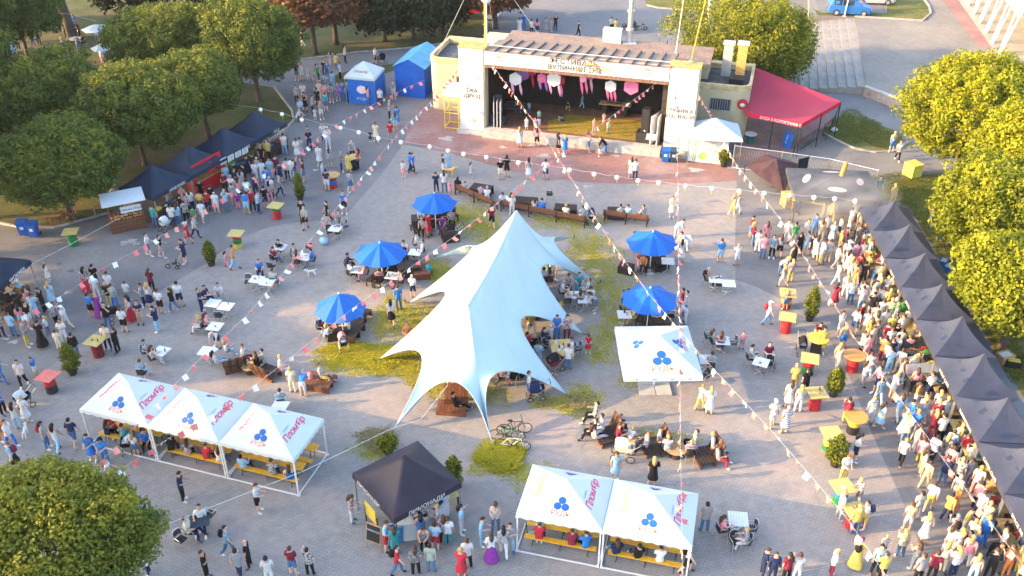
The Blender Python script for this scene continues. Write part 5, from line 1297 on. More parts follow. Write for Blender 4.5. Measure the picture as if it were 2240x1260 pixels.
# slatted pallet tables and decks
def pallet(label, px, py, w, d_, h, rz, name='pallet_table', n=7, m_=None, cat='pallet table'):
    q = P(px, py, h); t = thing(name, label, cat, (q.x, q.y, 0), rz, 'slatted pallet furniture'); m_ = m_ or m_darkwood
    for k in range(n): mb = MB(); mb.box((-w / 2 + (k + 0.5) * w / n, 0, h - 0.02), (w / n - 0.018, d_, 0.04)); mb.obj('slat', m_, t)
    for y in (-1, 0, 1): mb = MB(); mb.box((0, y * (d_ / 2 - 0.06), h / 2 - 0.02), (w, 0.09, h - 0.045)); mb.obj('bearer', m_, t)
    return t
pallet('dark slatted pallet table in front of the left bench', 1053, 409, 1.5, 1.0, 0.62, -0.35)
pallet('dark slatted pallet table in front of the long middle bench', 1150, 437, 1.6, 1.0, 0.62, -0.15)
pallet('smaller dark slatted pallet table right of the empty cafe chair', 1237, 452, 1.5, 0.85, 0.62, -0.15)
pallet('dark pallet table behind the short right bench', 1348, 458, 1.2, 0.8, 0.62, -0.1)
pallet('dark slatted table left of the back parasol pole', 925, 474, 1.5, 0.9, 0.7, 0.2)
pallet('dark table with pram parked against it under the back parasol', 985, 505, 1.1, 0.8, 0.7, 0.3)
pallet('reddish slatted seat deck beside the green backpack', 921, 588, 1.0, 1.3, 0.42, 0.2, m_=m_wood)
pallet('dark slatted table with bottles at the second parasol', 893, 580, 1.4, 0.9, 0.66, 0.3)
pallet('dark slatted deck behind the drooping parasol diners', 783, 690, 1.0, 1.6, 0.40, -0.3)
pallet('dark slatted deck at the front of the drooping parasol', 770, 722, 0.9, 1.5, 0.42, -0.3)
pallet('low dark dining table under the drooping parasol', 735, 716, 1.2, 0.8, 0.68, 0.2)
pallet('brown slatted pallet with sitter stretching the legs', 698, 830, 1.5, 1.2, 0.36, -0.25, m_=m_wood, n=8)
pallet('brown slatted pallet table under the stretch tent front', 998, 855, 1.2, 1.3, 0.62, 0.05, m_=m_wood)
pallet('low brown pallet deck with a sitter in black', 989, 888, 1.5, 0.9, 0.30, -0.12, m_=m_wood, n=8)
pallet('dark stool like table beside the right parasol bench', 1370, 580, 0.9, 0.7, 0.5, -0.4)
pallet('dark long table under the right parasol', 1440, 560, 0.9, 1.6, 0.66, 0.3)
pallet('dark long table under the parasol by the square canopy', 1440, 690, 1.2, 1.5, 0.66, 0.0)
# pallet loungers with tall slatted backs
def lounger(label, px, py, rz, w=1.15):
    q = P(px, py, 0.0); t = thing('pallet_lounger', label, 'lounger', q, rz, 'pallet loungers')
    for k in range(6): mb = MB(); mb.box((0, -0.42 + k * 0.165, 0.30), (w, 0.145, 0.035)); mb.obj('seat_slat', m_darkwood, t)
    for k in range(6):
        x = -w / 2 + (k + 0.5) * w / 6; mb = MB(); mb.box((x, 0.62, 0.72), (w / 6 - 0.03, 0.04, 0.95), tilt=('X', -0.30)); mb.obj('back_slat', m_wood if k % 2 else m_darkwood, t)
    for y in (-0.35, 0.35): mb = MB(); mb.box((0, y, 0.14), (w, 0.09, 0.27)); mb.obj('bearer', m_wood, t)
    mb = MB(); mb.box((0, 0.66, 0.70), (w, 0.05, 0.08), tilt=('X', -0.30)); mb.obj('back_rail', m_darkwood, t)
    return t
lounger('dark pallet lounger with slatted back in the left pair', 515, 806, R(205))
lounger('dark pallet lounger behind the person in yellow sleeves', 588, 822, R(150))
lounger('pallet lounger under the sprawling couple, leftmost of three', 1322, 962, R(-70))
lounger('pallet lounger in the middle of the right seating group', 1424, 985, R(-80))
lounger('pallet lounger at the right end of the right seating group', 1538, 1006, R(-75))
def round_table(label, px, py, r, h, m_):
    q = P(px, py, h); t = thing('round_table', label, 'table', (q.x, q.y, 0), 0, 'low round tables')
    mb = MB(); mb.lathe([(0.01, h - 0.04), (r, h - 0.04), (r, h), (0.01, h)], 22); mb.obj('table_top', m_, t)
    mb = MB(); mb.lathe([(r * 0.6, 0), (r * 0.45, h * 0.5), (r * 0.6, h - 0.05)], 14); mb.obj('pedestal', m_darkwood, t)
    small_items(q, h + 0.002, px, py, 0, 3, 'low round table')
round_table('low round reel table between the left pallet loungers', 546, 800, 0.42, 0.48, m_palewood)
round_table('low round reel table beside the cream pram', 1372, 955, 0.48, 0.5, m_palewood)
round_table('low round reel table right of the person in the blue cap', 1480, 980, 0.50, 0.5, m_palewood)
# yellow food table by the stretch tent
t = thing('food_table', 'yellow topped table laid with plates beside the stretch tent', 'table', P(1228, 785, 0), 0.1)
mb = MB(); mb.box((0, 0, 0.74), (1.15, 1.5, 0.04)); mb.obj('table_top', mat('yellow_plank', (0.58, 0.40, 0.14), 0.6, 0.2, 6), t)
for a in (-1, 1):
    for b in (-1, 1): mb = MB(); mb.box((a * 0.5, b * 0.68, 0.36), (0.06, 0.06, 0.72)); mb.obj('leg', m_palewood, t)
for k in range(9): small_items(Vector((t.location.x + random.uniform(-.25, .25), t.location.y + random.uniform(-.45, .45), 0)), 0.762, 1228, 770, 0, 1, 'yellow topped food table')
# beer benches and tables below the white canopies
m_beer = mat('beer_bench_yellow', (0.68, 0.36, 0.03), 0.5, 0.12, 5)
def beer_set(can, name):
    t_, c, sx, sy, an = can; rot = Matrix.Rotation(an, 3, 'Z')
    for kind, y, h, w in (('beer_bench', -0.95, 0.46, 0.26), ('beer_table', -0.35, 0.75, 0.5), ('beer_bench', 0.35, 0.46, 0.26), ('beer_table', 0.95, 0.75, 0.5)):
        q = Vector((c.x, c.y, 0)) + rot @ Vector((0, y, 0))
        e = thing(kind, '%s yellow %s under the %s' % ('front' if y < 0 else 'rear', kind.replace('_', ' '), name), kind.split('_')[1], q, an, 'yellow beer benches and tables')
        mb = MB(); mb.box((0, 0, h - 0.02), (sx - 0.5, w, 0.035)); mb.obj('board', m_beer, e)
        for x in (-sx / 2 + 0.6, 0, sx / 2 - 0.6):
            mb = MB(); mb.tube([(x, -w * 0.4, 0), (x + 0.05, -w * 0.3, h - 0.05), (x + 0.05, w * 0.3, h - 0.05), (x, w * 0.4, 0)], 0.018, 5); mb.obj('leg', m_darkmetal, e)
for k, n_ in enumerate(('left canopy of the three', 'middle canopy of the three', 'right canopy of the three')): beer_set(TRIO[k], n_)
for k, n_ in enumerate(('left canopy of the pair', 'right canopy of the pair')): beer_set(PAIR[k], n_)

# ---- wheeled bins
def wheelie(label, px, py, rz, m_):
    t = thing('wheelie_bin', label, 'bin', P(px, py), rz, 'wheeled bins')
    mb = MB(); b0, b1 = 0.24, 0.30; v = [(-b0, -b0, 0.08), (b0, -b0, 0.08), (b0, b0, 0.08), (-b0, b0, 0.08), (-b1, -b1 - .04, 0.95), (b1, -b1 - .04, 0.95), (b1, b1, 0.95), (-b1, b1, 0.95)]; mb.add(v, [(3, 2, 1, 0), (0, 1, 5, 4), (1, 2, 6, 5), (2, 3, 7, 6), (3, 0, 4, 7), (4, 5, 6, 7)]); mb.obj('body', m_, t)
    mb = MB(); mb.box((0, -0.02, 1.0), (0.66, 0.72, 0.07), tilt=('X', 0.06)); mb.tube([(-0.26, 0.36, 1.0), (0.26, 0.36, 1.0)], 0.03, 6); mb.obj('lid', m_, t)
    for x in (-0.27, 0.27): mb = MB(); mb.cyl((x - 0.03, 0.27, 0.11), (x + 0.03, 0.27, 0.11), 0.11, n=12); mb.obj('wheel', m_black, t)
    mb = MB(); mb.box((0, -0.302, 0.62), (0.22, 0.01, 0.22), tilt=('X', 0.09)); mb.obj('sticker', m_white, t)
m_binb = mat('bin_blue', (0.01, 0.10, 0.42), 0.45, 0.1); m_bint = mat('bin_dark', (0.015, 0.055, 0.10), 0.45, 0.1)
wheelie('blue wheeled bin on the lawn kerb, left of the two', 55, 513, 0.2, m_binb); wheelie('blue wheeled bin on the lawn kerb, right of the two', 77, 517, 0.05, m_binb)
wheelie('blue wheeled bin in front of the right stage banner', 1455, 353, -0.2, m_binb); wheelie('dark teal wheeled bin in front of the right stage banner', 1473, 354, -0.2, m_bint)

# ---- wooden pastry cart
c = P(283, 498); t = thing('pastry_cart', 'brown wooden market cart with white roof full of pastries', 'market cart', c, R(26))
for k in range(6):
    mb = MB(); mb.box((0, -0.50, 0.10 + k * 0.14), (2.2, 0.05, 0.13)); mb.obj('front_plank', m_wood, t)
    mb = MB(); mb.box((-1.1, 0, 0.10 + k * 0.14), (0.05, 0.94, 0.13)); mb.obj('side_plank', m_wood, t)
mb = MB(); mb.box((0, 0.03, 0.86), (2.15, 0.98, 0.04), tilt=('X', 0.12)); mb.obj('shelf', m_wood, t)
for x in (-1.05, 1.05):
    for y in (-0.45, 0.45): mb = MB(); mb.box((x, y, 1.1), (0.09, 0.09, 2.2)); mb.obj('post', m_wood, t)
mb = MB(); mb.box((0, 0, 2.27), (2.7, 1.75, 0.04), tilt=('X', 0.10)); mb.obj('roof', m_white, t)
mb = MB(); mb.box((0.35, -0.56, 1.62), (1.3, 0.03, 0.42), tilt=('X', -0.15)); sg = mb.obj('sign', m_white, t); lettering('Смачна ПИЦА', 0.2, (0.35, -0.60, 1.62), (1, 0, 0), (0, 0, 1), m_ink, sg, shear=0.2)
rr = random.Random(4)
for k in range(26):
    x, y = -0.92 + (k // 3) * 0.23 + rr.uniform(-.05, .05), -0.3 + (k % 3) * 0.3 + rr.uniform(-.06, .06)
    q = c + Matrix.Rotation(R(26), 3, 'Z') @ Vector((x, y, 0.91 + 0.12 * y)); mb = MB(); mb.lathe([(0.05, 0), (0.12, 0.03), (0.11, 0.09), (0.04, 0.12), (0.005, 0.12)], 9)
    o = mb.obj('pastry', mat('pastry_%d' % (k % 3), [(0.42, 0.19, 0.06), (0.55, 0.33, 0.15), (0.35, 0.10, 0.06)][k % 3], 0.6, 0.2, 12), None, q, 0, True); tag(o, '%s pastry on the wooden market cart, %s' % (['dark golden', 'pale golden', 'reddish brown'][k % 3], ['%s from the left end' % w for w in ('first', 'second', 'third', 'fourth', 'fifth', 'sixth', 'seventh', 'eighth', 'ninth')][k // 3]), 'pastry', 'pastries on the wooden cart')
# trestle bench behind it
t = thing('trestle_bench', 'pale wooden trestle bench between the cart and the lawn', 'bench', P(238, 466), R(24))
mb = MB(); mb.box((0, 0, 0.6), (1.9, 0.45, 0.05)); mb.obj('board', m_palewood, t)
for x in (-0.85, 0.85):
    for y in (-0.17, 0.17): mb = MB(); mb.box((x, y, 0.29), (0.07, 0.06, 0.57)); mb.obj('leg', m_palewood, t)

# ---- red burger booth below the second left tent
q = P(452, 415); rot = lang
m_boothred = mat('booth_red', (0.50, 0.012, 0.02), 0.5, 0.1)
t = thing('burger_booth', 'bright red booth counter with round sign under the left tents', 'booth', q, rot)
mb = MB(); mb.box((0, 0, 0.52), (2.6, 0.7, 1.04)); mb.obj('counter', m_boothred, t)
mb = MB(); mb.box((0, 0, 1.065), (2.7, 0.8, 0.05)); mb.obj('counter_top', m_palewood, t)
for x in (-1.3, 1.3): mb = MB(); mb.box((x, -0.45, 1.25), (0.3, 0.08, 2.5)); f = mb.obj('printed_post', m_boothred, t); mb = MB(); [mb.ball((x, -0.50, 0.6 + k * 0.55), 0.12, 8, 5, sc=(1, 0.15, 0.8)) for k in range(3)]; mb.obj('burger_print', mat('bun_print', (0.55, 0.28, 0.08), 0.6), f)
mb = MB(); mb.box((0, -0.45, 2.42), (2.3, 0.08, 0.18)); mb.obj('printed_beam', m_boothred, t)
mb = MB(); mb.lathe([(0.001, 0), (0.42, 0), (0.42, 0.08), (0.001, 0.08)], 20); sg = mb.obj('round_sign', m_boothred, t, (0.15, -0.62, 1.85)); sg.rotation_euler = (R(90), 0, 0)
lettering('V', 0.5, (0, 0.05, 0.09), (1, 0, 0), (0, 1, 0), m_white, sg, bold=0.02)
# counters of the stalls with goods
GOODC = [mat('goods_%d' % k, c_, 0.6, 0.25, 14) for k, c_ in enumerate(((0.55, 0.42, 0.05), (0.30, 0.04, 0.03), (0.60, 0.58, 0.52), (0.06, 0.20, 0.05), (0.28, 0.15, 0.06), (0.05, 0.16, 0.34), (0.02, 0.02, 0.02)))]
def counter(label, q, ang, L, seed, m_, where, w=0.65, h=0.9, n=9):
    rr = random.Random(seed); t = thing('stall_counter', label, 'counter', q, ang, 'stall counters')
    mb = MB(); mb.box((0, 0, h - 0.025), (L, w, 0.05)); mb.obj('board', m_, t)
    for k in range(max(2, int(L / 0.45))): n_ = max(2, int(L / 0.45)); mb = MB(); mb.box((-L / 2 + (k + 0.5) * L / n_, -w / 2 + 0.02, (h - 0.06) / 2), (L / n_ - 0.012, 0.03, h - 0.06)); mb.obj('front_board', m_darkwood if seed % 2 else m_black, t)
    for x in (-L / 2 + 0.06, L / 2 - 0.06):
        mb = MB(); mb.box((x, w / 2 - 0.05, h / 2 - 0.03), (0.06, 0.06, h - 0.05)); mb.obj('leg', m_darkmetal, t)
    for k in range(n):
        x, y = -L / 2 + 0.2 + (L - 0.4) * (k + 0.5) / n, rr.uniform(-0.15, 0.15); e = Vector(q) + Matrix.Rotation(ang, 3, 'Z') @ Vector((x, y, h)); mb = MB(); kk = rr.randrange(4)
        nm, cat = [('food_tray', 'tray'), ('sauce_bottle', 'bottle'), ('food_crate', 'crate'), ('bowl', 'bowl')][kk]
        if kk == 0: mb.box((0, 0, 0.02), (0.3, 0.4, 0.03)); mb.box((0, 0, 0.055), (0.24, 0.33, 0.05))
        elif kk == 1: mb.lathe([(0.04, 0), (0.045, 0.16), (0.012, 0.22), (0.01, 0.26)], 8)
        elif kk == 2: mb.box((0, 0, 0.09), (0.34, 0.28, 0.18)); mb.box((0, 0, 0.20), (0.26, 0.2, 0.05))
        else: mb.lathe([(0.07, 0), (0.15, 0.09), (0.14, 0.09), (0.06, 0.015)], 12)
        o = mb.obj(nm, rr.choice(GOODC), None, e, ang + rr.uniform(-.3, .3)); tag(o, uniq('%s on the %s' % (nm.replace('_', ' '), where)), cat, 'goods on the stall counters')
for k, (t_, c) in enumerate(RIGHT_STALLS):
    q = c - rnorm * 1.25; q.z = 0
    counter('counter with food below the %s' % ('farthest right stall tent' if k == 0 else '%s right stall tent' % ORD[k]), q, rang + math.pi, rlen - 0.35, 200 + k, m_palewood if k % 3 else m_topy, '%s right stall counter' % ORD[k])
for k, (t_, c) in enumerate(LEFT_STALLS):
    if k == 1: continue
    q = c - lnorm * 1.2; q.z = 0
    counter('counter below the %s left stall tent' % ('first', '', 'third', 'fourth')[k], q, lang, llen - 0.35, 300 + k, m_darkmetal if k else m_darkwood, '%s left stall counter' % ORD[k])
q = WOK[1] + Matrix.Rotation(WOK[3], 3, 'Z') @ Vector((0.5, -1.25, 0)); q.z = 0
counter('dark wooden counter of the wok stall at the left edge', q, WOK[3], 2.4, 401, m_wood, 'wok stall counter')
t = thing('wok_sign', 'yellow lettered wok sign hanging on the left edge counter', 'sign', q + Matrix.Rotation(WOK[3], 3, 'Z') @ Vector((0.55, -0.37, 0.55)), WOK[3])
mb = MB(); mb.box((0, 0, 0), (1.0, 0.03, 0.4)); mb.obj('board', m_darkwood, t); lettering('WOK', 0.36, (0, -0.02, 0), (1, 0, 0), (0, 0, 1), mat('yellow_print', (0.7, 0.6, 0.05), 0.6), t, bold=0.01)
# white menu sheets along the left row
for k, (px, py) in enumerate(((489, 352), (505, 345), (521, 337), (536, 330))):
    e = P(px, py, 1.95); t = thing('menu_sheet', 'white menu sheet on the left row valance, %s from the red booth' % ORD[k].replace('farthest', 'first'), 'menu', e, lang, 'menu sheets on the left stalls')
    mb = MB(); mb.box((0, 0, 0), (0.62, 0.012, 0.42)); mb.obj('sheet', m_white, t); mb = MB(); [mb.box((0, -0.009, 0.14 - j * 0.07), (0.45 - 0.05 * (j % 2), 0.003, 0.022)) for j in range(5)]; mb.obj('print_lines', m_ink, t)
# lemonade bar
c, sx, sy, an = LEM; rot = Matrix.Rotation(an, 3, 'Z'); cc = Vector((c.x, c.y, 0))
t = thing('lemonade_bar', 'curved white lemonade bar counter under the black tent', 'bar counter', cc, an)
for k in range(8):
    a = R(-128 + k * 11); x, y = 0.1 + 1.9 * math.cos(a), 0.35 + 1.9 * math.sin(a); mb = MB(); mb.box((x, y, 0.5), (0.37, 0.05, 1.0), rz=a + math.pi / 2); mb.obj('front_panel', m_white, t)
    mb = MB(); mb.box((0.1 + 1.72 * math.cos(a), 0.35 + 1.72 * math.sin(a), 1.02), (0.36, 0.5, 0.04), rz=a + math.pi / 2); mb.obj('top_panel', m_white, t)
for k in (2, 5): a = R(-128 + k * 11 + 5); mb = MB(); mb.box((0.1 + 1.72 * math.cos(a), 0.35 + 1.72 * math.sin(a), 1.05), (0.6, 0.16, 0.02), rz=a + math.pi / 2); mb.obj('drip_tray', m_black, t)
q = cc + rot @ Vector((1.45, -0.6, 0))
t = thing('lemonade_table', 'yellow topped table with glass jar beside the white lemonade bar', 'table', q, an)
mb = MB(); mb.box((0, 0, 0.93), (0.9, 1.3, 0.05)); mb.obj('table_top', m_topy, t)
for a in (-0.38, 0.38):
    for b in (-0.55, 0.55): mb = MB(); mb.box((a, b, 0.45), (0.06, 0.06, 0.9)); mb.obj('leg', m_darkwood, t)
e = q + Vector((0, 0, 0.956)); o = thing('glass_jar', 'round glass jar of lemonade on the yellow topped table', 'jar', e)
mb = MB(); mb.lathe([(0.09, 0), (0.19, 0.08), (0.20, 0.2), (0.12, 0.3), (0.06, 0.34), (0.06, 0.42)], 16); mb.obj('glass', mat('jar_glass', (0.75, 0.72, 0.55), 0.1, 0.05, trans=0.6), o, smooth=True); mb = MB(); mb.lathe([(0.08, 0.42), (0.08, 0.5), (0.001, 0.5)], 12); mb.obj('stopper', m_white, o)
t = thing('notice_board', 'yellow board fixed at the side of the lemonade tent', 'board', cc + rot @ Vector((-1.72, 0.25, 0)), an); mb = MB(); mb.box((0, 0, 0.95), (0.05, 0.9, 0.8)); mb.obj('board', BC['y'], t); [MB().box((0, y, 0.5), (0.05, 0.05, 1.0)).obj('post', m_darkmetal, t) for y in (-0.5, 0.5)]
# chalkboard
t = thing('chalkboard', 'wooden easel chalkboard standing by the lemonade stall', 'chalkboard', P(820, 1198), R(-25))
mb = MB(); mb.box((0, 0, 0.85), (0.62, 0.03, 0.8), tilt=('X', -0.2)); mb.obj('slate', m_black, t)
for x in (-0.33, 0.33): mb = MB(); mb.tube([(x, -0.14, 0), (x, 0.12, 1.3)], 0.03, 5); mb.obj('frame_leg', m_palewood, t)
for y_, z_ in ((0.10, 1.26), (-0.06, 0.42)): MB().box((0, y_, z_), (0.66, 0.05, 0.05)).obj('frame_rail', m_palewood, t)
mb = MB(); mb.tube([(0, 0.45, 0), (0, 0.12, 1.2)], 0.025, 5); mb.obj('rear_leg', m_palewood, t)
lettering('ЛИМОНАД', 0.12, (0, -0.005, 1.0), (1, 0, 0), (0, 0.2, 1), m_white, t)
t = thing('litter_basket', 'blue ribbed litter basket at the corner of the lemonade stall', 'litter bin', P(871, 1180))
mb = MB(); mb.lathe([(0.26, 0), (0.30, 0.9), (0.31, 0.92), (0.27, 0.92), (0.24, 0.1)], 18); mb.obj('shell', mat('basket_blue', (0.05, 0.20, 0.42), 0.5, 0.15, 9), t); mb = MB(); mb.tube([(-0.29, 0, 0.92), (0, 0, 1.0), (0.29, 0, 0.92)], 0.025, 5); mb.obj('handle', m_white, t)
# poster board below the white tent
q = P(1546, 356); t = thing('poster_board', 'large pale poster board with green print leaning beside the right pillar', 'poster', q, ST_ANG)
mb = MB(); mb.box((0, 0, 1.0), (2.9, 0.06, 1.9), tilt=('X', -0.15)); pb = mb.obj('board', mat('poster_paper', (0.66, 0.66, 0.58), 0.7, 0.04), t)
rotx = Matrix.Rotation(-0.15, 3, 'X'); up = rotx @ Vector((0, 0, 1)); nn = rotx @ Vector((0, -1, 0)); ctr = Vector((0, 0, 1.0)) + nn * 0.04
mg = mat('green_print', (0.25, 0.45, 0.10), 0.7); mb = MB(); ring = [ctr + Vector((-0.35 + 0.3 * math.cos(k * math.pi / 10), 0, 0)) + up * (-0.45 + 0.3 * math.sin(k * math.pi / 10)) for k in range(20)]; mb.add(ring, [tuple(range(20))]); mb.obj('green_emblem', mg, pb)
mb = MB()
for k in range(8): a = ctr + up * (0.7 - k * 0.12) + Vector((0.35, 0, 0)); mb.add([a + Vector((-0.8, 0, 0)), a + Vector((0.8 - 0.2 * (k % 3), 0, 0)), a + Vector((0.8 - 0.2 * (k % 3), 0, 0)) + up * 0.03, a + Vector((-0.8, 0, 0)) + up * 0.03], [(0, 1, 2, 3)])
mb.obj('print_lines', m_greyleg, pb)
for x in (-1.1, -0.95): mb = MB(); a = ctr + Vector((x, 0, 0)); mb.add([a + up * -0.9, a + up * -0.9 + Vector((0.06, 0, 0)), a + up * 0.9 + Vector((0.16, 0, 0)), a + up * 0.9 + Vector((0.10, 0, 0))], [(0, 1, 2, 3)]); mb.obj('green_stripe', mg, pb)
for x in (-1.2, 1.2): mb = MB(); mb.tube([(x, 0.8, 0), (x, 0.2, 1.7)], 0.03, 5); mb.obj('strut', m_darkmetal, t)
# yellow litter bin by the right lawn
t = thing('yellow_cube', 'yellow box bin standing at the path corner by the right trees', 'box', P(1994, 384), R(25)); mb = MB(); mb.box((0, 0, 0.5), (0.95, 0.95, 0.95)); mb.obj('box', mat('yellow_box', (0.62, 0.55, 0.10), 0.6, 0.08), t); mb = MB(); mb.box((0, 0, 0.99), (1.0, 1.0, 0.03)); mb.obj('lid', BC['y'], t)
# mesh fence and grill corner
fp = [P(1606, 352), P(1710, 368), P(1815, 385), P(1925, 440)]
fp = [P(1608, 318, 1.9), P(1712, 332, 1.9), P(1815, 347, 1.9), P(1922, 372, 1.9)]
t = thing('mesh_fence', 'thin metal mesh fence in front of the red awning terrace', 'fence', (fp[0].x, fp[0].y, 0))
for a, b in zip(fp[:-1], fp[1:]):
    a, b = a - fp[0], b - fp[0]
    for z in (0.12, 1.88): mb = MB(); mb.tube([(a.x, a.y, z), (b.x, b.y, z)], 0.025, 5); mb.obj('rail', m_metal, t)
    mb = MB(); d = (b - a)
    for k in range(1, 30): f_ = k / 30; mb.tube([(a.x + d.x * f_, a.y + d.y * f_, 0.12), (a.x + d.x * f_, a.y + d.y * f_, 1.88)], 0.006, 3)
    mb.obj('mesh_wires', m_metal, t)['kind'] = 'stuff'
for q in fp: mb = MB(); mb.tube([(q.x - fp[0].x, q.y - fp[0].y, 0), (q.x - fp[0].x, q.y - fp[0].y, 1.95)], 0.035, 6); mb.box((q.x - fp[0].x, q.y - fp[0].y, 0.06), (0.6, 0.25, 0.12)); mb.obj('post', m_metal, t)
# black star shaped small canopy
q = P(1690, 398); t = thing('black_canopy', 'low black folded canopy with star points beside the smoking grill', 'canopy', q, -0.3)
mb = MB(); v = [(0, 0, 1.8), (-2.1, 0.3, 0.9), (-0.9, 1.3, 1.5), (0.9, 1.2, 1.3), (2.0, 0.9, 1.2), (1.1, -0.6, 0.9), (0.9, -2.0, 0.1), (-0.1, -1.3, 0.5), (-1.1, -0.9, 0.8)]
mb.add(v, [(0, k, k + 1 if k < 8 else 1) for k in range(1, 9)]); mb.obj('fabric', mat('reddish_black_fabric', (0.05, 0.025, 0.032), 0.7, 0.3, 2), t)
for x, y, h in ((-2.1, 0.3, 0.9), (2.0, 0.9, 1.2), (-0.9, 1.3, 1.5), (0.0, 0.0, 1.8)): mb = MB(); mb.cyl((x, y, 0), (x, y, h), 0.03, n=6); mb.obj('pole', m_darkmetal, t)
# printed black grill canopy: low flat octagon with oval prints
q = P(1822, 402, 2.0); t = thing('grill_canopy', 'low dark square canopy with pale oval prints over the grill', 'canopy', (q.x, q.y, 0), -0.1)
m_gc = mat('charcoal_fabric', (0.055, 0.062, 0.078), 0.7, 0.25, 1.2)
ring = [(3.9 * a_, 3.1 * b_) for a_, b_ in ((-.72, -.72), (0, -.74), (.72, -.72), (.74, 0), (.72, .72), (0, .74), (-.72, .72), (-.74, 0))]
mb = MB(); v = [(0, 0, 2.55)] + [(x, y, 2.0) for x, y in ring] + [(x, y, 1.75) for x, y in ring]; mb.add(v, [(0, 1 + k, 1 + (k + 1) % 8) for k in range(8)] + [(1 + k, 9 + k, 9 + (k + 1) % 8, 1 + (k + 1) % 8) for k in range(8)]); mb.obj('fabric', m_gc, t)
for k in (0, 2, 4, 6): x, y = ring[k]; mb = MB(); mb.cyl((x * .96, y * .96, 0), (x * .96, y * .96, 1.98), 0.035, n=6); mb.obj('pole', m_darkmetal, t)
m_pale = mat('pale_print', (0.48, 0.40, 0.38), 0.7)
for (x, y, a) in ((-1.75, 0.2, 1.2), (0.1, 1.35, 0.1), (1.75, 0.0, 1.3), (0.0, -1.35, -0.1)):
    n_ = 20; z = 2.56 - 0.17 * 1.02 * math.hypot(x, y); mb = MB(); ca, sa = math.cos(a), math.sin(a); pts = []
    for k in range(n_):
        u, v_ = 0.62 * math.cos(2 * math.pi * k / n_), 0.24 * math.sin(2 * math.pi * k / n_); px_, py_ = x + u * ca - v_ * sa, y + u * sa + v_ * ca; pts.append((px_, py_, 2.572 - 0.55 * max(abs(px_) / 2.81, abs(py_) / 2.23)))
    mb.add(pts + [(x, y, 2.572 - 0.55 * max(abs(x) / 2.81, abs(y) / 2.23))], [(k, (k + 1) % n_, n_) for k in range(n_)]); mb.obj('oval_print', m_pale, t)
mb = MB(); mb.cyl((0.55, 0.4, 2.35), (0.75, 0.55, 3.4), 0.16, 0.14, n=10); mb.obj('flue', mat('orange_flue', (0.55, 0.26, 0.06), 0.5, 0.2), t)
# grill and its table
def grill(label, px, py, rz, L=1.5, lidm=None):
    t = thing('grill', label, 'grill', P(px, py), rz, 'barbecue grills')
    mb = MB(); mb.box((0, 0, 0.82), (L, 0.62, 0.28)); mb.obj('firebox', m_darkmetal, t)
    mb = MB()
    for k in range(14): mb.box((-L / 2 + 0.06 + k * (L - 0.12) / 13, 0, 0.975), (0.02, 0.6, 0.02))
    mb.obj('grate', m_metal, t)
    for x in (-L / 2 + 0.08, L / 2 - 0.08):
        for y in (-0.25, 0.25): mb = MB(); mb.box((x, y, 0.34), (0.05, 0.05, 0.68)); mb.obj('leg', m_darkmetal, t)
    if lidm: mb = MB(); mb.box((0, 0.36, 1.22), (L, 0.10, 0.5), tilt=('X', -0.4)); mb.obj('lid', lidm, t)
    for k in range(6): mb = MB(); mb.box((0, 0, 0), (0.18, 0.12, 0.05)); e = P(px, py) + Matrix.Rotation(rz, 3, 'Z') @ Vector((-L / 2 + 0.2 + k * (L - 0.4) / 5, random.uniform(-0.15, 0.15), 1.012)); o = mb.obj('grilled_meat', GOODC[4], None, e, rz + k); tag(o, 'browned piece of meat on the %s, %s from its end' % ('smoking grill' if px < 1900 else 'dark smoker grill' if py < 810 else 'steel grill', ['first', 'second', 'third', 'fourth', 'fifth', 'sixth'][k]), 'meat', 'meat on the grills')
grill('smoking barbecue grill with red lid below the charcoal canopy', 1840, 452, 0.3, 1.6, BC['m'])
grill('dark smoker grill in front of the fourth right stall', 1995, 800, rang + math.pi / 2, 1.3, m_darkmetal)
grill('wide steel grill cabinet beside the fifth right stall', 2012, 856, 0.1, 1.7, m_metal)
q = P(1765, 462); t = thing('prep_table', 'yellow covered preparation table beside the smoking grill', 'table', q, -0.35); mb = MB(); mb.box((0, 0, 0.85), (2.2, 0.75, 0.05)); mb.obj('board', m_topy, t); [MB().box((x, y, 0.41), (0.06, 0.06, 0.82)).obj('leg', m_palewood, t) for x in (-1, 1) for y in (-0.3, 0.3)]
q = P(1725, 450); t = thing('crate_stand', 'pale wooden crate stand left of the preparation table', 'crate', q, 0.2)
for k in range(4): mb = MB(); mb.box((0, -0.45, 0.12 + k * 0.22), (0.95, 0.03, 0.19)); mb.obj('plank', m_palewood, t); mb = MB(); mb.box((-0.47, 0, 0.12 + k * 0.22), (0.03, 0.86, 0.19)); mb.obj('plank', m_palewood, t)
mb = MB(); mb.box((0, 0, 0.93), (1.0, 0.95, 0.03)); mb.obj('top', m_topy, t)
q = P(1748, 405); t = thing('black_banner', 'tall black cloth screen behind the grill cook', 'screen', q, 0.5); mb = MB(); mb.box((0, 0, 1.1), (0.9, 0.04, 2.1)); mb.obj('cloth', m_tentblk, t); [MB().cyl((x, 0, 0), (x, 0, 2.2), 0.03, n=6).obj('pole', m_darkmetal, t) for x in (-0.47, 0.47)]
q = P(1782, 412, 1.0); t = thing('orange_sheet', 'bright orange sheet stretched beside the grill cook', 'cloth', (q.x, q.y, 0), -0.4); mb = MB(); mb.box((0, 0, 1.0), (1.5, 0.6, 0.03), tilt=('X', 0.3)); mb.obj('cloth', mat('orange_cloth', (0.70, 0.36, 0.03), 0.6), t); [MB().cyl((x, 0, 0), (x, 0, 0.97), 0.03, n=6).obj('pole', m_darkmetal, t) for x in (-0.7, 0.7)]
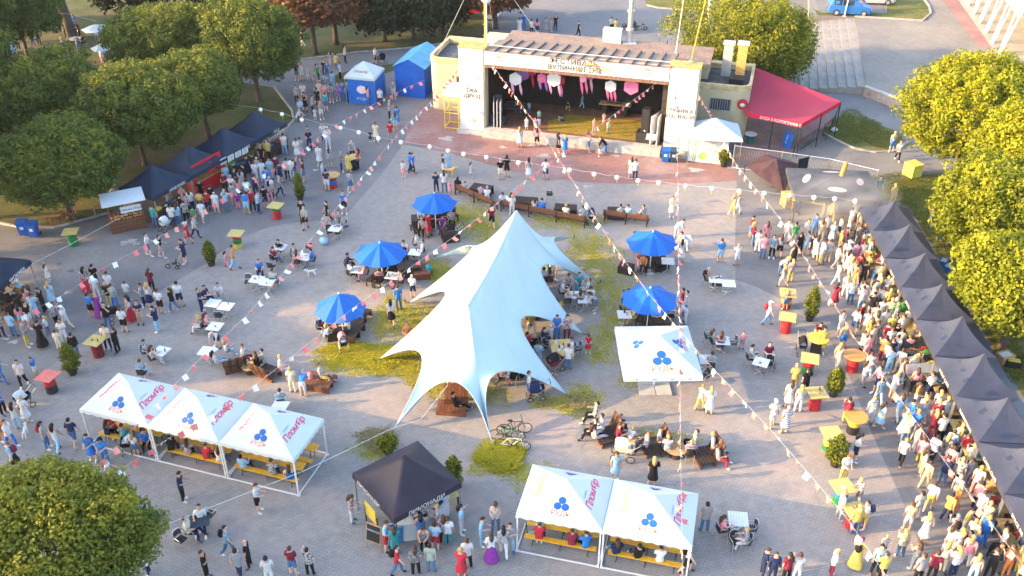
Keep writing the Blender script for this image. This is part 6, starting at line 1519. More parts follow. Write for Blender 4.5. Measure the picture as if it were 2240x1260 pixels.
# café: tables, sign, railings
t = thing('cafe_sign', 'blue board with white lettering standing under the red awning', 'sign', P(1721, 322), R(-60)); mb = MB(); mb.box((0, 0, 0.62), (0.95, 0.06, 1.2), tilt=('X', -0.2)); mb.obj('board', m_booth, t); lettering('КАФЕ', 0.26, (0, -0.12, 0.7), (0, 0.2, 1), (-1, 0, 0), m_white, t)
t = thing('cafe_table', 'round green cafe table with white top by the awning corner', 'table', P(1640, 312)); mb = MB(); mb.lathe([(0.01, 0.72), (0.48, 0.72), (0.48, 0.75), (0.01, 0.75)], 20); mb.obj('table_top', m_white, t); mb = MB(); mb.lathe([(0.35, 0), (0.3, 0.3), (0.35, 0.71)], 12); mb.obj('base', mat('teal_base', (0.02, 0.14, 0.13), 0.5), t)
for i, (a, b) in enumerate(((P(1750, 330), P(1785, 306)), (P(1800, 297), P(1824, 280)))):
    d = b - a; t = thing('terrace_railing', 'dark metal railing panel at the awning edge, %s one' % ('front', 'rear')[i], 'railing', a, math.atan2(d.y, d.x))
    L = d.length
    for z in (0.15, 0.95): mb = MB(); mb.box((L / 2, 0, z), (L, 0.04, 0.05)); mb.obj('rail', m_darkmetal, t)
    for k in range(7): mb = MB(); mb.box((L * k / 6, 0, 0.5), (0.04, 0.04, 1.0)); mb.obj('bar', m_darkmetal, t)
t = thing('crest_sign', 'round red crest sign on the corner of the right wing', 'sign', SL(21.6, 4.15, 3.1), ST_ANG); mb = MB(); mb.lathe([(0.001, 0), (0.42, 0), (0.42, 0.07), (0.001, 0.07)], 18); o = mb.obj('disc', BC['r'], t, (0, -0.04, 0)); o.rotation_euler = (R(90), 0, 0); mb = MB(); mb.ball((0, -0.12, -0.05), 0.2, 10, 6, sc=(1, 0.15, 0.8)); mb.obj('emblem', m_white, t)
# ================================================================== PEOPLE
def nv(x, y, z): return Vector((x, y, z)).normalized()
# arm = (upper, fore), leg = (thigh, shin); directions as (outwards, forwards, down)
POSES = {
 's': dict(pz=.94, lean=2, arms=[((.16, .02, 1), (.05, .22, 1)), ((.14, -.05, 1), (.06, .12, 1))], legs=[((.07, .03, 1), (.02, -.03, 1)), ((.10, .0, 1), (.04, -.05, 1))]),
 'S': dict(pz=.94, lean=-1, arms=[((.18, -.05, 1), (-.2, .35, 1)), ((.2, .1, 1), (-.5, .7, .3))], legs=[((.10, .08, 1), (.05, -.10, 1)), ((.05, -.02, 1), (.03, -.02, 1))]),
 'h': dict(pz=.94, lean=4, head=18, arms=[((.12, .18, 1), (-.35, .95, -.10)), ((.14, .15, 1), (-.40, .9, .05))], legs=[((.07, .02, 1), (.02, -.03, 1)), ((.09, .05, 1), (.03, -.08, 1))]),
 'H': dict(pz=.94, lean=2, head=8, arms=[((.2, .3, 1), (-.25, .8, -.65)), ((.14, .0, 1), (.05, .2, 1))], legs=[((.05, .02, 1), (.02, -.03, 1)), ((.12, .06, 1), (.05, -.08, 1))]),
 'a': dict(pz=.94, lean=0, arms=[((.25, .15, 1), (-.95, .35, -.05)), ((.25, .18, 1), (-.95, .45, .05))], legs=[((.10, .02, 1), (.03, -.03, 1)), ((.12, .0, 1), (.05, -.04, 1))]),
 'A': dict(pz=.94, lean=0, arms=[((.6, -.2, 1), (-.75, .35, .75)), ((.6, -.2, 1), (-.75, .35, .75))], legs=[((.10, .02, 1), (.03, -.03, 1)), ((.14, .0, 1), (.05, -.04, 1))]),
 'w': dict(pz=.91, lean=5, arms=[((.12, -.38, 1), (.02, .05, 1)), ((.12, .35, 1), (.0, .6, 1))], legs=[((.03, .42, 1), (.02, .02, 1)), ((.03, -.25, 1), (.02, -.75, 1))]),
 'W': dict(pz=.92, lean=4, arms=[((.12, .25, 1), (-.2, .9, .3)), ((.12, -.2, 1), (.02, .2, 1))], legs=[((.03, -.20, 1), (.02, -.55, 1)), ((.03, .34, 1), (.02, -.02, 1))]),
 't': dict(pz=.94, lean=1, arms=[((.35, .45, .35), (-.45, .25, -1)), ((.14, .0, 1), (.05, .15, 1))], legs=[((.07, .03, 1), (.02, -.03, 1)), ((.10, .0, 1), (.04, -.05, 1))]),
 'r': dict(pz=.94, lean=2, arms=[((1, .2, -.1), (1, .3, -.3)), ((.5, .1, .8), (.3, .3, .6))], legs=[((.12, .1, 1), (.05, -.12, 1)), ((.10, -.1, 1), (.04, -.2, 1))]),
 'c': dict(pz=.50, lean=6, head=10, arms=[((.14, .45, 1), (-.25, .95, .05)), ((.14, .40, 1), (-.30, .95, -.1))], legs=[((.16, 1, .02), (.02, .08, 1)), ((.12, 1, .05), (.05, -.10, 1))]),
 'C': dict(pz=.50, lean=-8, head=0, arms=[((.2, .15, 1), (-.35, .8, .3)), ((.35, .2, .9), (-.2, .8, -.2))], legs=[((.2, 1, -.03), (.0, .35, 1)), ((.22, 1, .02), (.1, -.05, 1))]),
 'f': dict(pz=.40, lean=-14, head=14, arms=[((.2, .25, 1), (-.25, .9, .1)), ((.25, .1, 1), (-.1, .8, .4))], legs=[((.18, 1, -.25), (.06, .8, 1)), ((.22, 1, -.1), (.1, .95, .6))]),
 'b': dict(pz=.90, lean=52, head=-10, arms=[((.10, .35, 1), (-.1, .55, .8)), ((.10, .25, 1), (-.05, .5, 1))], legs=[((.09, .10, 1), (.03, -.10, 1)), ((.09, -.05, 1), (.03, -.10, 1))]),
 'k': dict(pz=.42, lean=28, head=0, arms=[((.12, .6, .8), (-.15, .9, .3)), ((.12, .5, .9), (-.15, .9, .3))], legs=[((.3, .95, -.10), (.05, -.50, 1)), ((.25, .95, .25), (.05, -.75, .9))]),
 'l': dict(pz=.48, lean=78, head=-45, arms=[((.08, .15, 1), (.02, .1, 1)), ((.08, .1, 1), (.02, .1, 1))], legs=[((.10, .12, 1), (.05, -1, .08)), ((.10, -.2, 1), (.05, -1, .05))]),
}
TPL = {}
def build_pose(key):
    if key in TPL: return TPL[key]
    p = POSES[key]; ln = R(p['lean']); t = Vector((0, -math.sin(ln), math.cos(ln)))
    p0 = Vector((0, 0, p['pz']))
    bones = []; V = []; E = []; Rd = []
    def node(q, rx, ry=None): V.append(tuple(q)); Rd.append((rx, ry or rx)); return len(V) - 1
    def link(a, b, reg): E.append((a, b)); bones.append((Vector(V[a]), Vector(V[b]), reg, (Rd[a][0] + Rd[b][0]) / 2))
    pel = node(p0, .145, .105); spi = node(p0 + t * .17, .125, .095); che = node(p0 + t * .36, .155, .110)
    nek = node(p0 + t * .51, .058, .058)
    hl = ln * .6 + R(p.get('head', 0)); hd = Vector((0, -math.sin(hl), math.cos(hl)))
    h1 = node(p0 + t * .51 + hd * .07, .066, .075); h2 = node(p0 + t * .51 + hd * .145, .088, .105); h3 = node(p0 + t * .51 + hd * .22, .070, .085)
    link(pel, spi, 'torso'); link(spi, che, 'torso'); link(che, nek, 'neck'); link(nek, h1, 'head'); link(h1, h2, 'head'); link(h2, h3, 'head')
    hands = []
    for s, (ua, fa) in zip((1, -1), p['arms']):
        u = nv(ua[0] * s, -ua[1], -ua[2]); f = nv(fa[0] * s, -fa[1], -fa[2])
        # the arms hang from the leaning trunk
        sh = p0 + t * .44 + Vector((s * .175, 0, 0)); el = sh + u * .27; wr = el + f * .24
        a = node(sh, .066); b = node(el, .045); c = node(wr, .033, .028); d = node(wr + f * .075, .040, .020)
        link(che, a, 'shoulder'); link(a, b, 'uarm'); link(b, c, 'farm'); link(c, d, 'hand'); hands.append((wr + f * .085, f, s))
    for s, (ul, ll) in zip((1, -1), p['legs']):
        u = nv(ul[0] * s, -ul[1], -ul[2]); f = nv(ll[0] * s, -ll[1], -ll[2])
        hp = p0 + Vector((s * .085, 0, -.05)); kn = hp + u * .41; an = kn + f * .39
        fd = Vector((s * .12, -1, 0)).normalized(); fd.z = -.25 if f.z < -.6 else .2
        if f.z > -.4: fd = Vector((0, .2, -1)) if f.y > 0.3 else fd
        a = node(hp, .092); b = node(kn, .062); c = node(an, .043); d = node(an + fd * .12 + Vector((0, 0, -.02)), .045, .035); e = node(an + fd * .19 + Vector((0, 0, -.025)), .036, .024)
        link(pel, a, 'hip'); link(a, b, 'thigh'); link(b, c, 'shin'); link(c, d, 'foot'); link(d, e, 'foot')
    me = bpy.data.meshes.new('skel'); me.from_pydata(V, E, [])
    o = bpy.data.objects.new('skel', me); COL.objects.link(o)
    o.modifiers.new('skin', 'SKIN')
    for i, sv in enumerate(me.skin_vertices[0].data): sv.radius = Rd[i]; sv.use_root = (i == 0)
    ss = o.modifiers.new('sub', 'SUBSURF'); ss.levels = 1; ss.render_levels = 1
    dg = bpy.context.evaluated_depsgraph_get(); dg.update()
    ev = bpy.data.meshes.new_from_object(o.evaluated_get(dg))
    bv = [v.co.copy() for v in ev.vertices]; bn = [v.normal.copy() for v in ev.vertices]; bf = [tuple(q.vertices) for q in ev.polygons]
    bpy.data.objects.remove(o); bpy.data.meshes.remove(me); bpy.data.meshes.remove(ev)
    reg = []
    for f in bf:
        c = sum((bv[i] for i in f), Vector()) / len(f); best = None
        for a, b, r_, rad in bones:
            ab = b - a; tt = max(0, min(1, (c - a).dot(ab) / ab.length_squared)); d = (c - a - ab * tt).length / rad
            if best is None or d < best[0]: best = (d, r_, tt, c)
        reg.append(best[1:])
    def shell(test, off):
        idx = {}; vs_ = []; fs = []
        for f, (r_, tt, c) in zip(bf, reg):
            o_ = test(r_, tt, c)
            if not o_: continue
            q = []
            for i in f:
                if i not in idx: idx[i] = len(vs_); vs_.append(bv[i] + bn[i] * off)
                q.append(idx[i])
            fs.append(tuple(q))
        return vs_, fs
    T = dict(p=p, p0=p0, t=t)
    T['shirt'] = shell(lambda r_, tt, c: r_ in ('torso', 'shoulder', 'hip') or (r_ == 'neck' and tt < .8) or (r_ == 'uarm' and tt < .72), .017)
    T['jacket'] = shell(lambda r_, tt, c: r_ in ('torso', 'shoulder', 'hip') or (r_ == 'neck' and tt < .9) or r_ == 'uarm' or (r_ == 'farm' and tt < .9), .020)
    T['tank'] = shell(lambda r_, tt, c: r_ in ('torso', 'hip') or (r_ == 'shoulder' and tt < .6) or (r_ == 'neck' and tt < .3), .014)
    T['trousers'] = shell(lambda r_, tt, c: r_ in ('hip', 'thigh') or (r_ == 'torso' and (c - p0).dot(t) < .06) or (r_ == 'shin' and tt < .92), .012)
    T['shorts'] = shell(lambda r_, tt, c: r_ == 'hip' or (r_ == 'thigh' and tt < .88) or (r_ == 'torso' and (c - p0).dot(t) < .06), .020)
    T['shoe_a'] = shell(lambda r_, tt, c: r_ == 'foot' and c.x > 0, .010); T['shoe_b'] = shell(lambda r_, tt, c: r_ == 'foot' and c.x <= 0, .010)
    # skirt: for upright figures a lofted cone, seated ones a wide thigh shell
    if p['pz'] > .8:
        def cone(L, w):
            mb = MB(); vs_ = []; fs = []; n_ = 16; prof = [(.06, .145, .110), (-.08, .175, .140), (-.25, .20, .17), (-L * .7, w * .9, w * .8), (-L, w, w * .9)]
            for z, rx, ry in prof:
                for k in range(n_):
                    a = 2 * math.pi * k / n_; rp = 1 + .05 * math.sin(4 * a + z * 3) * (1 if z < -.2 else 0)
                    vs_.append(p0 + Vector((rx * rp * math.cos(a), ry * rp * math.sin(a) - (math.sin(ln) * z * .3), z)))
            for i in range(len(prof) - 1):
                for k in range(n_): fs.append((i * n_ + k, i * n_ + (k + 1) % n_, (i + 1) * n_ + (k + 1) % n_, (i + 1) * n_ + k))
            return vs_, fs
        T['skirt'] = cone(.46, .25); T['long_skirt'] = cone(.80, .33)
    else:
        T['skirt'] = shell(lambda r_, tt, c: r_ == 'hip' or (r_ == 'thigh') or (r_ == 'torso' and (c - p0).dot(t) < .08), .035); T['long_skirt'] = T['skirt']
    # body: skin surface + fingers, nose, ears, eyes, mouth
    mb = MB(); mb.add(bv, bf, 0)
    for base, f, s in hands:
        side = f.cross(Vector((0, 0, 1)));
        if side.length < .2: side = Vector((0, 1, 0))
        side.normalize(); curl = f.cross(side)
        if curl.z > 0: curl = -curl
        for k, L in enumerate((.062, .072, .068, .052)):
            a = base + side * ((k - 1.5) * .017); m_ = a + f * (L * .55); e = m_ + (f * .75 + curl * .6) * (L * .5)
            mb.tube([a - f * .02, m_, e], [.0085, .008, .006], 5, 0)
        a = base - f * .055 + side * (-.030 * s); mb.tube([a, a + side * (-.028 * s) + f * .03, a + side * (-.03 * s) + f * .06], [.010, .0095, .007], 5, 0)
    hc = p0 + t * .51 + hd * .145; fw = Vector((0, -math.cos(hl), -math.sin(hl)))
    mb.tube([hc + fw * .085 + hd * .02, hc + fw * .118 - hd * .022, hc + fw * .085 - hd * .03], [.008, .015, .008], 5, 0)
    for s in (-1, 1):
        mb.ball(hc + Vector((s * .086, 0, 0)) - hd * .005, .024, 6, 4, 0, (.45, .8, 1.2))
        mb.ball(hc + fw * .088 + Vector((s * .033, 0, 0)) + hd * .018, .0125, 6, 4, 1)
    mb.ball(hc + fw * .088 - hd * .052, .022, 6, 4, 2, (1.1, .4, .35))
    T['body'] = (mb.v, mb.f, mb.m)
    # hair pieces in the head frame
    rt = Vector((1, 0, 0)); F_ = Matrix((rt, -fw, hd)).transposed()       # local x right, y back, z up
    def scalp(scale, cut, drop=0.0):
        vs_ = []; fs = []; n_, m2 = 12, 8; keep = {}
        for i in range(m2 + 1):
            th = math.pi * i / m2
            for k in range(n_):
                a = 2 * math.pi * k / n_
                q = Vector((.097 * math.sin(th) * math.cos(a), .118 * math.sin(th) * math.sin(a), .122 * math.cos(th))) * scale
                if q.y > 0.0 and drop: q.z -= drop * max(0, -(q.z - .03)) * 6 * (q.y / .12); q.y += .02 * (drop > 0) * (q.z < -.05)
                vs_.append(hc + F_ @ (q + Vector((0, .012, .014))))
        for i in range(m2):
            for k in range(n_):
                th = math.pi * (i + .5) / m2; a = 2 * math.pi * (k + .5) / n_
                y, z = math.sin(th) * math.sin(a), math.cos(th)
                if z > cut + max(0, -y) * .85 - max(0, y) * .75: fs.append((i * n_ + k, (i + 1) * n_ + k, (i + 1) * n_ + (k + 1) % n_, i * n_ + (k + 1) % n_))
        return vs_, fs
    T['hair'] = scalp(1.0, .10)
    v1, f1 = scalp(1.03, -.15); mb = MB(); mb.add(v1, f1)
    q = [hc + F_ @ Vector((0, .085, .03)), hc + F_ @ Vector((0, .115, -.08)), hc + F_ @ Vector((0, .10, -.2)) , hc + F_ @ Vector((0, .11, -.32))]
    mb2 = MB(); mb2.tube(q, [.085, .10, .09, .035], 8); sc = mb2.v
    mb.add([Vector((c_[0] * 1.0, c_[1], c_[2])) for c_ in sc], mb2.f); T['long_hair'] = (mb.v, mb.f)
    v1, f1 = scalp(1.06, .18); mb = MB(); mb.add(v1, f1)
    br = [hc + F_ @ Vector((x, y, z)) for x, y, z in ((-.075, -.075, .06), (.075, -.075, .06), (.06, -.17, .045), (-.06, -.17, .045))]; mb.add(br + [b_ + hd * .012 for b_ in br], [(0, 1, 2, 3), (7, 6, 5, 4), (0, 4, 5, 1), (1, 5, 6, 2), (2, 6, 7, 3), (3, 7, 4, 0)]); T['cap'] = (mb.v, mb.f)
    T['back'] = (p0 + t * .33 + Vector((0, math.cos(ln), math.sin(ln))) * .20, ln)
    TPL[key] = T
    return T

CL = dict(w=('white', (0.58, 0.60, 0.62)), k=('black', (0.013, 0.013, 0.016)), n=('navy', (0.018, 0.030, 0.085)), b=('blue', (0.03, 0.17, 0.52)), l=('light blue', (0.28, 0.48, 0.66)), r=('red', (0.44, 0.03, 0.05)), m=('maroon', (0.17, 0.02, 0.045)), p=('pink', (0.72, 0.27, 0.33)), y=('yellow', (0.52, 0.41, 0.10)), g=('grey', (0.26, 0.27, 0.30)), G=('green', (0.04, 0.25, 0.09)), t=('teal', (0.03, 0.27, 0.30)), o=('orange', (0.52, 0.20, 0.07)), B=('beige', (0.50, 0.38, 0.25)), v=('purple', (0.22, 0.04, 0.27)), s=('striped', (0.60, 0.62, 0.66)), d=('denim', (0.07, 0.15, 0.30)), c=('cream', (0.66, 0.60, 0.46)), M=('mint', (0.30, 0.58, 0.42)))
HR = dict(k=(0.012, 0.010, 0.010), b=(0.055, 0.030, 0.018), y=(0.42, 0.27, 0.10), r=(0.30, 0.065, 0.02), g=(0.30, 0.29, 0.28), w=(0.72, 0.72, 0.72), n=None, c=None, m=(0.20, 0.03, 0.05), t=(0.1, 0.25, 0.3))
for k_, (nm_, rgb_) in CL.items(): mat('cloth_' + nm_.replace(' ', '_'), rgb_, 0.85, 0.10, 9, objvar=0.16, spec=0.15)
for k_, (nm_, rgb_) in CL.items():
    rr_ = random.Random(k_); c2_ = tuple(0.55 if v < 0.25 else v * 0.25 for v in rgb_)
    mat('print_' + nm_.replace(' ', '_'), rgb_, 0.85, 0.1, rr_.choice((11, 15, 20)), rgb2=c2_, objvar=0.12, spec=0.15)
# striped knit: stripes printed across the garment
def striped():
    m = mat('cloth_striped', (0.6, 0.62, 0.66)); nt = m.node_tree; n = nt.nodes; l = nt.links
    tc = n.new('ShaderNodeTexCoord'); wv = n.new('ShaderNodeTexWave'); wv.bands_direction = 'Z'; wv.inputs['Scale'].default_value = 3.2
    l.new(tc.outputs['Object'], wv.inputs['Vector']); cr = n.new('ShaderNodeValToRGB'); cr.color_ramp.interpolation = 'CONSTANT'
    cr.color_ramp.elements[0].color = (0.03, 0.06, 0.16, 1); cr.color_ramp.elements[1].color = (0.70, 0.71, 0.73, 1); cr.color_ramp.elements[1].position = 0.5
    l.new(wv.outputs['Fac'], cr.inputs['Fac']); l.new(cr.outputs['Color'], n['Principled BSDF'].inputs['Base Color'])
striped()
for k_, rgb_ in HR.items():
    if rgb_: mat('hair_' + k_, rgb_, 0.6, 0.25, 25)
m_skin = [mat('skin_%d' % i, c_, 0.6, 0.05, 8) for i, c_ in enumerate(((0.58, 0.34, 0.24), (0.50, 0.28, 0.19), (0.64, 0.40, 0.30)))]
m_eye = mat('eye', (0.03, 0.025, 0.02), 0.3); m_lip = mat('lip', (0.42, 0.14, 0.12), 0.5)
m_shoe = [mat('shoe_white', (0.70, 0.70, 0.70), 0.6), mat('shoe_black', (0.02, 0.02, 0.022), 0.6), mat('shoe_brown', (0.16, 0.08, 0.04), 0.6), mat('shoe_blue', (0.05, 0.10, 0.25), 0.6)]
MESHC = {}
def part_mesh(pose, part, mats, key):
    kk = (pose, part, key)
    if kk not in MESHC:
        T = build_pose(pose); d = T[part]; mb = MB(); mb.v = [tuple(a) for a in d[0]]; mb.f = list(d[1]); mb.m = list(d[2]) if len(d) > 2 else [0] * len(mb.f)
        MESHC[kk] = mb.mesh(part, mats, True)
    return MESHC[kk]
FACE = {'2': 0, '3': 45, '6': 90, '9': 135, '8': 180, '7': 225, '4': 270, '1': 315}
GARM = dict(j='trousers', s='shorts', k='skirt', d='dress', L='long skirt')
POSEW = dict(s='standing', S='standing', h='looking down, hands together,', H='holding something up', a='with folded arms', A='hands on hips', w='walking', W='walking', t='hand raised to head', r='with outstretched arm', c='seated', C='leaning back seated', e='seated', E='leaning back seated', f='lounging', b='bending forward', k='crouching', l='crawling')
PEOPLE = []          # (px, py, facing, pose, hair, top, bottom, size, z)
def people(ox, oy, sc, rows, z=0.0):
    for ln in rows.split(';'):
        a = [q.strip() for q in ln.strip().split(',')]
        if len(a) < 6: continue
        px, py = ox + float(a[0]) / sc, oy + float(a[1]) / sc
        PEOPLE.append((px, py, a[2][0], a[2][1], a[3], a[4], a[5], float(a[6]) if len(a) > 6 and a[6] else 1.0, z, a[7] if len(a) > 7 else ''))
Z4 = 450 / 1772; Z4 = 1 / Z4
people(0, 0, Z4, '''215,418,8s,b,l,dj; 165,432,8h,k,k,kj; 290,396,8s,b,k,dj; 345,385,8S,r,n,nj; 580,320,2s,r,k,kj; 660,268,2h,K,b,dj; 697,332,4s,r,m,kj; 555,437,6s,k,k,kj; 683,445,8s,b,g,dj; 735,408,4c,b,k,kj; 612,545,6f,b,w,wj; 695,575,6f,k,w,kj; 880,537,9h,k,w,pj,.75; 1100,232,2s,b,r,wj''')
people(450, 0, Z4, '''840,405,4w,k,k,wj; 1205,542,6s,K,w,kj; 1090,592,8s,B,r,rd; 1130,607,8w,b,y,dj; 1028,662,2s,b,k,kj; 968,702,3s,K,G,kj; 790,692,2s,k,k,ds; 836,692,2S,K,w,ws; 885,682,2s,y,w,wd,.6; 1462,560,6w,k,w,ks;
1055,692,2s,b,b,dj; 1162,692,4s,k,w,kj; 790,892,2s,k,n,kj; 862,962,2h,K,k,kk; 848,880,2s,b,w,wj; 925,987,6h,b,r,nj; 826,1012,2s,Y,l,ds; 790,1040,6k,y,w,nj; 945,1027,2s,b,w,bd,.6; 1000,1030,3h,Y,g,ws; 1040,962,8S,k,t,ds; 970,922,8s,k,k,kj; 985,852,2s,y,c,cj; 1032,882,2s,b,p,wj; 1088,882,2h,K,g,gd; 1050,800,2s,K,l,lj; 1145,867,2s,y,G,Gd; 1185,867,2s,b,b,bj; 1100,780,8s,k,l,lj; 1245,837,2s,b,w,ds; 950,772,2S,b,g,gj; 1405,907,6s,B,p,dj; 1482,872,4s,K,y,rk; 1508,917,2s,k,w,kj; 1495,792,4s,K,w,kj; 1620,852,2s,b,r,ws;
1585,1032,6h,y,k,kj; 1652,1090,8s,b,b,bd; 1595,1222,8s,k,r,gj; 1638,1132,8s,B,l,ls; 1470,1217,2s,B,c,cd; 1420,1222,2s,b,n,nd,.6; 1020,1227,2w,b,w,nj; 1062,1262,8s,w,k,ws; 895,1258,2h,k,g,dj; 660,1242,8s,k,w,lj; 535,1300,2s,k,y,kj''')
people(900, 0, Z4, '''932,300,8s,k,w,wd; 970,265,8s,b,b,bj; 1035,300,8s,b,w,kj; 1082,302,8s,K,p,ns; 1155,290,2s,K,g,gd; 1200,270,6s,b,B,Bs,.75; 1240,266,2s,k,k,kj; 1436,320,6w,k,k,kj; 1720,290,8s,k,w,ks; 1757,300,8s,k,y,gj''')
people(900, 0, Z4, '''1345,942,2k,b,k,ys,.65; 1390,892,6w,b,w,ps,.62; 1468,937,3w,b,l,lj,.66; 1300,1042,4l,b,l,nj,.62; 1098,1050,2s,b,M,dj,.62; 918,962,2c,b,o,kj,.66; 1012,975,8s,k,b,bj,.6; 992,1117,8s,y,w,wd,.62; 1066,1117,2s,b,p,ps,.6; 1098,1112,8s,b,w,ws,.6; 1680,935,2h,k,b,kj; 1657,1072,2s,b,p,pd,.6; 1692,1150,2s,b,M,gj,.66; 1572,1125,2s,b,p,ps,.6''', z=0.64)
people(900, 310, Z4, '''932,52,8s,Y,s,wk; 1080,48,8A,B,p,ks; 1265,92,6s,K,k,kd; 1320,112,8s,Y,b,bd; 1525,92,6s,B,w,ds; 1635,122,4k,b,w,ws,.62; 1670,102,4b,b,k,bj;
15,272,6w,k,b,nj; 275,287,6s,k,k,ws; 318,258,2s,k,l,ld; 515,300,6s,B,w,wd,.66; 768,332,8s,g,k,cs; 822,307,8s,K,k,ks,,bm; 1010,327,8s,K,y,wk; 1155,330,8A,k,w,ns; 215,440,8s,k,n,nj,,bg; 285,440,8s,B,w,dj; 332,450,8s,y,p,pd,.62;
400,447,8e,K,k,kj; 465,462,8e,k,w,wj,.7; 600,512,8e,b,y,cj; 655,532,8e,g,w,cj; 693,747,8w,K,m,ks; 785,575,8e,b,w,dj; 855,585,8e,B,w,wj; 1060,628,8e,B,w,dj; 1120,640,8e,k,b,nj; 1325,690,8e,y,c,cj; 1475,700,8e,b,w,wj; 868,640,8s,y,w,wj;
90,720,2c,b,l,lj; 100,800,2c,g,g,kj; 150,815,3s,B,r,wd; 275,772,2e,K,v,vj; 345,730,2e,k,m,kj; 40,935,6c,k,w,wj; 95,1000,4c,b,w,kj; 1185,1130,2c,k,t,tj; 1218,1168,2c,k,w,gj; 1192,1245,8c,B,p,kj; 1140,1250,8c,k,w,wj''')
people(1350, 310, Z4, '''117,312,8s,B,w,wd; 150,332,8s,b,w,nj; 25,690,8e,k,b,dj; 85,692,8e,b,l,lj; 225,698,7e,b,n,nj; 465,652,2h,b,c,cd; 985,647,6w,Y,y,ys; 1035,620,6w,Y,w,wj; 1545,622,9s,b,n,nj; 1600,412,2h,k,k,kj; 500,830,6b,b,l,lj; 597,940,4b,k,w,wj; 545,1042,8s,B,w,wd; 130,930,6c,k,k,kj; 155,950,6e,b,n,nj; 185,1085,2e,b,p,pj; 220,1115,2e,B,o,kj; 320,1060,6e,B,w,wj; 880,1042,8s,b,b,ls; 1025,1072,8s,n,w,ws; 765,1240,6c,g,B,nj,,bk;
1140,832,6h,k,m,ds; 1160,892,6a,Y,m,dj; 1245,1012,8s,b,p,dj; 1205,952,8s,b,w,wj; 1325,1002,2s,B,l,kj; 1390,1002,8s,B,g,ks,,bk; 1450,872,2s,b,w,wj; 1515,882,8s,k,G,gj; 1560,980,8s,K,k,kj; 1620,862,2s,b,w,ws; 1690,822,8s,k,b,dj; 1615,980,8s,b,w,ls; 1662,992,8w,b,n,ns; 1742,862,8s,B,B,cj; 1700,1012,8w,B,w,wk; 1745,1052,4s,b,s,yj,.8; 1400,1142,3b,Y,c,dj; 1420,1252,7w,Y,g,ws; 1485,1212,8s,Y,y,yj,,bp; 1505,1085,8s,K,k,kj; 1275,880,8s,B,p,pj''')
people(1790, 310, Z4, '''625,95,8s,y,w,bs; 675,165,2w,y,w,kj; 1060,562,8s,y,w,gj; 955,722,6s,Y,p,dj; 1005,765,3b,B,w,nj; 1040,850,9b,b,p,dj; 1130,895,2b,k,r,Bj; 1222,1142,8h,b,b,nj; 500,492,2s,b,t,tj; 625,560,2s,y,y,yj;
62,632,2s,b,n,yj; 75,1042,8s,b,w,Bj; 145,1092,6w,b,c,gj; 245,1082,8s,b,w,ds; 305,1062,8s,k,p,pj; 365,1062,8s,b,w,rj; 235,872,6s,y,w,ds; 170,835,6s,b,w,ns; 60,822,8s,b,w,gj; 105,702,8s,Y,y,yj; 170,960,6s,y,y,cj; 330,905,8s,b,g,gj; 340,782,8S,B,c,cj; 260,760,6s,b,l,wj; 300,700,8s,b,w,kj; 410,835,8s,Y,y,wj; 450,955,8s,Y,p,pj; 420,1040,6s,b,w,rj; 20,1052,6s,b,l,gj; 205,1062,6S,b,g,wj; 310,640,6s,b,w,lj; 460,1040,9s,b,o,yj; 330,1160,9s,m,m,Bj; 400,1170,9s,b,y,yj; 370,1240,9s,k,k,kj; 300,1240,8s,B,c,cj; 520,1170,4s,y,y,wj; 540,1250,4s,b,o,oj''')
people(0, 310, Z4, '''425,1205,9r,B,w,wd,.72; 760,1290,8w,K,k,rL; 840,1265,8s,k,k,kj; 1290,985,6w,k,w,ds; 1400,1002,6w,k,k,gs,,bk; 1605,1052,4h,b,n,ns; 1630,885,4w,w,r,rs; 1690,832,6w,b,w,nj; 1342,737,8t,b,t,dj; 1500,742,8s,k,w,nj; 1545,722,8s,B,l,dj; 1470,560,2s,Y,n,nd; 1622,640,8s,b,y,kj; 1738,612,8s,k,y,ns; 1752,697,8w,b,w,ws; 1612,697,8s,k,k,kj; 1680,712,8s,k,G,gj,.75; 1660,600,8s,B,w,nj; 1580,640,8s,k,k,nj; 975,520,6b,g,g,gj; 640,607,2b,k,b,oj,.75; 1745,520,8S,b,k,kj; 1590,560,2s,B,p,wj''')
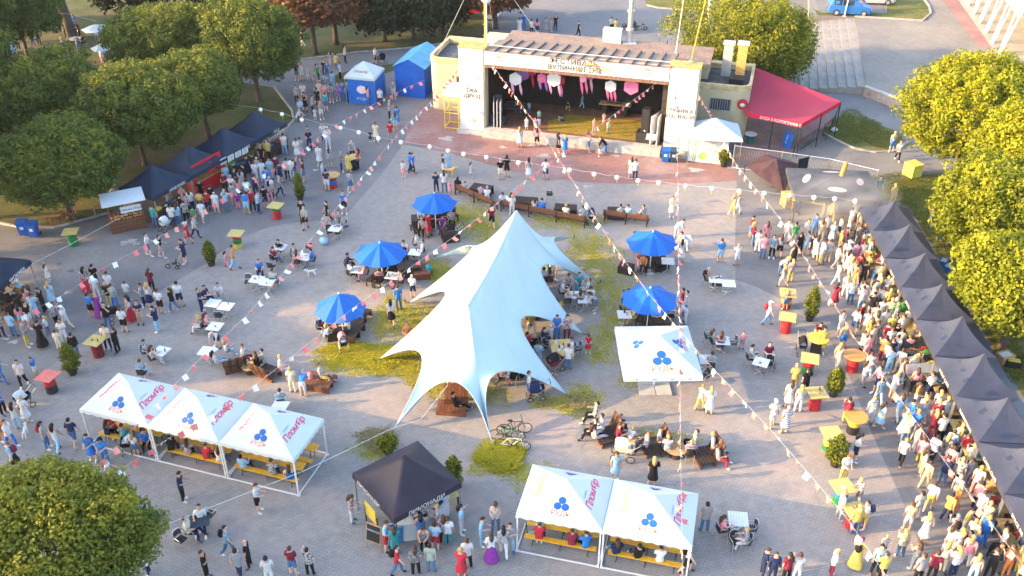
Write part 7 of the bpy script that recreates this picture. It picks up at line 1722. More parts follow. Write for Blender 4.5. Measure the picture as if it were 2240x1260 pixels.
people(450, 310, Z4, '''100,622,8s,n,w,ws; 185,602,8s,Y,l,dj; 285,582,8s,y,v,pj,.75; 360,627,8s,b,b,ls; 412,607,8s,y,r,kj; 462,617,6h,b,l,nj; 522,577,8s,k,k,ns; 562,522,8s,K,y,pj; 372,512,8s,k,w,nj; 240,482,8s,g,w,wj; 300,502,8s,K,p,nj; 250,552,8s,b,n,ps; 180,450,2s,k,m,kj; 440,482,8s,k,n,nj; 440,352,8s,b,w,wj; 462,322,8s,g,g,gj; 540,402,8s,b,b,lj; 572,492,8s,g,w,kj; 645,472,6w,g,k,nj; 565,322,2s,b,l,lj; 370,290,8s,k,n,nj; 240,292,2s,k,G,Gj; 352,380,4h,b,k,kj; 620,302,8s,b,m,kj; 650,357,8s,k,n,ns; 770,332,8s,b,m,ds; 852,347,4s,k,m,ds; 712,332,8s,k,w,kj; 752,332,2s,b,w,wj; 795,155,2s,B,w,rd; 825,135,8s,b,w,wd; 492,210,2s,g,k,kj; 545,165,2s,k,y,kj; 985,207,2s,B,w,wd; 1075,227,8s,B,n,gs; 1172,262,6h,g,g,nj; 1240,275,2s,B,y,yd; 1268,160,2s,r,k,kj; 1318,240,4S,B,r,kj; 1015,352,6s,b,l,gs; 1050,427,8s,k,n,ws; 1250,437,8w,b,g,ds; 1200,622,2s,b,b,ks; 865,752,2w,g,b,ks; 840,692,2w,k,k,kj; 1060,702,4w,k,k,kj; 1040,770,3c,b,w,kj; 1155,735,2c,b,g,gj; 900,72,2s,b,n,nj; 685,112,8s,k,w,lj; 1060,62,2s,b,w,wj; 1705,302,2s,B,w,pk,.78; 1765,265,9w,k,b,nj; 185,1082,6w,K,p,pj,.72; 255,1102,6w,k,o,lj;
650,990,1c,k,k,kj; 590,1060,9c,b,m,dj; 765,1030,6c,b,w,wj; 795,1095,8c,B,p,vj; 930,1075,4c,k,b,gj; 475,1160,2c,b,b,nj; 590,1262,8c,b,w,nj; 1225,1120,6c,k,n,nj; 1250,1195,9c,b,w,nj; 1385,1185,4c,B,p,pj; 1440,1110,4e,b,l,lj; 1550,1165,2e,b,n,nj; 1620,1085,2e,B,w,wj; 1500,1245,8c,b,p,dj; 1690,1262,4c,b,n,nj; 1712,1000,2c,B,w,kj; 190,380,8s,b,l,lj; 270,420,6s,b,n,kj; 60,560,8s,k,k,kj; 320,430,8s,B,w,wj; 500,350,8s,b,w,wj; 30,600,8s,b,r,nj''')
people(0, 620, Z4, '''45,192,6s,k,n,nj; 105,272,8s,k,k,kj; 205,172,8s,c,l,gj; 90,30,6s,B,k,kj; 395,255,4h,b,k,kj; 462,192,8s,Y,l,ld; 260,240,8s,B,p,wj; 322,302,8s,b,l,lj; 130,462,8s,b,l,dj; 212,392,8s,K,p,ls; 275,382,6s,k,k,ws; 250,542,6a,r,g,yj; 375,545,8s,k,k,kL; 425,442,4s,Y,w,dj,.78; 500,375,3w,k,k,kj; 590,402,4w,c,w,cj; 30,472,8s,k,n,nj; 10,252,8s,b,n,nj; 570,522,2a,b,w,wj; 665,642,8s,k,k,dj; 520,572,8s,k,c,cj,.75;
800,292,8s,k,b,ks; 868,287,8s,y,v,vL; 850,142,2s,k,w,wj; 962,202,2s,y,k,yj; 962,112,8s,b,w,wj; 1000,212,8s,b,b,bj; 945,392,2t,b,k,dj; 1085,427,8s,b,w,ks; 1138,322,4s,K,w,rL; 1220,352,2a,k,n,Bs; 1370,417,4h,k,n,lj; 1250,202,4s,b,n,nj; 1305,212,8s,Y,w,nk; 1395,262,8s,b,w,ks; 1505,242,4w,B,k,dj; 1560,205,8s,k,w,ns; 1320,72,8s,B,m,kj; 1110,152,8s,b,w,gj,.8; 945,572,2s,B,c,nj; 1025,602,4s,b,k,kj; 35,862,6w,b,b,dj; 215,887,2w,k,w,kj; 322,805,4h,b,b,ws,.75; 1262,650,6c,k,s,kj; 1325,705,9c,B,w,wj; 1235,835,8c,b,l,lj; 40,1130,6s,k,b,kj; 245,1202,8h,y,w,wk; 1740,430,4c,Y,w,wj; 1745,250,6s,b,n,nj; 170,1260,8s,K,w,lj''')
people(0, 940, Z4, '''420,162,6s,K,w,dj,,br; 515,190,8w,K,w,lj; 655,142,8w,k,n,ds; 812,267,2h,k,b,bd; 925,302,2h,K,b,dj; 150,332,4w,r,l,kk,,bm; 30,92,6s,b,o,oj; 965,475,6w,b,w,nj; 1180,222,8s,Y,w,ds,.78; 1285,162,2e,b,b,kj; 1510,207,4s,K,k,pj,.82; 1585,612,6h,k,n,kj; 1240,760,4c,K,w,dj; 1650,940,6c,b,c,nj; 1750,850,2c,b,w,nj; 1290,1247,4s,b,w,nj,.72; 1080,1300,6b,b,k,kj; 1010,80,2s,b,r,kj; 110,150,6w,b,w,bj''')
people(450, 620, Z4, '''110,552,2b,n,w,ns; 5,180,6c,b,n,nj; 130,150,2c,b,w,gj; 15,415,6c,B,p,gj; 105,722,9f,K,w,lj; 190,640,9e,Y,w,lj; 330,692,6e,b,w,mj; 520,732,4e,k,b,nj; 455,770,7e,B,k,yj; 650,790,6e,y,w,wj; 755,942,8s,y,c,cj; 845,972,8b,g,b,ws; 1010,862,6C,b,w,ys; 660,1092,8c,k,l,lj; 990,440,6c,b,n,rj; 1040,382,2c,k,k,rj; 1240,440,4e,b,w,kj; 1055,500,9c,Y,w,nj; 1335,312,2e,B,k,dj; 1605,352,8w,K,w,kk; 1665,232,8s,b,b,dj; 1745,510,2e,r,o,rj''')
people(900, 620, Z4, '''15,127,8s,g,w,ns; 1290,130,6c,g,w,dj; 1350,70,2c,B,n,nj; 1440,60,2c,b,t,tj; 1515,110,4c,b,w,wj; 1585,247,4b,B,w,ds; 1345,215,8c,Y,w,wj; 1450,215,8c,B,c,kj; 1540,190,8c,b,w,kj; 1025,402,2c,y,y,wj; 1005,552,9f,k,r,nj; 1130,552,6c,b,n,nj; 1198,500,2s,w,w,wj,.66; 1250,482,2s,b,b,bj; 1338,492,2s,B,m,mj; 1188,625,6s,y,g,gj,.66; 1348,747,8s,b,w,dj; 1385,632,4c,b,w,nj; 1520,597,2h,B,r,rd,.72; 1092,722,8s,k,l,lj; 775,865,6c,b,p,pj; 830,862,4c,b,w,kj; 1008,982,6s,b,w,bs; 385,1092,6f,k,k,kj; 340,860,2e,Y,p,wj''')
people(1350, 620, Z4, '''60,222,6c,b,w,gj; 90,205,2e,k,n,nj; 45,282,6c,K,y,gj; 150,232,4e,b,n,nj; 145,352,4c,y,y,yj; 300,362,6e,B,g,gj; 585,272,4s,k,s,bj; 548,252,4s,k,r,rj; 585,342,4b,b,w,wj; 820,562,6c,B,g,gj; 880,592,8c,B,p,kj; 1070,562,2s,b,p,gs,.66; 1130,702,6c,k,r,rj; 1295,682,2c,b,m,kj; 800,772,8c,b,b,lj; 1285,357,6w,w,w,lj,,br; 1440,232,8s,Y,g,ds,.85; 710,1092,9w,y,w,yj; 785,1132,8s,Y,w,wd; 1465,1072,8s,B,w,wd; 1510,930,8s,y,y,yj; 1550,1112,8s,Y,w,wj; 1605,960,8s,K,k,kj; 1330,1240,8w,w,w,ws; 1435,1295,8s,g,s,cd; 1715,490,2b,k,m,yj''')
people(1350, 940, Z4, '''350,150,6e,b,w,kj; 425,235,8e,y,w,dj; 240,200,4E,r,g,nj; 650,180,4e,b,b,kj; 620,262,8c,y,y,wj; 820,212,6e,y,w,wj; 860,312,6E,b,g,rj; 300,482,8s,Y,k,nd; 745,882,8s,k,g,dj; 880,925,6c,B,p,kj; 1105,1032,4c,y,g,wj; 1242,1262,6h,b,n,nj; 1325,1300,2s,b,n,nj; 1445,1310,8s,K,m,kj; 1530,1310,8s,b,w,wj; 590,1232,6w,y,w,ks,,bk''')
people(0, 0, 1, '''1297,962,4E,b,n,kj; 1318,952,4e,b,w,wj; 1300,968,9f,B,w,wj; 1352,950,6e,b,n,nj; 1350,972,6e,b,m,nj; 1345,1048,2s,B,l,ld; 1375,975,9k,y,w,cj; 1300,925,4E,k,k,kj''')
people(900, 940, Z4, '''725,872,2h,B,w,dj; 605,992,6h,k,l,lj; 850,1052,2a,b,g,lj; 690,1132,8s,B,w,vL; 795,1087,8w,K,w,wj; 432,892,6t,K,l,wj; 235,892,4s,y,w,pj; 320,1002,8s,b,w,tj; 212,1042,8s,k,l,rs; 115,1065,2h,B,g,kj; 95,972,8s,K,b,gj; 45,1252,8s,B,g,kj; 170,1232,8s,k,b,dj; 432,1275,8s,y,r,rd; 485,1192,8s,b,w,kj; 1102,957,2s,b,M,ps,.72; 45,760,2s,k,r,kj; 285,985,8s,B,m,kj''')
people(450, 940, Z4, '''460,707,6s,b,w,ks; 1265,795,6h,B,m,wj; 205,1072,6w,k,l,dj,,bk; 385,1187,4s,n,k,kj; 300,1285,8w,k,g,nj; 20,1285,6a,b,k,kj; 760,1255,8s,b,m,ds; 905,1258,8t,k,k,kj; 560,1335,8s,k,w,wj; 1560,1042,6h,b,l,rs; 1640,1075,8s,B,t,tj; 1655,1247,6w,k,r,dj,,bk''')
people(1790, 620, Z4, '''265,182,8s,Y,w,dj; 220,132,8w,Y,w,wj; 360,192,8s,b,w,gj; 345,377,3s,k,m,mj; 455,252,8s,b,w,Bs; 525,242,8s,b,w,ns; 15,602,2s,K,y,kd; 200,562,8s,Y,g,bs; 150,742,9w,Y,c,cj; 355,622,6s,b,o,kj; 400,652,8s,b,p,pj; 475,532,8s,b,g,gj; 590,602,8s,b,w,wj; 675,612,8s,b,w,nj; 745,668,8s,b,p,kj; 545,442,8s,b,w,wj; 470,462,8s,B,c,cj; 640,372,8S,y,G,Gj; 750,422,8s,g,w,wj; 415,822,8w,b,w,lj; 590,792,8s,k,l,lj; 490,932,4w,b,p,ns; 505,1037,8w,b,l,lj; 935,1002,8s,b,w,ns; 875,1192,8w,Y,w,ls; 1000,1152,8s,Y,w,wj; 225,1212,8s,b,m,yj,,bm; 430,1217,8s,y,w,wj,,bg; 515,1247,6w,B,l,lk; 985,1252,8s,y,m,mj; 580,252,8s,y,y,cj; 660,292,8s,B,w,wj; 700,352,8s,B,G,Gj; 590,352,8s,y,c,cj; 520,342,8S,b,w,wj; 600,482,8s,y,y,yj; 690,492,8s,b,w,cj; 820,492,4s,y,o,wj; 780,380,4s,y,y,wj; 850,560,4s,b,w,wj; 560,560,9s,b,m,mj; 640,560,8s,b,k,kj; 530,680,9s,b,o,mj; 600,690,8s,b,n,nj; 640,660,9s,k,w,lj; 420,512,8s,B,y,cj; 1060,1220,8s,y,w,yj; 540,660,8s,B,w,mj; 680,210,8s,y,c,cj; 560,152,8s,y,w,wj; 620,120,8s,b,c,cj; 500,150,8s,Y,g,gj''')
people(1790, 940, Z4, '''700,302,9w,y,w,kj; 855,302,9w,b,p,yj; 300,272,6h,K,w,ns; 205,442,2h,r,w,yj; 330,652,4s,y,m,gj; 385,852,4h,b,w,ys,,bn; 300,902,8s,Y,y,dj; 165,772,6s,y,w,gj; 900,502,9w,b,B,Bj; 935,702,9w,b,w,ys; 830,772,8s,k,w,wj; 750,872,8s,b,B,ws; 690,1102,8s,Y,c,dj; 890,972,8w,Y,w,wk; 1130,972,8s,g,g,ws,,bk; 545,1082,2s,y,s,nj,.76; 810,1212,8s,B,g,gj; 310,1182,9s,m,y,yL,,bk; 480,1242,2s,k,l,kj; 530,1300,8s,b,y,kj; 100,1262,6h,y,w,mj; 1050,1212,9s,Y,w,cj; 1140,1272,8s,Y,w,nj; 1230,1112,4S,k,k,kj; 1300,1102,8s,y,b,pj; 1400,882,9b,y,B,Bj; 1480,1112,2b,b,k,kj; 1350,782,9s,b,w,nj; 1065,282,9s,Y,g,gj; 1175,222,9s,Y,y,nj; 1170,492,9s,y,k,nj; 1270,482,8s,b,g,gj; 960,72,8s,Y,m,mj; 1030,112,8s,k,w,kj; 1470,482,4s,y,y,kj; 1230,262,8s,b,r,wj; 1310,270,4s,b,m,mj; 1100,392,9s,b,p,nj; 1280,352,8s,y,w,wj; 1400,642,6b,b,o,oj; 1340,692,9s,k,p,nj; 1550,1082,4s,b,w,wj; 1700,1120,4s,b,n,nj; 1600,1262,8s,b,o,oj; 1700,1252,4s,y,y,yj; 1090,1062,9s,B,w,cj; 1160,1102,8s,Y,w,Bj; 1390,1000,9s,y,b,bj; 1180,182,8s,y,w,lj; 1110,230,9s,b,l,gj; 1330,560,9s,y,w,pj; 1250,1170,9s,Y,p,wj; 960,1290,9s,b,m,kj; 840,1320,8s,b,g,kj; 1310,1310,9s,Y,w,lj; 1450,1290,9s,b,k,kj''')
# under the printed canopies: only backs and legs show below the cloth
for can, xs in ((TRIO[0], ((-1.1, 'n'), (-0.2, 'k'), (0.9, 'b'))), (TRIO[1], ((-1.3, 'k'), (-0.4, 'm'), (0.6, 'r'), (1.3, 'w'))), (TRIO[2], ((-1.2, 'l'), (0.3, 'k'), (1.2, 'b'))), (PAIR[0], ((-0.9, 'r'), (0.5, 'm'), (1.1, 'b'))), (PAIR[1], ((-1.2, 'n'), (-0.3, 'k'), (0.6, 'w')))):
    t_, c, sx, sy, an = can; rot = Matrix.Rotation(an, 3, 'Z')
    for x, tc_ in xs:
        q = Vector((c.x, c.y, 0)) + rot @ Vector((x, -0.95, 0)); px, py = J(q)
        PEOPLE.append((px, py, '8', 'e', random.choice('bkBy'), tc_, random.choice(('nj', 'kj', 'dj')), 1.0, 0.0, ''))
# the dense band pressing towards the right counters
rr = random.Random(31); placed = [P(p[0], p[1]) for p in PEOPLE]
for tr in range(1500):
    s_ = rr.uniform(0.2, 8.4); off = 0.25 + abs(rr.gauss(0, 1.25))
    if off > 3.6: continue
    q = v0 + rdir * (rlen * s_) - rnorm * off; q.z = 0
    if any((q - w_).length < 0.52 for w_ in placed): continue
    px, py = J(q)
    if py > 1262: continue
    placed.append(q); PEOPLE.append((px, py, rr.choice('6993986'), rr.choice('sssshb' if off < .7 else 'sssshw'), rr.choice('bbkyYBBkg'), rr.choice('wwwwwcclgpnkmyobr'), rr.choice(('nj', 'dj', 'wj', 'gj', 'kj', 'ds', 'ws', 'cs', 'ns', 'wk', 'cd', 'lj', 'Bj')), 1.0, 0.0, ''))
    if len(placed) > len(PEOPLE) + 5 or tr > 1400: break
    NFILL = globals().get('NFILL', 0) + 1
    if NFILL >= 44: break
# ---- build the people: the 300 or so that show largest are things, the few rest one far crowd
def app_size(p):
    q = P(p[0], p[1], p[8]); return p[7] / (q - Vector((0, 0, CAM_H))).length
LIMIT = 326
order = sorted(range(len(PEOPLE)), key=lambda i: -app_size(PEOPLE[i]))
indiv = set(order[:LIMIT])
rr = random.Random(99)
plist = []
for i, (px, py, fc, ps, hair, top, bot, size, z, extra) in enumerate(PEOPLE):
    pose = {'e': 'c', 'E': 'C'}.get(ps, ps)
    if pose == 's': pose = rr.choice('sssSShHH')
    elif pose == 'w': pose = rr.choice('wW')
    elif pose == 'c': pose = rr.choice('cccC')
    sit = ps in 'cC'; perch = ps in 'eE'
    q = P(px, py, z)
    sc = size * rr.uniform(0.95, 1.05) * 1.0
    zz = z + (0.0 if pose not in 'cCf' else (0.45 - 0.40 * sc if sit or perch else 0.0))
    if pose == 'f': zz = z + (0.30 - 0.30 * sc)
    rz = R(FACE[fc] + rr.uniform(-14, 14))
    lab = None
    topw = CL[top][0]; bt = bot[1]; bc = CL[bot[0]][0]
    if bt == 'd': cloth = topw + ' dress'
    else:
        bw = 'jeans' if (bot[0] == 'd' and bt == 'j') else bc + ' ' + GARM[bt] if bot[0] != 'd' else 'denim ' + GARM[bt]
        cloth = '%s top and %s' % (topw, bw)
    who = 'person' if size > 0.85 else 'child'
    base = '%s in %s %s' % (who, cloth, POSEW[ps if ps in 'eE' else pose])
    if extra: base = '%s in %s with %s bag' % (who, cloth, CL[extra[1]][0])
    plist.append(dict(i=i, px=px, py=py, q=q, z=zz, rz=rz, sc=sc, pose=pose, hair=hair, top=top, bot=bot, lab=base, extra=extra, sit=sit, anchor=near(px, py), who=who))
# labels: clothing and pose, then place, then order among equals
from collections import defaultdict
def words(s): return len(s.replace(',', ' ').split())
cnt = defaultdict(list)
for d in plist: cnt[d['lab'] + ' ' + d['anchor']].append(d)
for lb, ds in cnt.items():
    if len(ds) == 1: ds[0]['label'] = lb if words(lb) <= 16 else lb.replace('looking down, hands together, ', 'looking down '); continue
    ds.sort(key=lambda d: d['px'])
    names = {2: ['left one', 'right one'], 3: ['left one', 'middle one', 'right one'], 4: ['leftmost', 'second from left', 'third from left', 'rightmost']}.get(len(ds))
    for k, d in enumerate(ds):
        if words(lb) > 13: lb2 = lb.replace('looking down, hands together, ', 'looking down ')
        else: lb2 = lb
        d['label'] = lb2 + ', ' + (names[k] if names else '%s from left' % ['first', 'second', 'third', 'fourth', 'fifth', 'sixth', 'seventh', 'eighth', 'ninth'][min(k, 8)])
GRP = 'festival visitors on the plaza'
crowd = MB(); crowd_m = []; crowd_mats = []
def crowd_add(d, part, material):
    T = build_pose(d['pose']); g_ = T[part]
    M_ = Matrix.Translation((d['q'].x, d['q'].y, d['z'])) @ Matrix.Rotation(d['rz'], 4, 'Z') @ Matrix.Scale(d['sc'], 4)
    if material not in crowd_mats: crowd_mats.append(material)
    crowd.add([M_ @ Vector(a) for a in g_[0]], g_[1], crowd_mats.index(material))
for d in plist:
    rp = random.Random(d['i'] * 7 + 3)
    skin = rp.choice(m_skin); hl = d['hair'].lower(); long_ = d['hair'].isupper()
    topm = MATS['cloth_' + CL[d['top']][0].replace(' ', '_')]; botm = MATS['cloth_' + CL[d['bot'][0]][0].replace(' ', '_')]
    bt = d['bot'][1]; parts = []
    if rp.random() < 0.2 and d['top'] != 's': topm = MATS['print_' + CL[d['top']][0].replace(' ', '_')]
    tp = 'shirt'
    if long_ and d['top'] in 'wkgbpycn' and rp.random() < 0.4: tp = 'tank'
    if d['top'] in 'kn' and bt == 'j' and rp.random() < 0.35: tp = 'jacket'
    parts.append((tp, topm, {'shirt': 'shirt', 'tank': 'top', 'jacket': 'jacket'}[tp]))
    if bt == 'j': parts.append(('trousers', botm, 'trousers'))
    elif bt == 's': parts.append(('shorts', botm, 'shorts'))
    elif bt == 'k': parts.append(('skirt', botm, 'skirt'))
    elif bt == 'L': parts.append(('long_skirt', botm, 'skirt'))
    else: parts.append(('skirt', topm, 'skirt'))
    shm = rp.choice(m_shoe if bt == 'j' else m_shoe[:2] + m_shoe[:1]); parts += [('shoe_a', shm, 'shoe'), ('shoe_b', shm, 'shoe')]
    if hl in ('w', 'c'): parts.append(('cap', MATS['hair_w'], 'cap'))
    elif hl == 'm': parts.append(('cap', MATS['hair_m'], 'cap'))
    elif hl != 'n': parts.append(('long_hair' if long_ else 'hair', MATS['hair_' + hl], 'hair'))
    if d['i'] in indiv:
        me = part_mesh(d['pose'], 'body', [m_skin[0], m_eye, m_lip], 0)
        o = place(me, 'person', None, (d['q'].x, d['q'].y, d['z']), d['rz']); o.scale = (d['sc'],) * 3
        if skin is not m_skin[0]:
            o.material_slots[0].link = 'OBJECT'; o.material_slots[0].material = skin
        tag(o, d['label'], 'person', GRP)
        for part, mm, nm in parts:
            pm = part_mesh(d['pose'], part, [mm], mm.name); c_ = place(pm, nm, o)
        d['obj'] = o
        if d['extra']:
            T = build_pose(d['pose']); bp_, ln_ = T['back']
            M_ = Matrix.Translation((d['q'].x, d['q'].y, d['z'])) @ Matrix.Rotation(d['rz'], 4, 'Z') @ Matrix.Scale(d['sc'], 4)
            e = M_ @ bp_; t = thing('backpack', uniq('%s backpack worn by the %s' % (CL[d['extra'][1]][0], d['label'].split(' with ')[0])), 'backpack', e, d['rz'], 'backpacks worn by visitors')
            mm = MATS['cloth_' + CL[d['extra'][1]][0].replace(' ', '_')]
            mb = MB(); mb.ball((0, 0, 0), 0.2, 10, 7, sc=(0.75, 0.55, 1.1)); mb.obj('bag_body', mm, t, smooth=True)
            mb = MB(); mb.ball((0, 0.08, -0.07), 0.11, 8, 5, sc=(0.9, 0.5, 0.8)); mb.obj('pocket', mm, t, smooth=True)
            mb = MB()
            for s in (-1, 1): mb.tube([(s * .08, -.06, .17), (s * .11, -.26, .13), (s * .12, -.27, -.05), (s * .09, -.08, -.14)], 0.018, 4)
            mb.obj('straps', m_black, t)
    else:
        crowd_add(d, 'body', skin)
        for part, mm, nm in parts: crowd_add(d, part, mm)
    if d['sit']:
        # the chair under a seated visitor
        off = Matrix.Rotation(d['rz'], 3, 'Z') @ Vector((0, -0.05, 0))
        chair('metal chair %s under the %s' % (near(d['px'], d['py']), d['lab'].split(' seated')[0].split(' leaning')[0].split(' with ')[0]) if words(d['lab']) < 9 else 'metal chair under ' + d['lab'].split(' seated')[0].split(' leaning')[0].split(' with ')[0], d['q'] + off, d['rz'], d['px'], d['py'], max(0.0, PEOPLE[d['i']][8]))
if crowd.v:
    o = crowd.obj('crowd', crowd_mats, None, smooth=True); tag(o, 'small far visitors scattered at the back of the festival ground', 'crowd', kind='stuff')
print('people', len(PEOPLE), 'individual', len(indiv))
for o in COL.objects:
    lb = o.get('label')
    if lb and words(lb) > 16:
        for a, b in ((' there', ''), ('looking down, hands together,', 'looking down'), ('metal chair', 'chair'), ('the person in', 'person in'), (' long ', ' '), (' light ', ' pale '), ('pale blue', 'blue')):
            if words(lb) > 16: lb = lb.replace(a, b)
        if words(lb) > 16: lb = ' '.join(lb.split()[:16])
        o['label'] = lb
        if words(lb) > 16: print('LONG', lb)
# ================================================================== BUNTING, LANTERNS, ROPES
m_flagp = mat('flag_coral', (0.74, 0.17, 0.17), 0.75, 0.08, 5); m_flagw = mat('flag_white', (0.76, 0.74, 0.74), 0.75, 0.05, 5); m_flago = mat('flag_salmon', (0.76, 0.30, 0.24), 0.75, 0.08, 5)
FLAGM = []
def flag_mesh(m_, seed):
    rr = random.Random(seed); mb = MB(); vs_ = []; n_ = 4; w, h = 0.28, 0.28; a1, a2 = rr.uniform(-.12, .12), rr.uniform(-.8, .8)
    for j in range(n_ + 1):
        for i in range(n_ + 1):
            u, v = i / n_ - .5, j / n_
            vs_.append((u * w * (1 - .12 * v), a1 * v * h * 2 + .05 * math.sin(3 * v + 5 * u + seed) * v + a2 * v * v * .12, -v * h))
    fs = [(j * (n_ + 1) + i, j * (n_ + 1) + i + 1, (j + 1) * (n_ + 1) + i + 1, (j + 1) * (n_ + 1) + i) for j in range(n_) for i in range(n_)]
    mb.add(vs_, fs); return mb.mesh('flag', m_)
FLAGS = {c: [flag_mesh(m_, k) for k in range(4)] for c, m_ in (('p', m_flagp), ('w', m_flagw), ('o', m_flago))}
def bunting(label, pts, z0, z1, spacing=0.74):
    n_ = len(pts); q = []
    for k, (x, y) in enumerate(pts):
        t_ = k / (n_ - 1); q.append(P(x, y, z0 + (z1 - z0) * t_))
    # even samples along the line
    L = [0]
    for a, b in zip(q[:-1], q[1:]): L.append(L[-1] + (b - a).length)
    def at(s):
        for k in range(len(L) - 1):
            if s <= L[k + 1]: f_ = (s - L[k]) / (L[k + 1] - L[k]); return q[k] + (q[k + 1] - q[k]) * f_, (q[k + 1] - q[k]).normalized()
        return q[-1], (q[-1] - q[-2]).normalized()
    t = thing('bunting', label, 'bunting', q[0], 0, 'strings of pink and white flags')
    mb = MB(); mb.tube([a - q[0] for a in q], 0.004, 4); mb.obj('cord', m_rope, t)
    s = 0.5; k = 0; rr = random.Random(len(label))
    while s < L[-1]:
        p_, d_ = at(s); c = 'ppwopw'[k % 6] if rr.random() < .8 else rr.choice('pwo')
        o = place(rr.choice(FLAGS[c]), 'flag', t, p_ - q[0] - Vector((0, 0, .012)), math.atan2(d_.y, d_.x) + rr.uniform(-.3, .3)); o.rotation_euler.x = rr.uniform(-.7, .7)
        o.scale = (1, 1, 1); s += spacing * rr.uniform(.85, 1.15); k += 1
bunting('flag string from the left stage corner down to the lower right', [(1075, 140), (1140, 228), (1200, 312), (1265, 415), (1330, 520), (1425, 650), (1545, 790), (1690, 945), (1850, 1130), (1960, 1290)], 5.9, 3.2)
bunting('flag string from the right stage corner down to the lower left', [(1436, 181), (1350, 245), (1260, 312), (1150, 395), (990, 520), (790, 660), (600, 810), (500, 885), (370, 958), (236, 1046), (130, 1110)], 5.9, 3.2)
bunting('flag string running straight from the right pillar towards the camera', [(1478, 165), (1481, 300), (1483, 430), (1486, 700), (1489, 1000), (1494, 1310)], 6.6, 3.4)
bunting('flag string from the right pillar over the stall crowd', [(1527, 205), (1612, 362), (1700, 470), (1800, 625), (1870, 740), (1960, 860), (2060, 1000), (2180, 1160), (2270, 1280)], 5.6, 3.2)
bunting('flag string from the left pillar over the plaza tables', [(1002, 150), (940, 225), (870, 292), (755, 432), (650, 560), (540, 690), (450, 772), (385, 838), (284, 945), (178, 1054)], 5.4, 3.0)
bunting('flag string from the blue tent past the left stalls', [(930, 175), (892, 190), (810, 232), (724, 278), (640, 348), (530, 405), (430, 470), (380, 500), (290, 552), (215, 592), (150, 638), (50, 690)], 4.2, 2.6)
# round paper lanterns on a cord
LN = [(455, 222), (570, 240), (617, 250), (660, 262), (745, 280), (785, 290), (828, 303), (877, 311), (940, 321), (980, 330), (1014, 337), (1064, 344), (1134, 356), (1246, 372), (1300, 381), (1350, 388), (1396, 395), (1441, 400), (1500, 407), (1558, 413), (1617, 418), (1672, 423), (1727, 428), (1781, 432), (1826, 435), (1871, 440)]
qs = [P(a, b, 3.2) for a, b in LN]
t = thing('lantern_string', 'cord of round white paper lanterns with yellow ribbons across the plaza', 'lantern string', qs[0])
cord = []
for a, b in zip(qs[:-1], qs[1:]): cord += [a - qs[0] + Vector((0, 0, .14)), (a + b) / 2 - qs[0] + Vector((0, 0, .05))]
mb = MB(); mb.tube(cord + [qs[-1] - qs[0]], 0.006, 4); mb.obj('cord', m_rope, t)
mbl = MB(); mbl.ball((0, 0, 0), 0.155, 14, 9); lm = mbl.mesh('lantern', mat('lantern_paper', (0.80, 0.79, 0.77), 0.7, 0.03), True)
mbr = MB(); mbr.tube([(0, 0, -.15), (.02, 0, -.26), (-.02, .02, -.42)], [.03, .03, .012], 4); rm = mbr.mesh('ribbon', BC['y'])
for q in qs[1:]:
    o = place(lm, 'lantern', t, q - qs[0]); place(rm, 'ribbon', o)
def rope(label, pts, r=0.010):
    q = [P(*a) for a in pts]; t = thing('rope', label, 'rope', q[0]); mb = MB(); mb.tube([a - q[0] for a in q], r, 5); mb.obj('strand', m_rope, t)
    mb = MB(); mb.ball((0, 0, 0), r * 2.2, 6, 4); mb.obj('knot', m_rope, t)
rope('white rope stretched from the stretch tent to the corner tree', [(979, 843, 2.2), (920, 918, 2.3), (860, 936, 2.35), (665, 1030, 2.4), (300, 1172, 2.6)])
rope('pale rope lying from the wooden cart to the left stall', [(278, 468, 1.3), (172, 525, 1.1), (62, 582, 0.9)])
rope('thin cord between the far lawn trees', [(70, 55, 2.6), (140, 28, 3.4), (210, 46, 2.5)])

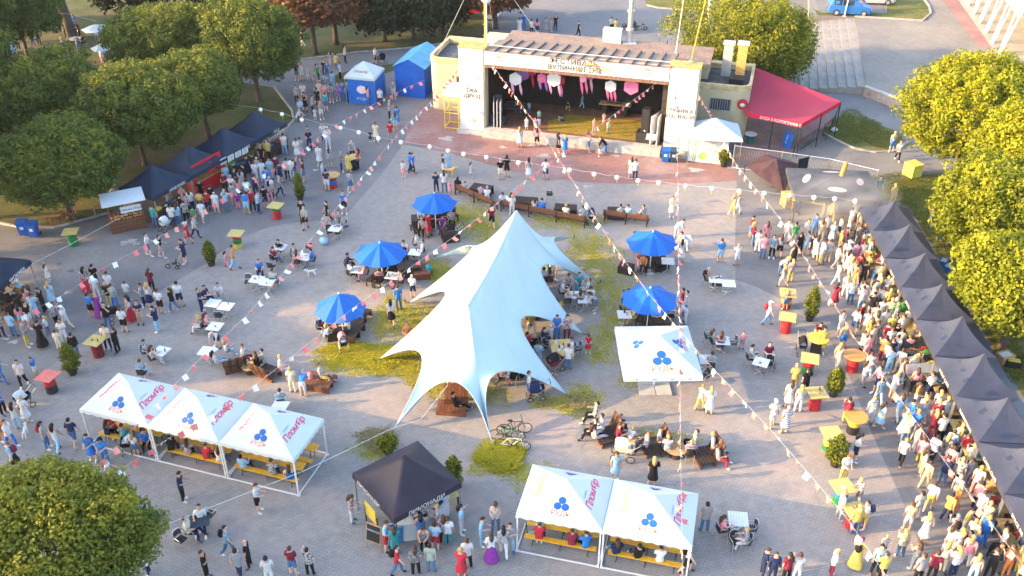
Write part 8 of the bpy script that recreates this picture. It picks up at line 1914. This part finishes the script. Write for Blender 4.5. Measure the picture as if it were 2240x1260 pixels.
# ================================================================== ANIMALS
def dog(label, px, py, rz, m_, s=1.0, lie=False):
    V, E, Rd = [], [], []
    def nd(q, r): V.append(q); Rd.append(r); return len(V) - 1
    hz = .50
    a = nd((0, 0, hz), (.085, .10)); b = nd((.22, 0, hz + .01), (.11, .125)); c = nd((.36, 0, hz + .03), (.095, .115)); d = nd((.47, 0, hz + .15), (.062, .07)); e = nd((.54, 0, hz + .23), (.068, .07)); f = nd((.63, 0, hz + .20), (.042, .042)); g_ = nd((.71, 0, hz + .185), (.030, .028))
    h = nd((-.20, 0, hz), (.09, .10)); t1 = nd((-.33, 0, hz + .06), (.028, .028)); t2 = nd((-.50, 0, hz + .16), (.016, .016))
    for x, y in ((a, b), (b, c), (c, d), (d, e), (e, f), (f, g_), (a, h), (h, t1), (t1, t2)): E.append((x, y))
    for s_ in (-1, 1):
        k1 = nd((.33, s_ * .08, .33), (.048, .05)); k2 = nd((.30, s_ * .085, .18), (.032, .032)); k3 = nd((.32, s_ * .085, .03), (.026, .026)); k4 = nd((.37, s_ * .085, .02), (.026, .02)); E += [(c, k1), (k1, k2), (k2, k3), (k3, k4)]
        k1 = nd((-.16, s_ * .085, .34), (.06, .07)); k2 = nd((-.30, s_ * .085, .20), (.030, .034)); k3 = nd((-.26, s_ * .085, .03), (.025, .025)); k4 = nd((-.20, s_ * .085, .02), (.026, .02)); E += [(h, k1), (k1, k2), (k2, k3), (k3, k4)]
        k1 = nd((.50, s_ * .06, hz + .28), (.028, .018)); k2 = nd((.48, s_ * .10, hz + .21), (.022, .012)); E += [(e, k1), (k1, k2)]
    me = bpy.data.meshes.new('skel'); me.from_pydata(V, E, []); o = bpy.data.objects.new('skel', me); COL.objects.link(o); o.modifiers.new('skin', 'SKIN')
    for i, sv in enumerate(me.skin_vertices[0].data): sv.radius = Rd[i]; sv.use_root = (i == 0)
    ss = o.modifiers.new('sub', 'SUBSURF'); ss.levels = 2; ss.render_levels = 2
    dg = bpy.context.evaluated_depsgraph_get(); dg.update(); ev = bpy.data.meshes.new_from_object(o.evaluated_get(dg)); bpy.data.objects.remove(o)
    ev.materials.clear(); ev.materials.append(m_); ev.polygons.foreach_set('use_smooth', [True] * len(ev.polygons))
    o = place(ev, 'dog', None, P(px, py), rz); o.scale = (s, s, s); tag(o, label, 'dog', 'dogs')
    mb = MB(); mb.lathe([(.066, -.01), (.070, 0), (.066, .012)], 12); c_ = mb.obj('collar', BC['m'], o, (.46, 0, hz + .13)); c_.rotation_euler = (0, R(50), 0)
    mb = MB(); [mb.ball((.60, s_ * .035, hz + .245), .012, 6, 4) for s_ in (-1, 1)]; mb.ball((.735, 0, hz + .19), .018, 6, 4); mb.obj('face_dark', m_black, o)['kind'] = 'stuff'
dog('sandy yellow dog standing beside the couple near the apron', 980, 386, R(-15), mat('fur_sand', (0.55, 0.36, 0.14), 0.9, 0.15, 12), 1.1)
dog('brown dog at the lawn edge, nearer the blue bins', 122, 492, R(10), mat('fur_brown', (0.20, 0.075, 0.03), 0.9, 0.2, 12), 1.0)
dog('brown dog at the lawn edge, nose to nose with another', 155, 484, R(195), mat('fur_brown2', (0.24, 0.09, 0.035), 0.9, 0.2, 12), 1.05)
dog('small white dog under the plaza cafe table', 683, 603, R(200), mat('fur_white', (0.70, 0.68, 0.64), 0.9, 0.1, 12), 0.7)
dog('white dog walking at the left margin', 57, 956, R(100), mat('fur_white2', (0.70, 0.68, 0.64), 0.9, 0.1, 12), 0.75)

# ================================================================== PRAMS, CYCLES
def wheel(par, c, r, w, axis_rz=0.0, spokes=True):
    mb = MB(); n_ = 18; pts = [(c[0] + r * math.cos(2 * math.pi * k / n_), c[1], c[2] + r * math.sin(2 * math.pi * k / n_)) for k in range(n_ + 1)]
    mb.tube(pts, w, 5); o = mb.obj('wheel', m_black, par)
    if spokes:
        mb = MB(); [mb.tube([c, (c[0] + r * .95 * math.cos(a), c[1], c[2] + r * .95 * math.sin(a))], 0.006, 3) for a in [k * math.pi / 4 for k in range(8)]]; mb.obj('spokes', m_metal, o)['kind'] = 'stuff'
    return o
def pram(label, px, py, rz, mhood, mseat=None, s=1.0, big=False):
    t = thing('pram', label, 'pram', P(px, py), rz, 'prams and strollers'); t.scale = (s, s, s); mseat = mseat or mhood
    r = .14 if not big else .17
    for x in (-.32, .32):
        for y in (-.24, .24): wheel(t, (x, y, r), r, .022)
    mb = MB(); v = [(-.28, -.17, .48), (.34, -.17, .48), (.34, .17, .48), (-.28, .17, .48), (-.36, -.21, .74), (.44, -.21, .74), (.44, .21, .74), (-.36, .21, .74)]; mb.add(v, [(3, 2, 1, 0), (0, 1, 5, 4), (1, 2, 6, 5), (2, 3, 7, 6), (3, 0, 4, 7)]); mb.obj('cot', mseat, t)
    mb = MB(); vs_ = []; n_ = 7
    for j in range(n_):
        a = math.pi * .12 + j * math.pi * .5 / (n_ - 1)
        for k in range(9): b = math.pi * k / 8; vs_.append((.02 - .40 * math.cos(a) * 1.0 , .215 * math.cos(b), .72 + .40 * math.sin(b) * math.sin(a * 0.9 + .35)))
    fs = [(j * 9 + k, j * 9 + k + 1, (j + 1) * 9 + k + 1, (j + 1) * 9 + k) for j in range(n_ - 1) for k in range(8)]; mb.add(vs_, fs); mb.obj('hood', mhood, t, smooth=True)
    for y in (-.24, .24):
        mb = MB(); mb.tube([(-.34, y, r), (.12, y, .5), (.5, y, .82), (.70, y, 1.0)], .014, 5); mb.tube([(.34, y, r), (-.1, y, .5)], .014, 5); mb.obj('frame_side', m_metal, t)
    mb = MB(); mb.tube([(.70, -.24, 1.0), (.74, 0, 1.03), (.70, .24, 1.0)], .02, 5); mb.obj('handle', m_black, t)
    mb = MB(); mb.box((.03, 0, .68), (.5, .3, .06)); mb.ball((-.18, 0, .74), .07, 8, 5); mb.obj('blanket', m_white, t)
mc = lambda k: MATS['cloth_' + CL[k][0].replace(' ', '_')]
pram('black stroller pushed along the park path', 836, 141, R(180), mc('k'))
pram('cream pram with big wheels in front of the right loungers', 1362, 1003, R(-10), mc('c'), big=True, s=1.15)
pram('black and red stroller below the yellow food table', 1212, 812, R(35), mc('k'), mc('m'), 1.1)
pram('dark stroller beside the person in blue shorts under the tent', 1172, 872, R(10), mc('n'))
pram('pink grey pram parked at the drooping parasol diners', 752, 765, R(-70), mc('p'), mc('k'))
pram('dark stroller with baby beside the back parasol bench', 990, 522, R(15), mc('k'), mc('w'))
pram('navy stroller parked at the end of the long middle bench', 1293, 488, R(-90), mc('n'))
pram('white pram pushed at the left margin of the plaza', 55, 892, R(50), mc('w'), mc('k'))
pram('white stroller frame by the wooden cart queue', 364, 503, R(60), mc('w'), mc('w'), 0.95)
pram('black stroller beside the round yellow topped barrel', 1752, 772, R(80), mc('k'))
pram('light stroller on the grass behind the stall row', 2106, 528, R(-30), mc('g'))
pram('blue green stroller by the first white canopy', 282, 985, R(-80), mc('t'), mc('k'))
pram('dark pram in the left plaza group', 258, 705, R(20), mc('k'), mc('g'))
def bicycle(label, px, py, rz, mf, lean=0.0, kid=False):
    t = thing('bicycle', label, 'bicycle', P(px, py), rz, 'parked bicycles'); t.rotation_euler = (lean, 0, rz); r = .34
    for x in (-.52, .52): wheel(t, (x, 0, r), r, .024)
    mb = MB(); A, B, C, D = (-.52, 0, r), (-.05, 0, .30), (-.18, 0, .82), (.38, 0, .80)
    for a, b in ((A, B), (A, C), (B, C), (B, D), (C, D), ((.52, 0, r), (.36, 0, .92))): mb.tube([a, b], .020, 6)
    mb.obj('frame', mf, t)
    mb = MB(); mb.tube([(.30, -.28, 1.0), (.37, -.1, .95), (.37, .1, .95), (.30, .28, 1.0)], .016, 5); mb.obj('handlebar', m_black, t)
    mb = MB(); mb.ball((-.21, 0, .92), .12, 8, 5, sc=(1.2, .6, .35)); mb.cyl((-.185, 0, .8), (-.2, 0, .9), .015, n=5); mb.obj('saddle', m_black, t)
    mb = MB(); mb.lathe([(.09, -.01), (.09, .01)], 12); o = mb.obj('crank', m_darkmetal, t, (-.05, 0.03, .30)); o.rotation_euler = (R(90), 0, 0)
    mb = MB(); mb.box((-.05, .1, .16), (.09, .09, .02)); mb.obj('pedal', m_black, t); mb = MB(); mb.box((-.05, -.1, .44), (.09, .09, .02)); mb.obj('pedal', m_black, t)
bicycle('white framed bicycle, front one of those beside the tent arm', 1122, 983, R(-8), m_white, 0.15)
bicycle('green bicycle in the middle of those beside the tent arm', 1110, 962, R(-5), BC['g'], 0.12)
bicycle('dark bicycle at the back of those beside the tent arm', 1125, 948, R(5), m_darkmetal, 0.1)
t = thing('toy_tricycle', 'red and yellow toy tricycle with push bar on the asphalt', 'tricycle', P(380, 586), R(190))
for c in ((.32, 0, .15), (-.25, -.2, .12), (-.25, .2, .12)): wheel(t, c, c[2] - .02, .028)
mb = MB(); mb.tube([(.3, 0, .18), (.2, 0, .42), (-.22, 0, .25)], .025, 6); mb.obj('frame', BC['r'], t); mb = MB(); mb.box((-.1, 0, .32), (.26, .22, .05)); mb.box((-.22, 0, .45), (.04, .22, .24)); mb.obj('seat', m_black, t); mb = MB(); mb.tube([(-.25, 0, .3), (-.62, 0, .98), (-.62, .15, .98), (-.62, -.15, .98)], .018, 5); mb.obj('push_bar', BC['y'], t); mb = MB(); mb.tube([(.22, -.18, .52), (.2, 0, .48), (.22, .18, .52)], .016, 5); mb.obj('handlebar', BC['o'], t)
t = thing('kick_scooter', 'child kick scooter with mint deck beside the right canopies', 'scooter', P(1168, 1168), R(185))
mb = MB(); mb.box((0, 0, .09), (.55, .12, .03)); mb.obj('deck', mc('M'), t); mb = MB(); mb.tube([(.28, 0, .1), (.36, 0, .85)], .016, 6); mb.obj('stem', m_black, t); mb = MB(); mb.tube([(.36, -.2, .86), (.36, .2, .86)], .016, 6); mb.obj('handlebar', m_black, t); wheel(t, (.34, 0, .07), .06, .018, spokes=False); wheel(t, (-.28, 0, .07), .06, .018, spokes=False)
def kart(label, px, py, rz, mf):
    t = thing('pedal_kart', label, 'pedal kart', P(px, py), rz, 'pedal karts in the car park')
    for x in (-.5, .55):
        for y in (-.38, .38): wheel(t, (x, y, .2), .17, .045)
    mb = MB(); mb.tube([(-.5, -.3, .25), (.55, -.25, .25), (.75, 0, .3), (.55, .25, .25), (-.5, .3, .25)], .035, 6); mb.obj('frame', mf, t); mb = MB(); mb.box((-.2, 0, .36), (.4, .4, .06)); mb.box((-.42, 0, .6), (.06, .4, .42)); mb.obj('seat', m_black, t); mb = MB(); mb.tube([(.45, 0, .3), (.25, 0, .72)], .02, 5); mb.obj('steering_column', m_black, t)
kart('red pedal kart farther off in the car park', 1378, 62, R(185), BC['r']); kart('yellow wheeled pedal kart beside the red one', 1398, 64, R(10), BC['y']); kart('blue and yellow pedal kart close behind the stage roof', 1468, 106, R(-10), BC['b'])

# ================================================================== VEHICLES AND FAR BUILDINGS
def car(name, label, px, py, z, rz, mb_, L=4.6, W=1.8, stations=None, cat='car'):
    t = thing(name, label, cat, P(px, py, z), rz)
    st = stations or [(-.5, .45, .62, .66, .40, .38), (-.485, .30, .95, 1.00, .47, .44), (-.40, .25, 1.0, 1.68, .49, .38), (-.2, .22, 1.0, 1.78, .5, .40), (.08, .22, 1.0, 1.74, .5, .40), (.20, .22, 1.0, 1.40, .5, .41), (.30, .22, .98, 1.04, .5, .45), (.45, .26, .85, .90, .48, .44), (.5, .38, .62, .66, .42, .40)]
    mb = MB(); vs_ = []
    for x, z0, zb, zr, wb, wr in st:
        X = x * L
        vs_ += [(X, -wb * W * .97, z0), (X, -wb * W, (z0 + zb) / 2), (X, -wb * W * .98, zb), (X, -wr * W, zr), (X, 0, zr + .03), (X, wr * W, zr), (X, wb * W * .98, zb), (X, wb * W, (z0 + zb) / 2), (X, wb * W * .97, z0)]
    n_ = 9; fs = []
    for i in range(len(st) - 1):
        for k in range(n_ - 1): fs.append((i * n_ + k, i * n_ + k + 1, (i + 1) * n_ + k + 1, (i + 1) * n_ + k))
    fs += [tuple(range(n_))[::-1], tuple(range((len(st) - 1) * n_, len(st) * n_))]
    mb.add(vs_, fs); mb.obj('body', mb_, t, smooth=False)
    gl = mat('car_glass', (0.02, 0.025, 0.03), 0.08, 0.05, spec=0.6)
    # side windows between the belt and the roof
    for s in (-1, 1):
        for a, b in ((2, 3), (3, 4)):
            q = []
            for i, f0 in ((a, .12), (b, .12)):
                x, z0, zb, zr, wb, wr = st[i]
                q.append((x, zb, zr, wb, wr))
            v = []
            for j, (x, zb, zr, wb, wr) in enumerate(q):
                dx = .012 if j == 0 else -.012
                for f_ in (.14, .84):
                    v.append(((x + dx) * L, s * (wb * .98 + (wr - wb * .98) * f_) * W * 1.012, zb + (zr - zb) * f_))
            mb = MB(); mb.add(v, [(0, 2, 3, 1) if s > 0 else (1, 3, 2, 0)]); mb.obj('side_window', gl, t)
    x4, x6 = st[4], st[6]; mb = MB(); v = []
    for f_ in (.15, .92):
        x = (x4[0] + (x6[0] - x4[0]) * f_) * L; zt = x4[3] + (x6[3] - x4[3]) * f_; w = (x4[5] + (x6[5] - x4[5]) * f_) * W * .88
        v += [(x, -w, zt + .05), (x, w, zt + .05)]
    mb.add(v, [(0, 2, 3, 1)]); mb.obj('windscreen', gl, t)
    for x in (-.31, .32):
        for s in (-1, 1):
            mb = MB(); mb.cyl((x * L, s * (W / 2 - .16), .32), (x * L, s * (W / 2 + .015), .32), .32, n=18); w = mb.obj('wheel', m_black, t); mb = MB(); mb.cyl((x * L, s * (W / 2 + .012), .32), (x * L, s * (W / 2 + .03), .32), .2, n=12); mb.obj('rim', m_metal, w)
    for s in (-1, 1): mb = MB(); mb.box((.485 * L, s * .62 * W / 2 * 1.1, .68), (.10, .32, .15)); mb.obj('headlight', m_white, t); mb = MB(); mb.box((-.492 * L, s * .62 * W / 2 * 1.1, .8), (.08, .2, .25)); mb.obj('tail_light', BC['r'], t)
    return t
car('minivan', 'blue minivan parked on the far right bay', 1855, 30, FZ + .021, R(-8), mat('car_blue', (0.02, 0.14, 0.42), 0.25, 0.04, spec=0.6), 4.4)
car('parked_car', 'silver car cut by the top edge beside the blue minivan', 1908, 6, FZ + .021, R(-6), mat('car_silver', (0.45, 0.46, 0.47), 0.25, 0.04, spec=0.6), 4.4)
# red truck below the autumn tree
t = thing('truck', 'red and white truck standing under the rust coloured tree', 'truck', P(1050, 38), R(-12))
m_trr = mat('truck_red', (0.25, 0.015, 0.02), 0.35, 0.1)
mb = MB(); mb.box((-2.6, 0, .95), (5.6, 2.2, .35)); mb.obj('chassis', m_trr, t); mb = MB(); mb.box((-2.9, 0, 1.9), (4.6, 2.2, 1.5)); mb.obj('cargo_box', mat('truck_cargo', (0.10, 0.075, 0.06), 0.7, 0.2), t)
mb = MB(); mb.prism([(.55, -1.05), (1.75, -1.05), (2.1, -.85), (2.1, .85), (1.75, 1.05), (.55, 1.05)], .75, 1.55); mb.obj('cab', m_trr, t); mb = MB(); mb.prism([(.6, -1.0), (1.5, -.95), (1.5, .95), (.6, 1.0)], 1.553, 2.4); mb.obj('cab_roof', m_white, t); mb = MB(); mb.box((1.52, 0, 1.95), (.03, 1.6, .55)); mb.obj('windscreen', m_black, t); mb = MB(); mb.box((2.0, 0, .65), (.4, 2.1, .3)); mb.obj('bumper', m_white, t)
for x in (-4.4, -1.2, 1.3):
    for s in (-1, 1): mb = MB(); mb.cyl((x, s * .85, .48), (x, s * 1.12, .48), .48, n=18); w = mb.obj('wheel', m_black, t); mb = MB(); mb.cyl((x, s * 1.115, .48), (x, s * 1.14, .48), .26, n=12); mb.obj('rim', m_metal, w)
# colonnade at the top right
cb = thing('colonnade', 'glazed building with slanting white posts and pale roof, top right corner', 'building', P(2200, 60, FZ))
c0 = Vector(cb.location); d_ = (P(2178, 104, FZ) - P(2130, 30, FZ)).normalized(); n_ = Vector((d_.y, -d_.x, 0)); n_ = n_ if n_.x > 0 else -n_
m_post = mat('white_steel', (0.66, 0.64, 0.62), 0.5, 0.05)
base = P(2130, 30, FZ) - c0
for k in range(-2, 5):
    a = base + d_ * (k * 3.2)
    for s in (-.55, .55): mb = MB(); mb.cyl(a + d_ * (s * .3), a + d_ * (s * 1.4) + n_ * .7 + Vector((0, 0, 4.2)), .13, .10, n=8); mb.obj('post', m_post, cb)
    mb = MB(); mb.box((0, 0, 0), (.9, .12, 2.6)); o = mb.obj('window_bay', mat('bay_glass', (0.10, 0.13, 0.18), 0.15), cb, a + d_ * 1.6 + n_ * 5.0 + Vector((0, 0, 1.6)), math.atan2(d_.y, d_.x)); mb = MB(); [mb.box((x, -.07, 0), (.05, .05, 2.6)) for x in (-.42, 0, .42)]; mb.obj('mullions', m_post, o)
ang = math.atan2(d_.y, d_.x)
mb = MB(); mb.box((0, 0, 0), (24, .12, 4.3)); mb.obj('back_wall', m_cream, cb, base + d_ * 3 + n_ * 5.2 + Vector((0, 0, 2.15)), ang)
for k in range(16): mb = MB(); mb.box((0, 0, 0), (1.46, 6.2, .22)); mb.obj('roof_panel', mat('pale_blue_roof', (0.42, 0.48, 0.54), 0.5, 0.08), cb, base + d_ * (-8.6 + k * 1.5) + n_ * 3.4 + Vector((0, 0, 4.35)), ang)
mb = MB(); mb.box((0, 0, 0), (24.2, .25, .4)); mb.obj('fascia', m_post, cb, base + d_ * 3 + n_ * .2 + Vector((0, 0, 4.3)), ang)
# ---- supplies behind the right stalls, bags and boxes
def crate(label, px, py, m_, s=.5, rz=.2, h=.35, nm='crate', lidm=None):
    t = thing(nm, label, nm.replace('_', ' '), P(px, py), rz, 'boxes and crates behind the stalls'); mb = MB()
    v = [(-s * .5, -s * .36), (s * .5, -s * .36), (s * .5, s * .36), (-s * .5, s * .36)]
    for a, b in zip(v, v[1:] + v[:1]): mb.box(((a[0] + b[0]) / 2, (a[1] + b[1]) / 2, h / 2), (abs(a[0] - b[0]) + .03, abs(a[1] - b[1]) + .03, h))
    mb.box((0, 0, .02), (s, s * .72, .03)); mb.obj('shell', m_, t); mb = MB(); mb.box((0, 0, h * .8), (s * .85, s * .55, h * .3)); mb.obj('contents', lidm or GOODC[2], t)
crate('red crate heaped beside the blue box behind the stalls', 2140, 610, BC['r'], .7, .4, lidm=GOODC[0]); crate('black crate behind the fifth stall on the grass', 2128, 598, m_black, .9, .5, .45, lidm=GOODC[1]); crate('light blue box behind the stalls near the tree', 2160, 622, mc('l'), .6, .1); crate('yellow bowl crate behind the stalls', 2122, 618, BC['y'], .45, .7, .2)
crate('cardboard box leaning behind the sixth stall', 2195, 790, mat('kraft', (0.38, 0.25, 0.13), 0.8), .8, .3, .5); crate('dark box with yellow things behind the sixth stall', 2215, 800, m_black, .7, -.3, .4, lidm=GOODC[0]); crate('blue cool box behind the third stall', 2062, 580, mc('b'), .6, .9, .4); crate('blue cool box, second behind the third stall', 2072, 592, mc('b'), .6, .8, .4)
def sack(label, px, py, m_, s=.35, h=.5):
    t = thing('bag', label, 'bag', P(px, py), random.uniform(0, 6), 'bags left on the ground'); mb = MB(); mb.ball((0, 0, h * .5), s, 10, 7, sc=(1, .75, h / (2 * s))); mb.obj('sack', m_, t, smooth=True); mb = MB(); mb.tube([(-.08, 0, h * .95), (0, 0, h * 1.25), (.08, 0, h * .95)], .015, 4); mb.obj('handles', m_, t)
sack('light blue plastic bag beside the lone white table', 709, 534, mc('l')); sack('green rucksack on the grass by the slatted seat deck', 938, 598, mc('t'), .33, .6); sack('white plastic bag on the grass beside the red awning', 1824, 288, m_white, .3, .35); sack('black bag under the picnic table beside the stretch tent', 1216, 668, mc('k'), .25, .45); sack('yellow bag beside the picnic chairs', 1228, 672, BC['y'], .22, .4); sack('red bag on the slatted brown pallet', 680, 838, mc('p'), .18, .7); sack('red bag at the knee of the sitter under the back parasol', 941, 510, mc('r'), .2, .5)
for px, py, lb in ((1167, 695, 'dark bean bag under the stretch tent edge'), (1185, 685, 'dark bean bag behind the first under the tent'), (1155, 757, 'dark bean bag under the person in red'), (1130, 822, 'black bean bag below the lower tent arm')):
    t = thing('bean_bag', lb, 'bean bag', P(px, py), random.uniform(0, 6), 'bean bags'); mb = MB(); mb.lathe([(.3, 0), (.46, .12), (.45, .28), (.3, .42), (.12, .46), (.01, .44)], 16); mb.obj('bag_body', mc('k'), t, smooth=True); mb = MB(); mb.tube([(-.1, 0, .46), (0, 0, .54), (.1, 0, .46)], .02, 4); mb.obj('handle', m_black, t)
# far lawn furniture
t = thing('lawn_table', 'round white table around the leaning tree', 'table', P(168, 100)); mb = MB(); mb.lathe([(.01, .7), (.6, .7), (.6, .74), (.01, .74)], 18); mb.obj('table_top', m_white, t); mb = MB(); mb.cyl((0, 0, 0), (0, 0, .7), .05, n=6); mb.obj('column', m_metal, t)
t = thing('lawn_counter', 'pale blue counter of the far lawn stall', 'counter', P(18, 118), R(20)); mb = MB(); mb.box((0, 0, .5), (1.5, .7, 1.0)); mb.obj('front', mc('l'), t); mb = MB(); mb.box((0, 0, 1.02), (1.6, .8, .04)); mb.obj('top', m_white, t)
for k, (px, py) in enumerate(((214, 84), (228, 132))):
    t = thing('lawn_chair', ['blue folding chairs table below the first white parasol', 'light blue folding chair below the second white parasol'][k], 'chair', P(px, py), .3); mb = MB(); mb.box((0, 0, .42), (.5, .5, .04)); mb.obj('seat', mc('l'), t); mb = MB(); mb.box((0, .26, .68), (.5, .04, .45), tilt=('X', -.2)); mb.obj('backrest', mc('l'), t); [MB().cyl((x, y, 0), (x, y, .42), .018, n=5).obj('leg', m_metal, t) for x in (-.22, .22) for y in (-.22, .22)]
# ---- thin smoke drifting from the grill
mb = MB(); mb.ball((0, 0, 0), 1.0, 20, 12); sm = mb.obj('smoke', [], None, P(1835, 440, 2.2), 0, True); sm.scale = (4.6, 2.6, 2.1); sm.rotation_euler = (0, 0, .25)
m = bpy.data.materials.new('grill_smoke'); m.use_nodes = True; nt = m.node_tree; n = nt.nodes; l = nt.links; n.remove(n['Principled BSDF'])
pv = n.new('ShaderNodeVolumePrincipled'); pv.inputs['Color'].default_value = (.85, .86, .9, 1); tc = n.new('ShaderNodeTexCoord'); nz = n.new('ShaderNodeTexNoise'); nz.inputs['Scale'].default_value = 1.6; nz.inputs['Detail'].default_value = 4; l.new(tc.outputs['Object'], nz.inputs['Vector'])
ln_ = n.new('ShaderNodeVectorMath'); ln_.operation = 'LENGTH'; l.new(tc.outputs['Object'], ln_.inputs[0]); mr = n.new('ShaderNodeMapRange'); mr.inputs['From Min'].default_value = 1.0; mr.inputs['From Max'].default_value = .1; mr.inputs['To Min'].default_value = 0; mr.inputs['To Max'].default_value = .40; l.new(ln_.outputs['Value'], mr.inputs['Value'])
r2 = n.new('ShaderNodeMapRange'); r2.inputs['From Min'].default_value = .38; r2.inputs['From Max'].default_value = .7; l.new(nz.outputs['Fac'], r2.inputs['Value']); mu = n.new('ShaderNodeMath'); mu.operation = 'MULTIPLY'; l.new(mr.outputs['Result'], mu.inputs[0]); l.new(r2.outputs['Result'], mu.inputs[1]); l.new(mu.outputs['Value'], pv.inputs['Density']); l.new(pv.outputs['Volume'], n['Material Output'].inputs['Volume'])
sm.data.materials.append(m); tag(sm, 'thin pale smoke drifting over the grill corner', 'smoke', kind='stuff')
# ================================================================== evening air
mb = MB(); mb.box((0, 60, 15.6), (420, 420, 33.4)); hz = mb.obj('haze', [])
m = bpy.data.materials.new('evening_haze'); m.use_nodes = True; n = m.node_tree.nodes; n.remove(n['Principled BSDF'])
pv = n.new('ShaderNodeVolumePrincipled'); pv.inputs['Color'].default_value = (0.92, 0.95, 1.0, 1); pv.inputs['Density'].default_value = 0.00011; pv.inputs['Anisotropy'].default_value = 0.2
m.node_tree.links.new(pv.outputs['Volume'], n['Material Output'].inputs['Volume'])
hz.data.materials.append(m); tag(hz, 'thin warm evening haze over the whole festival ground', 'haze', kind='stuff')
print('tris', sum(len(m.polygons) * 2 for m in bpy.data.meshes))
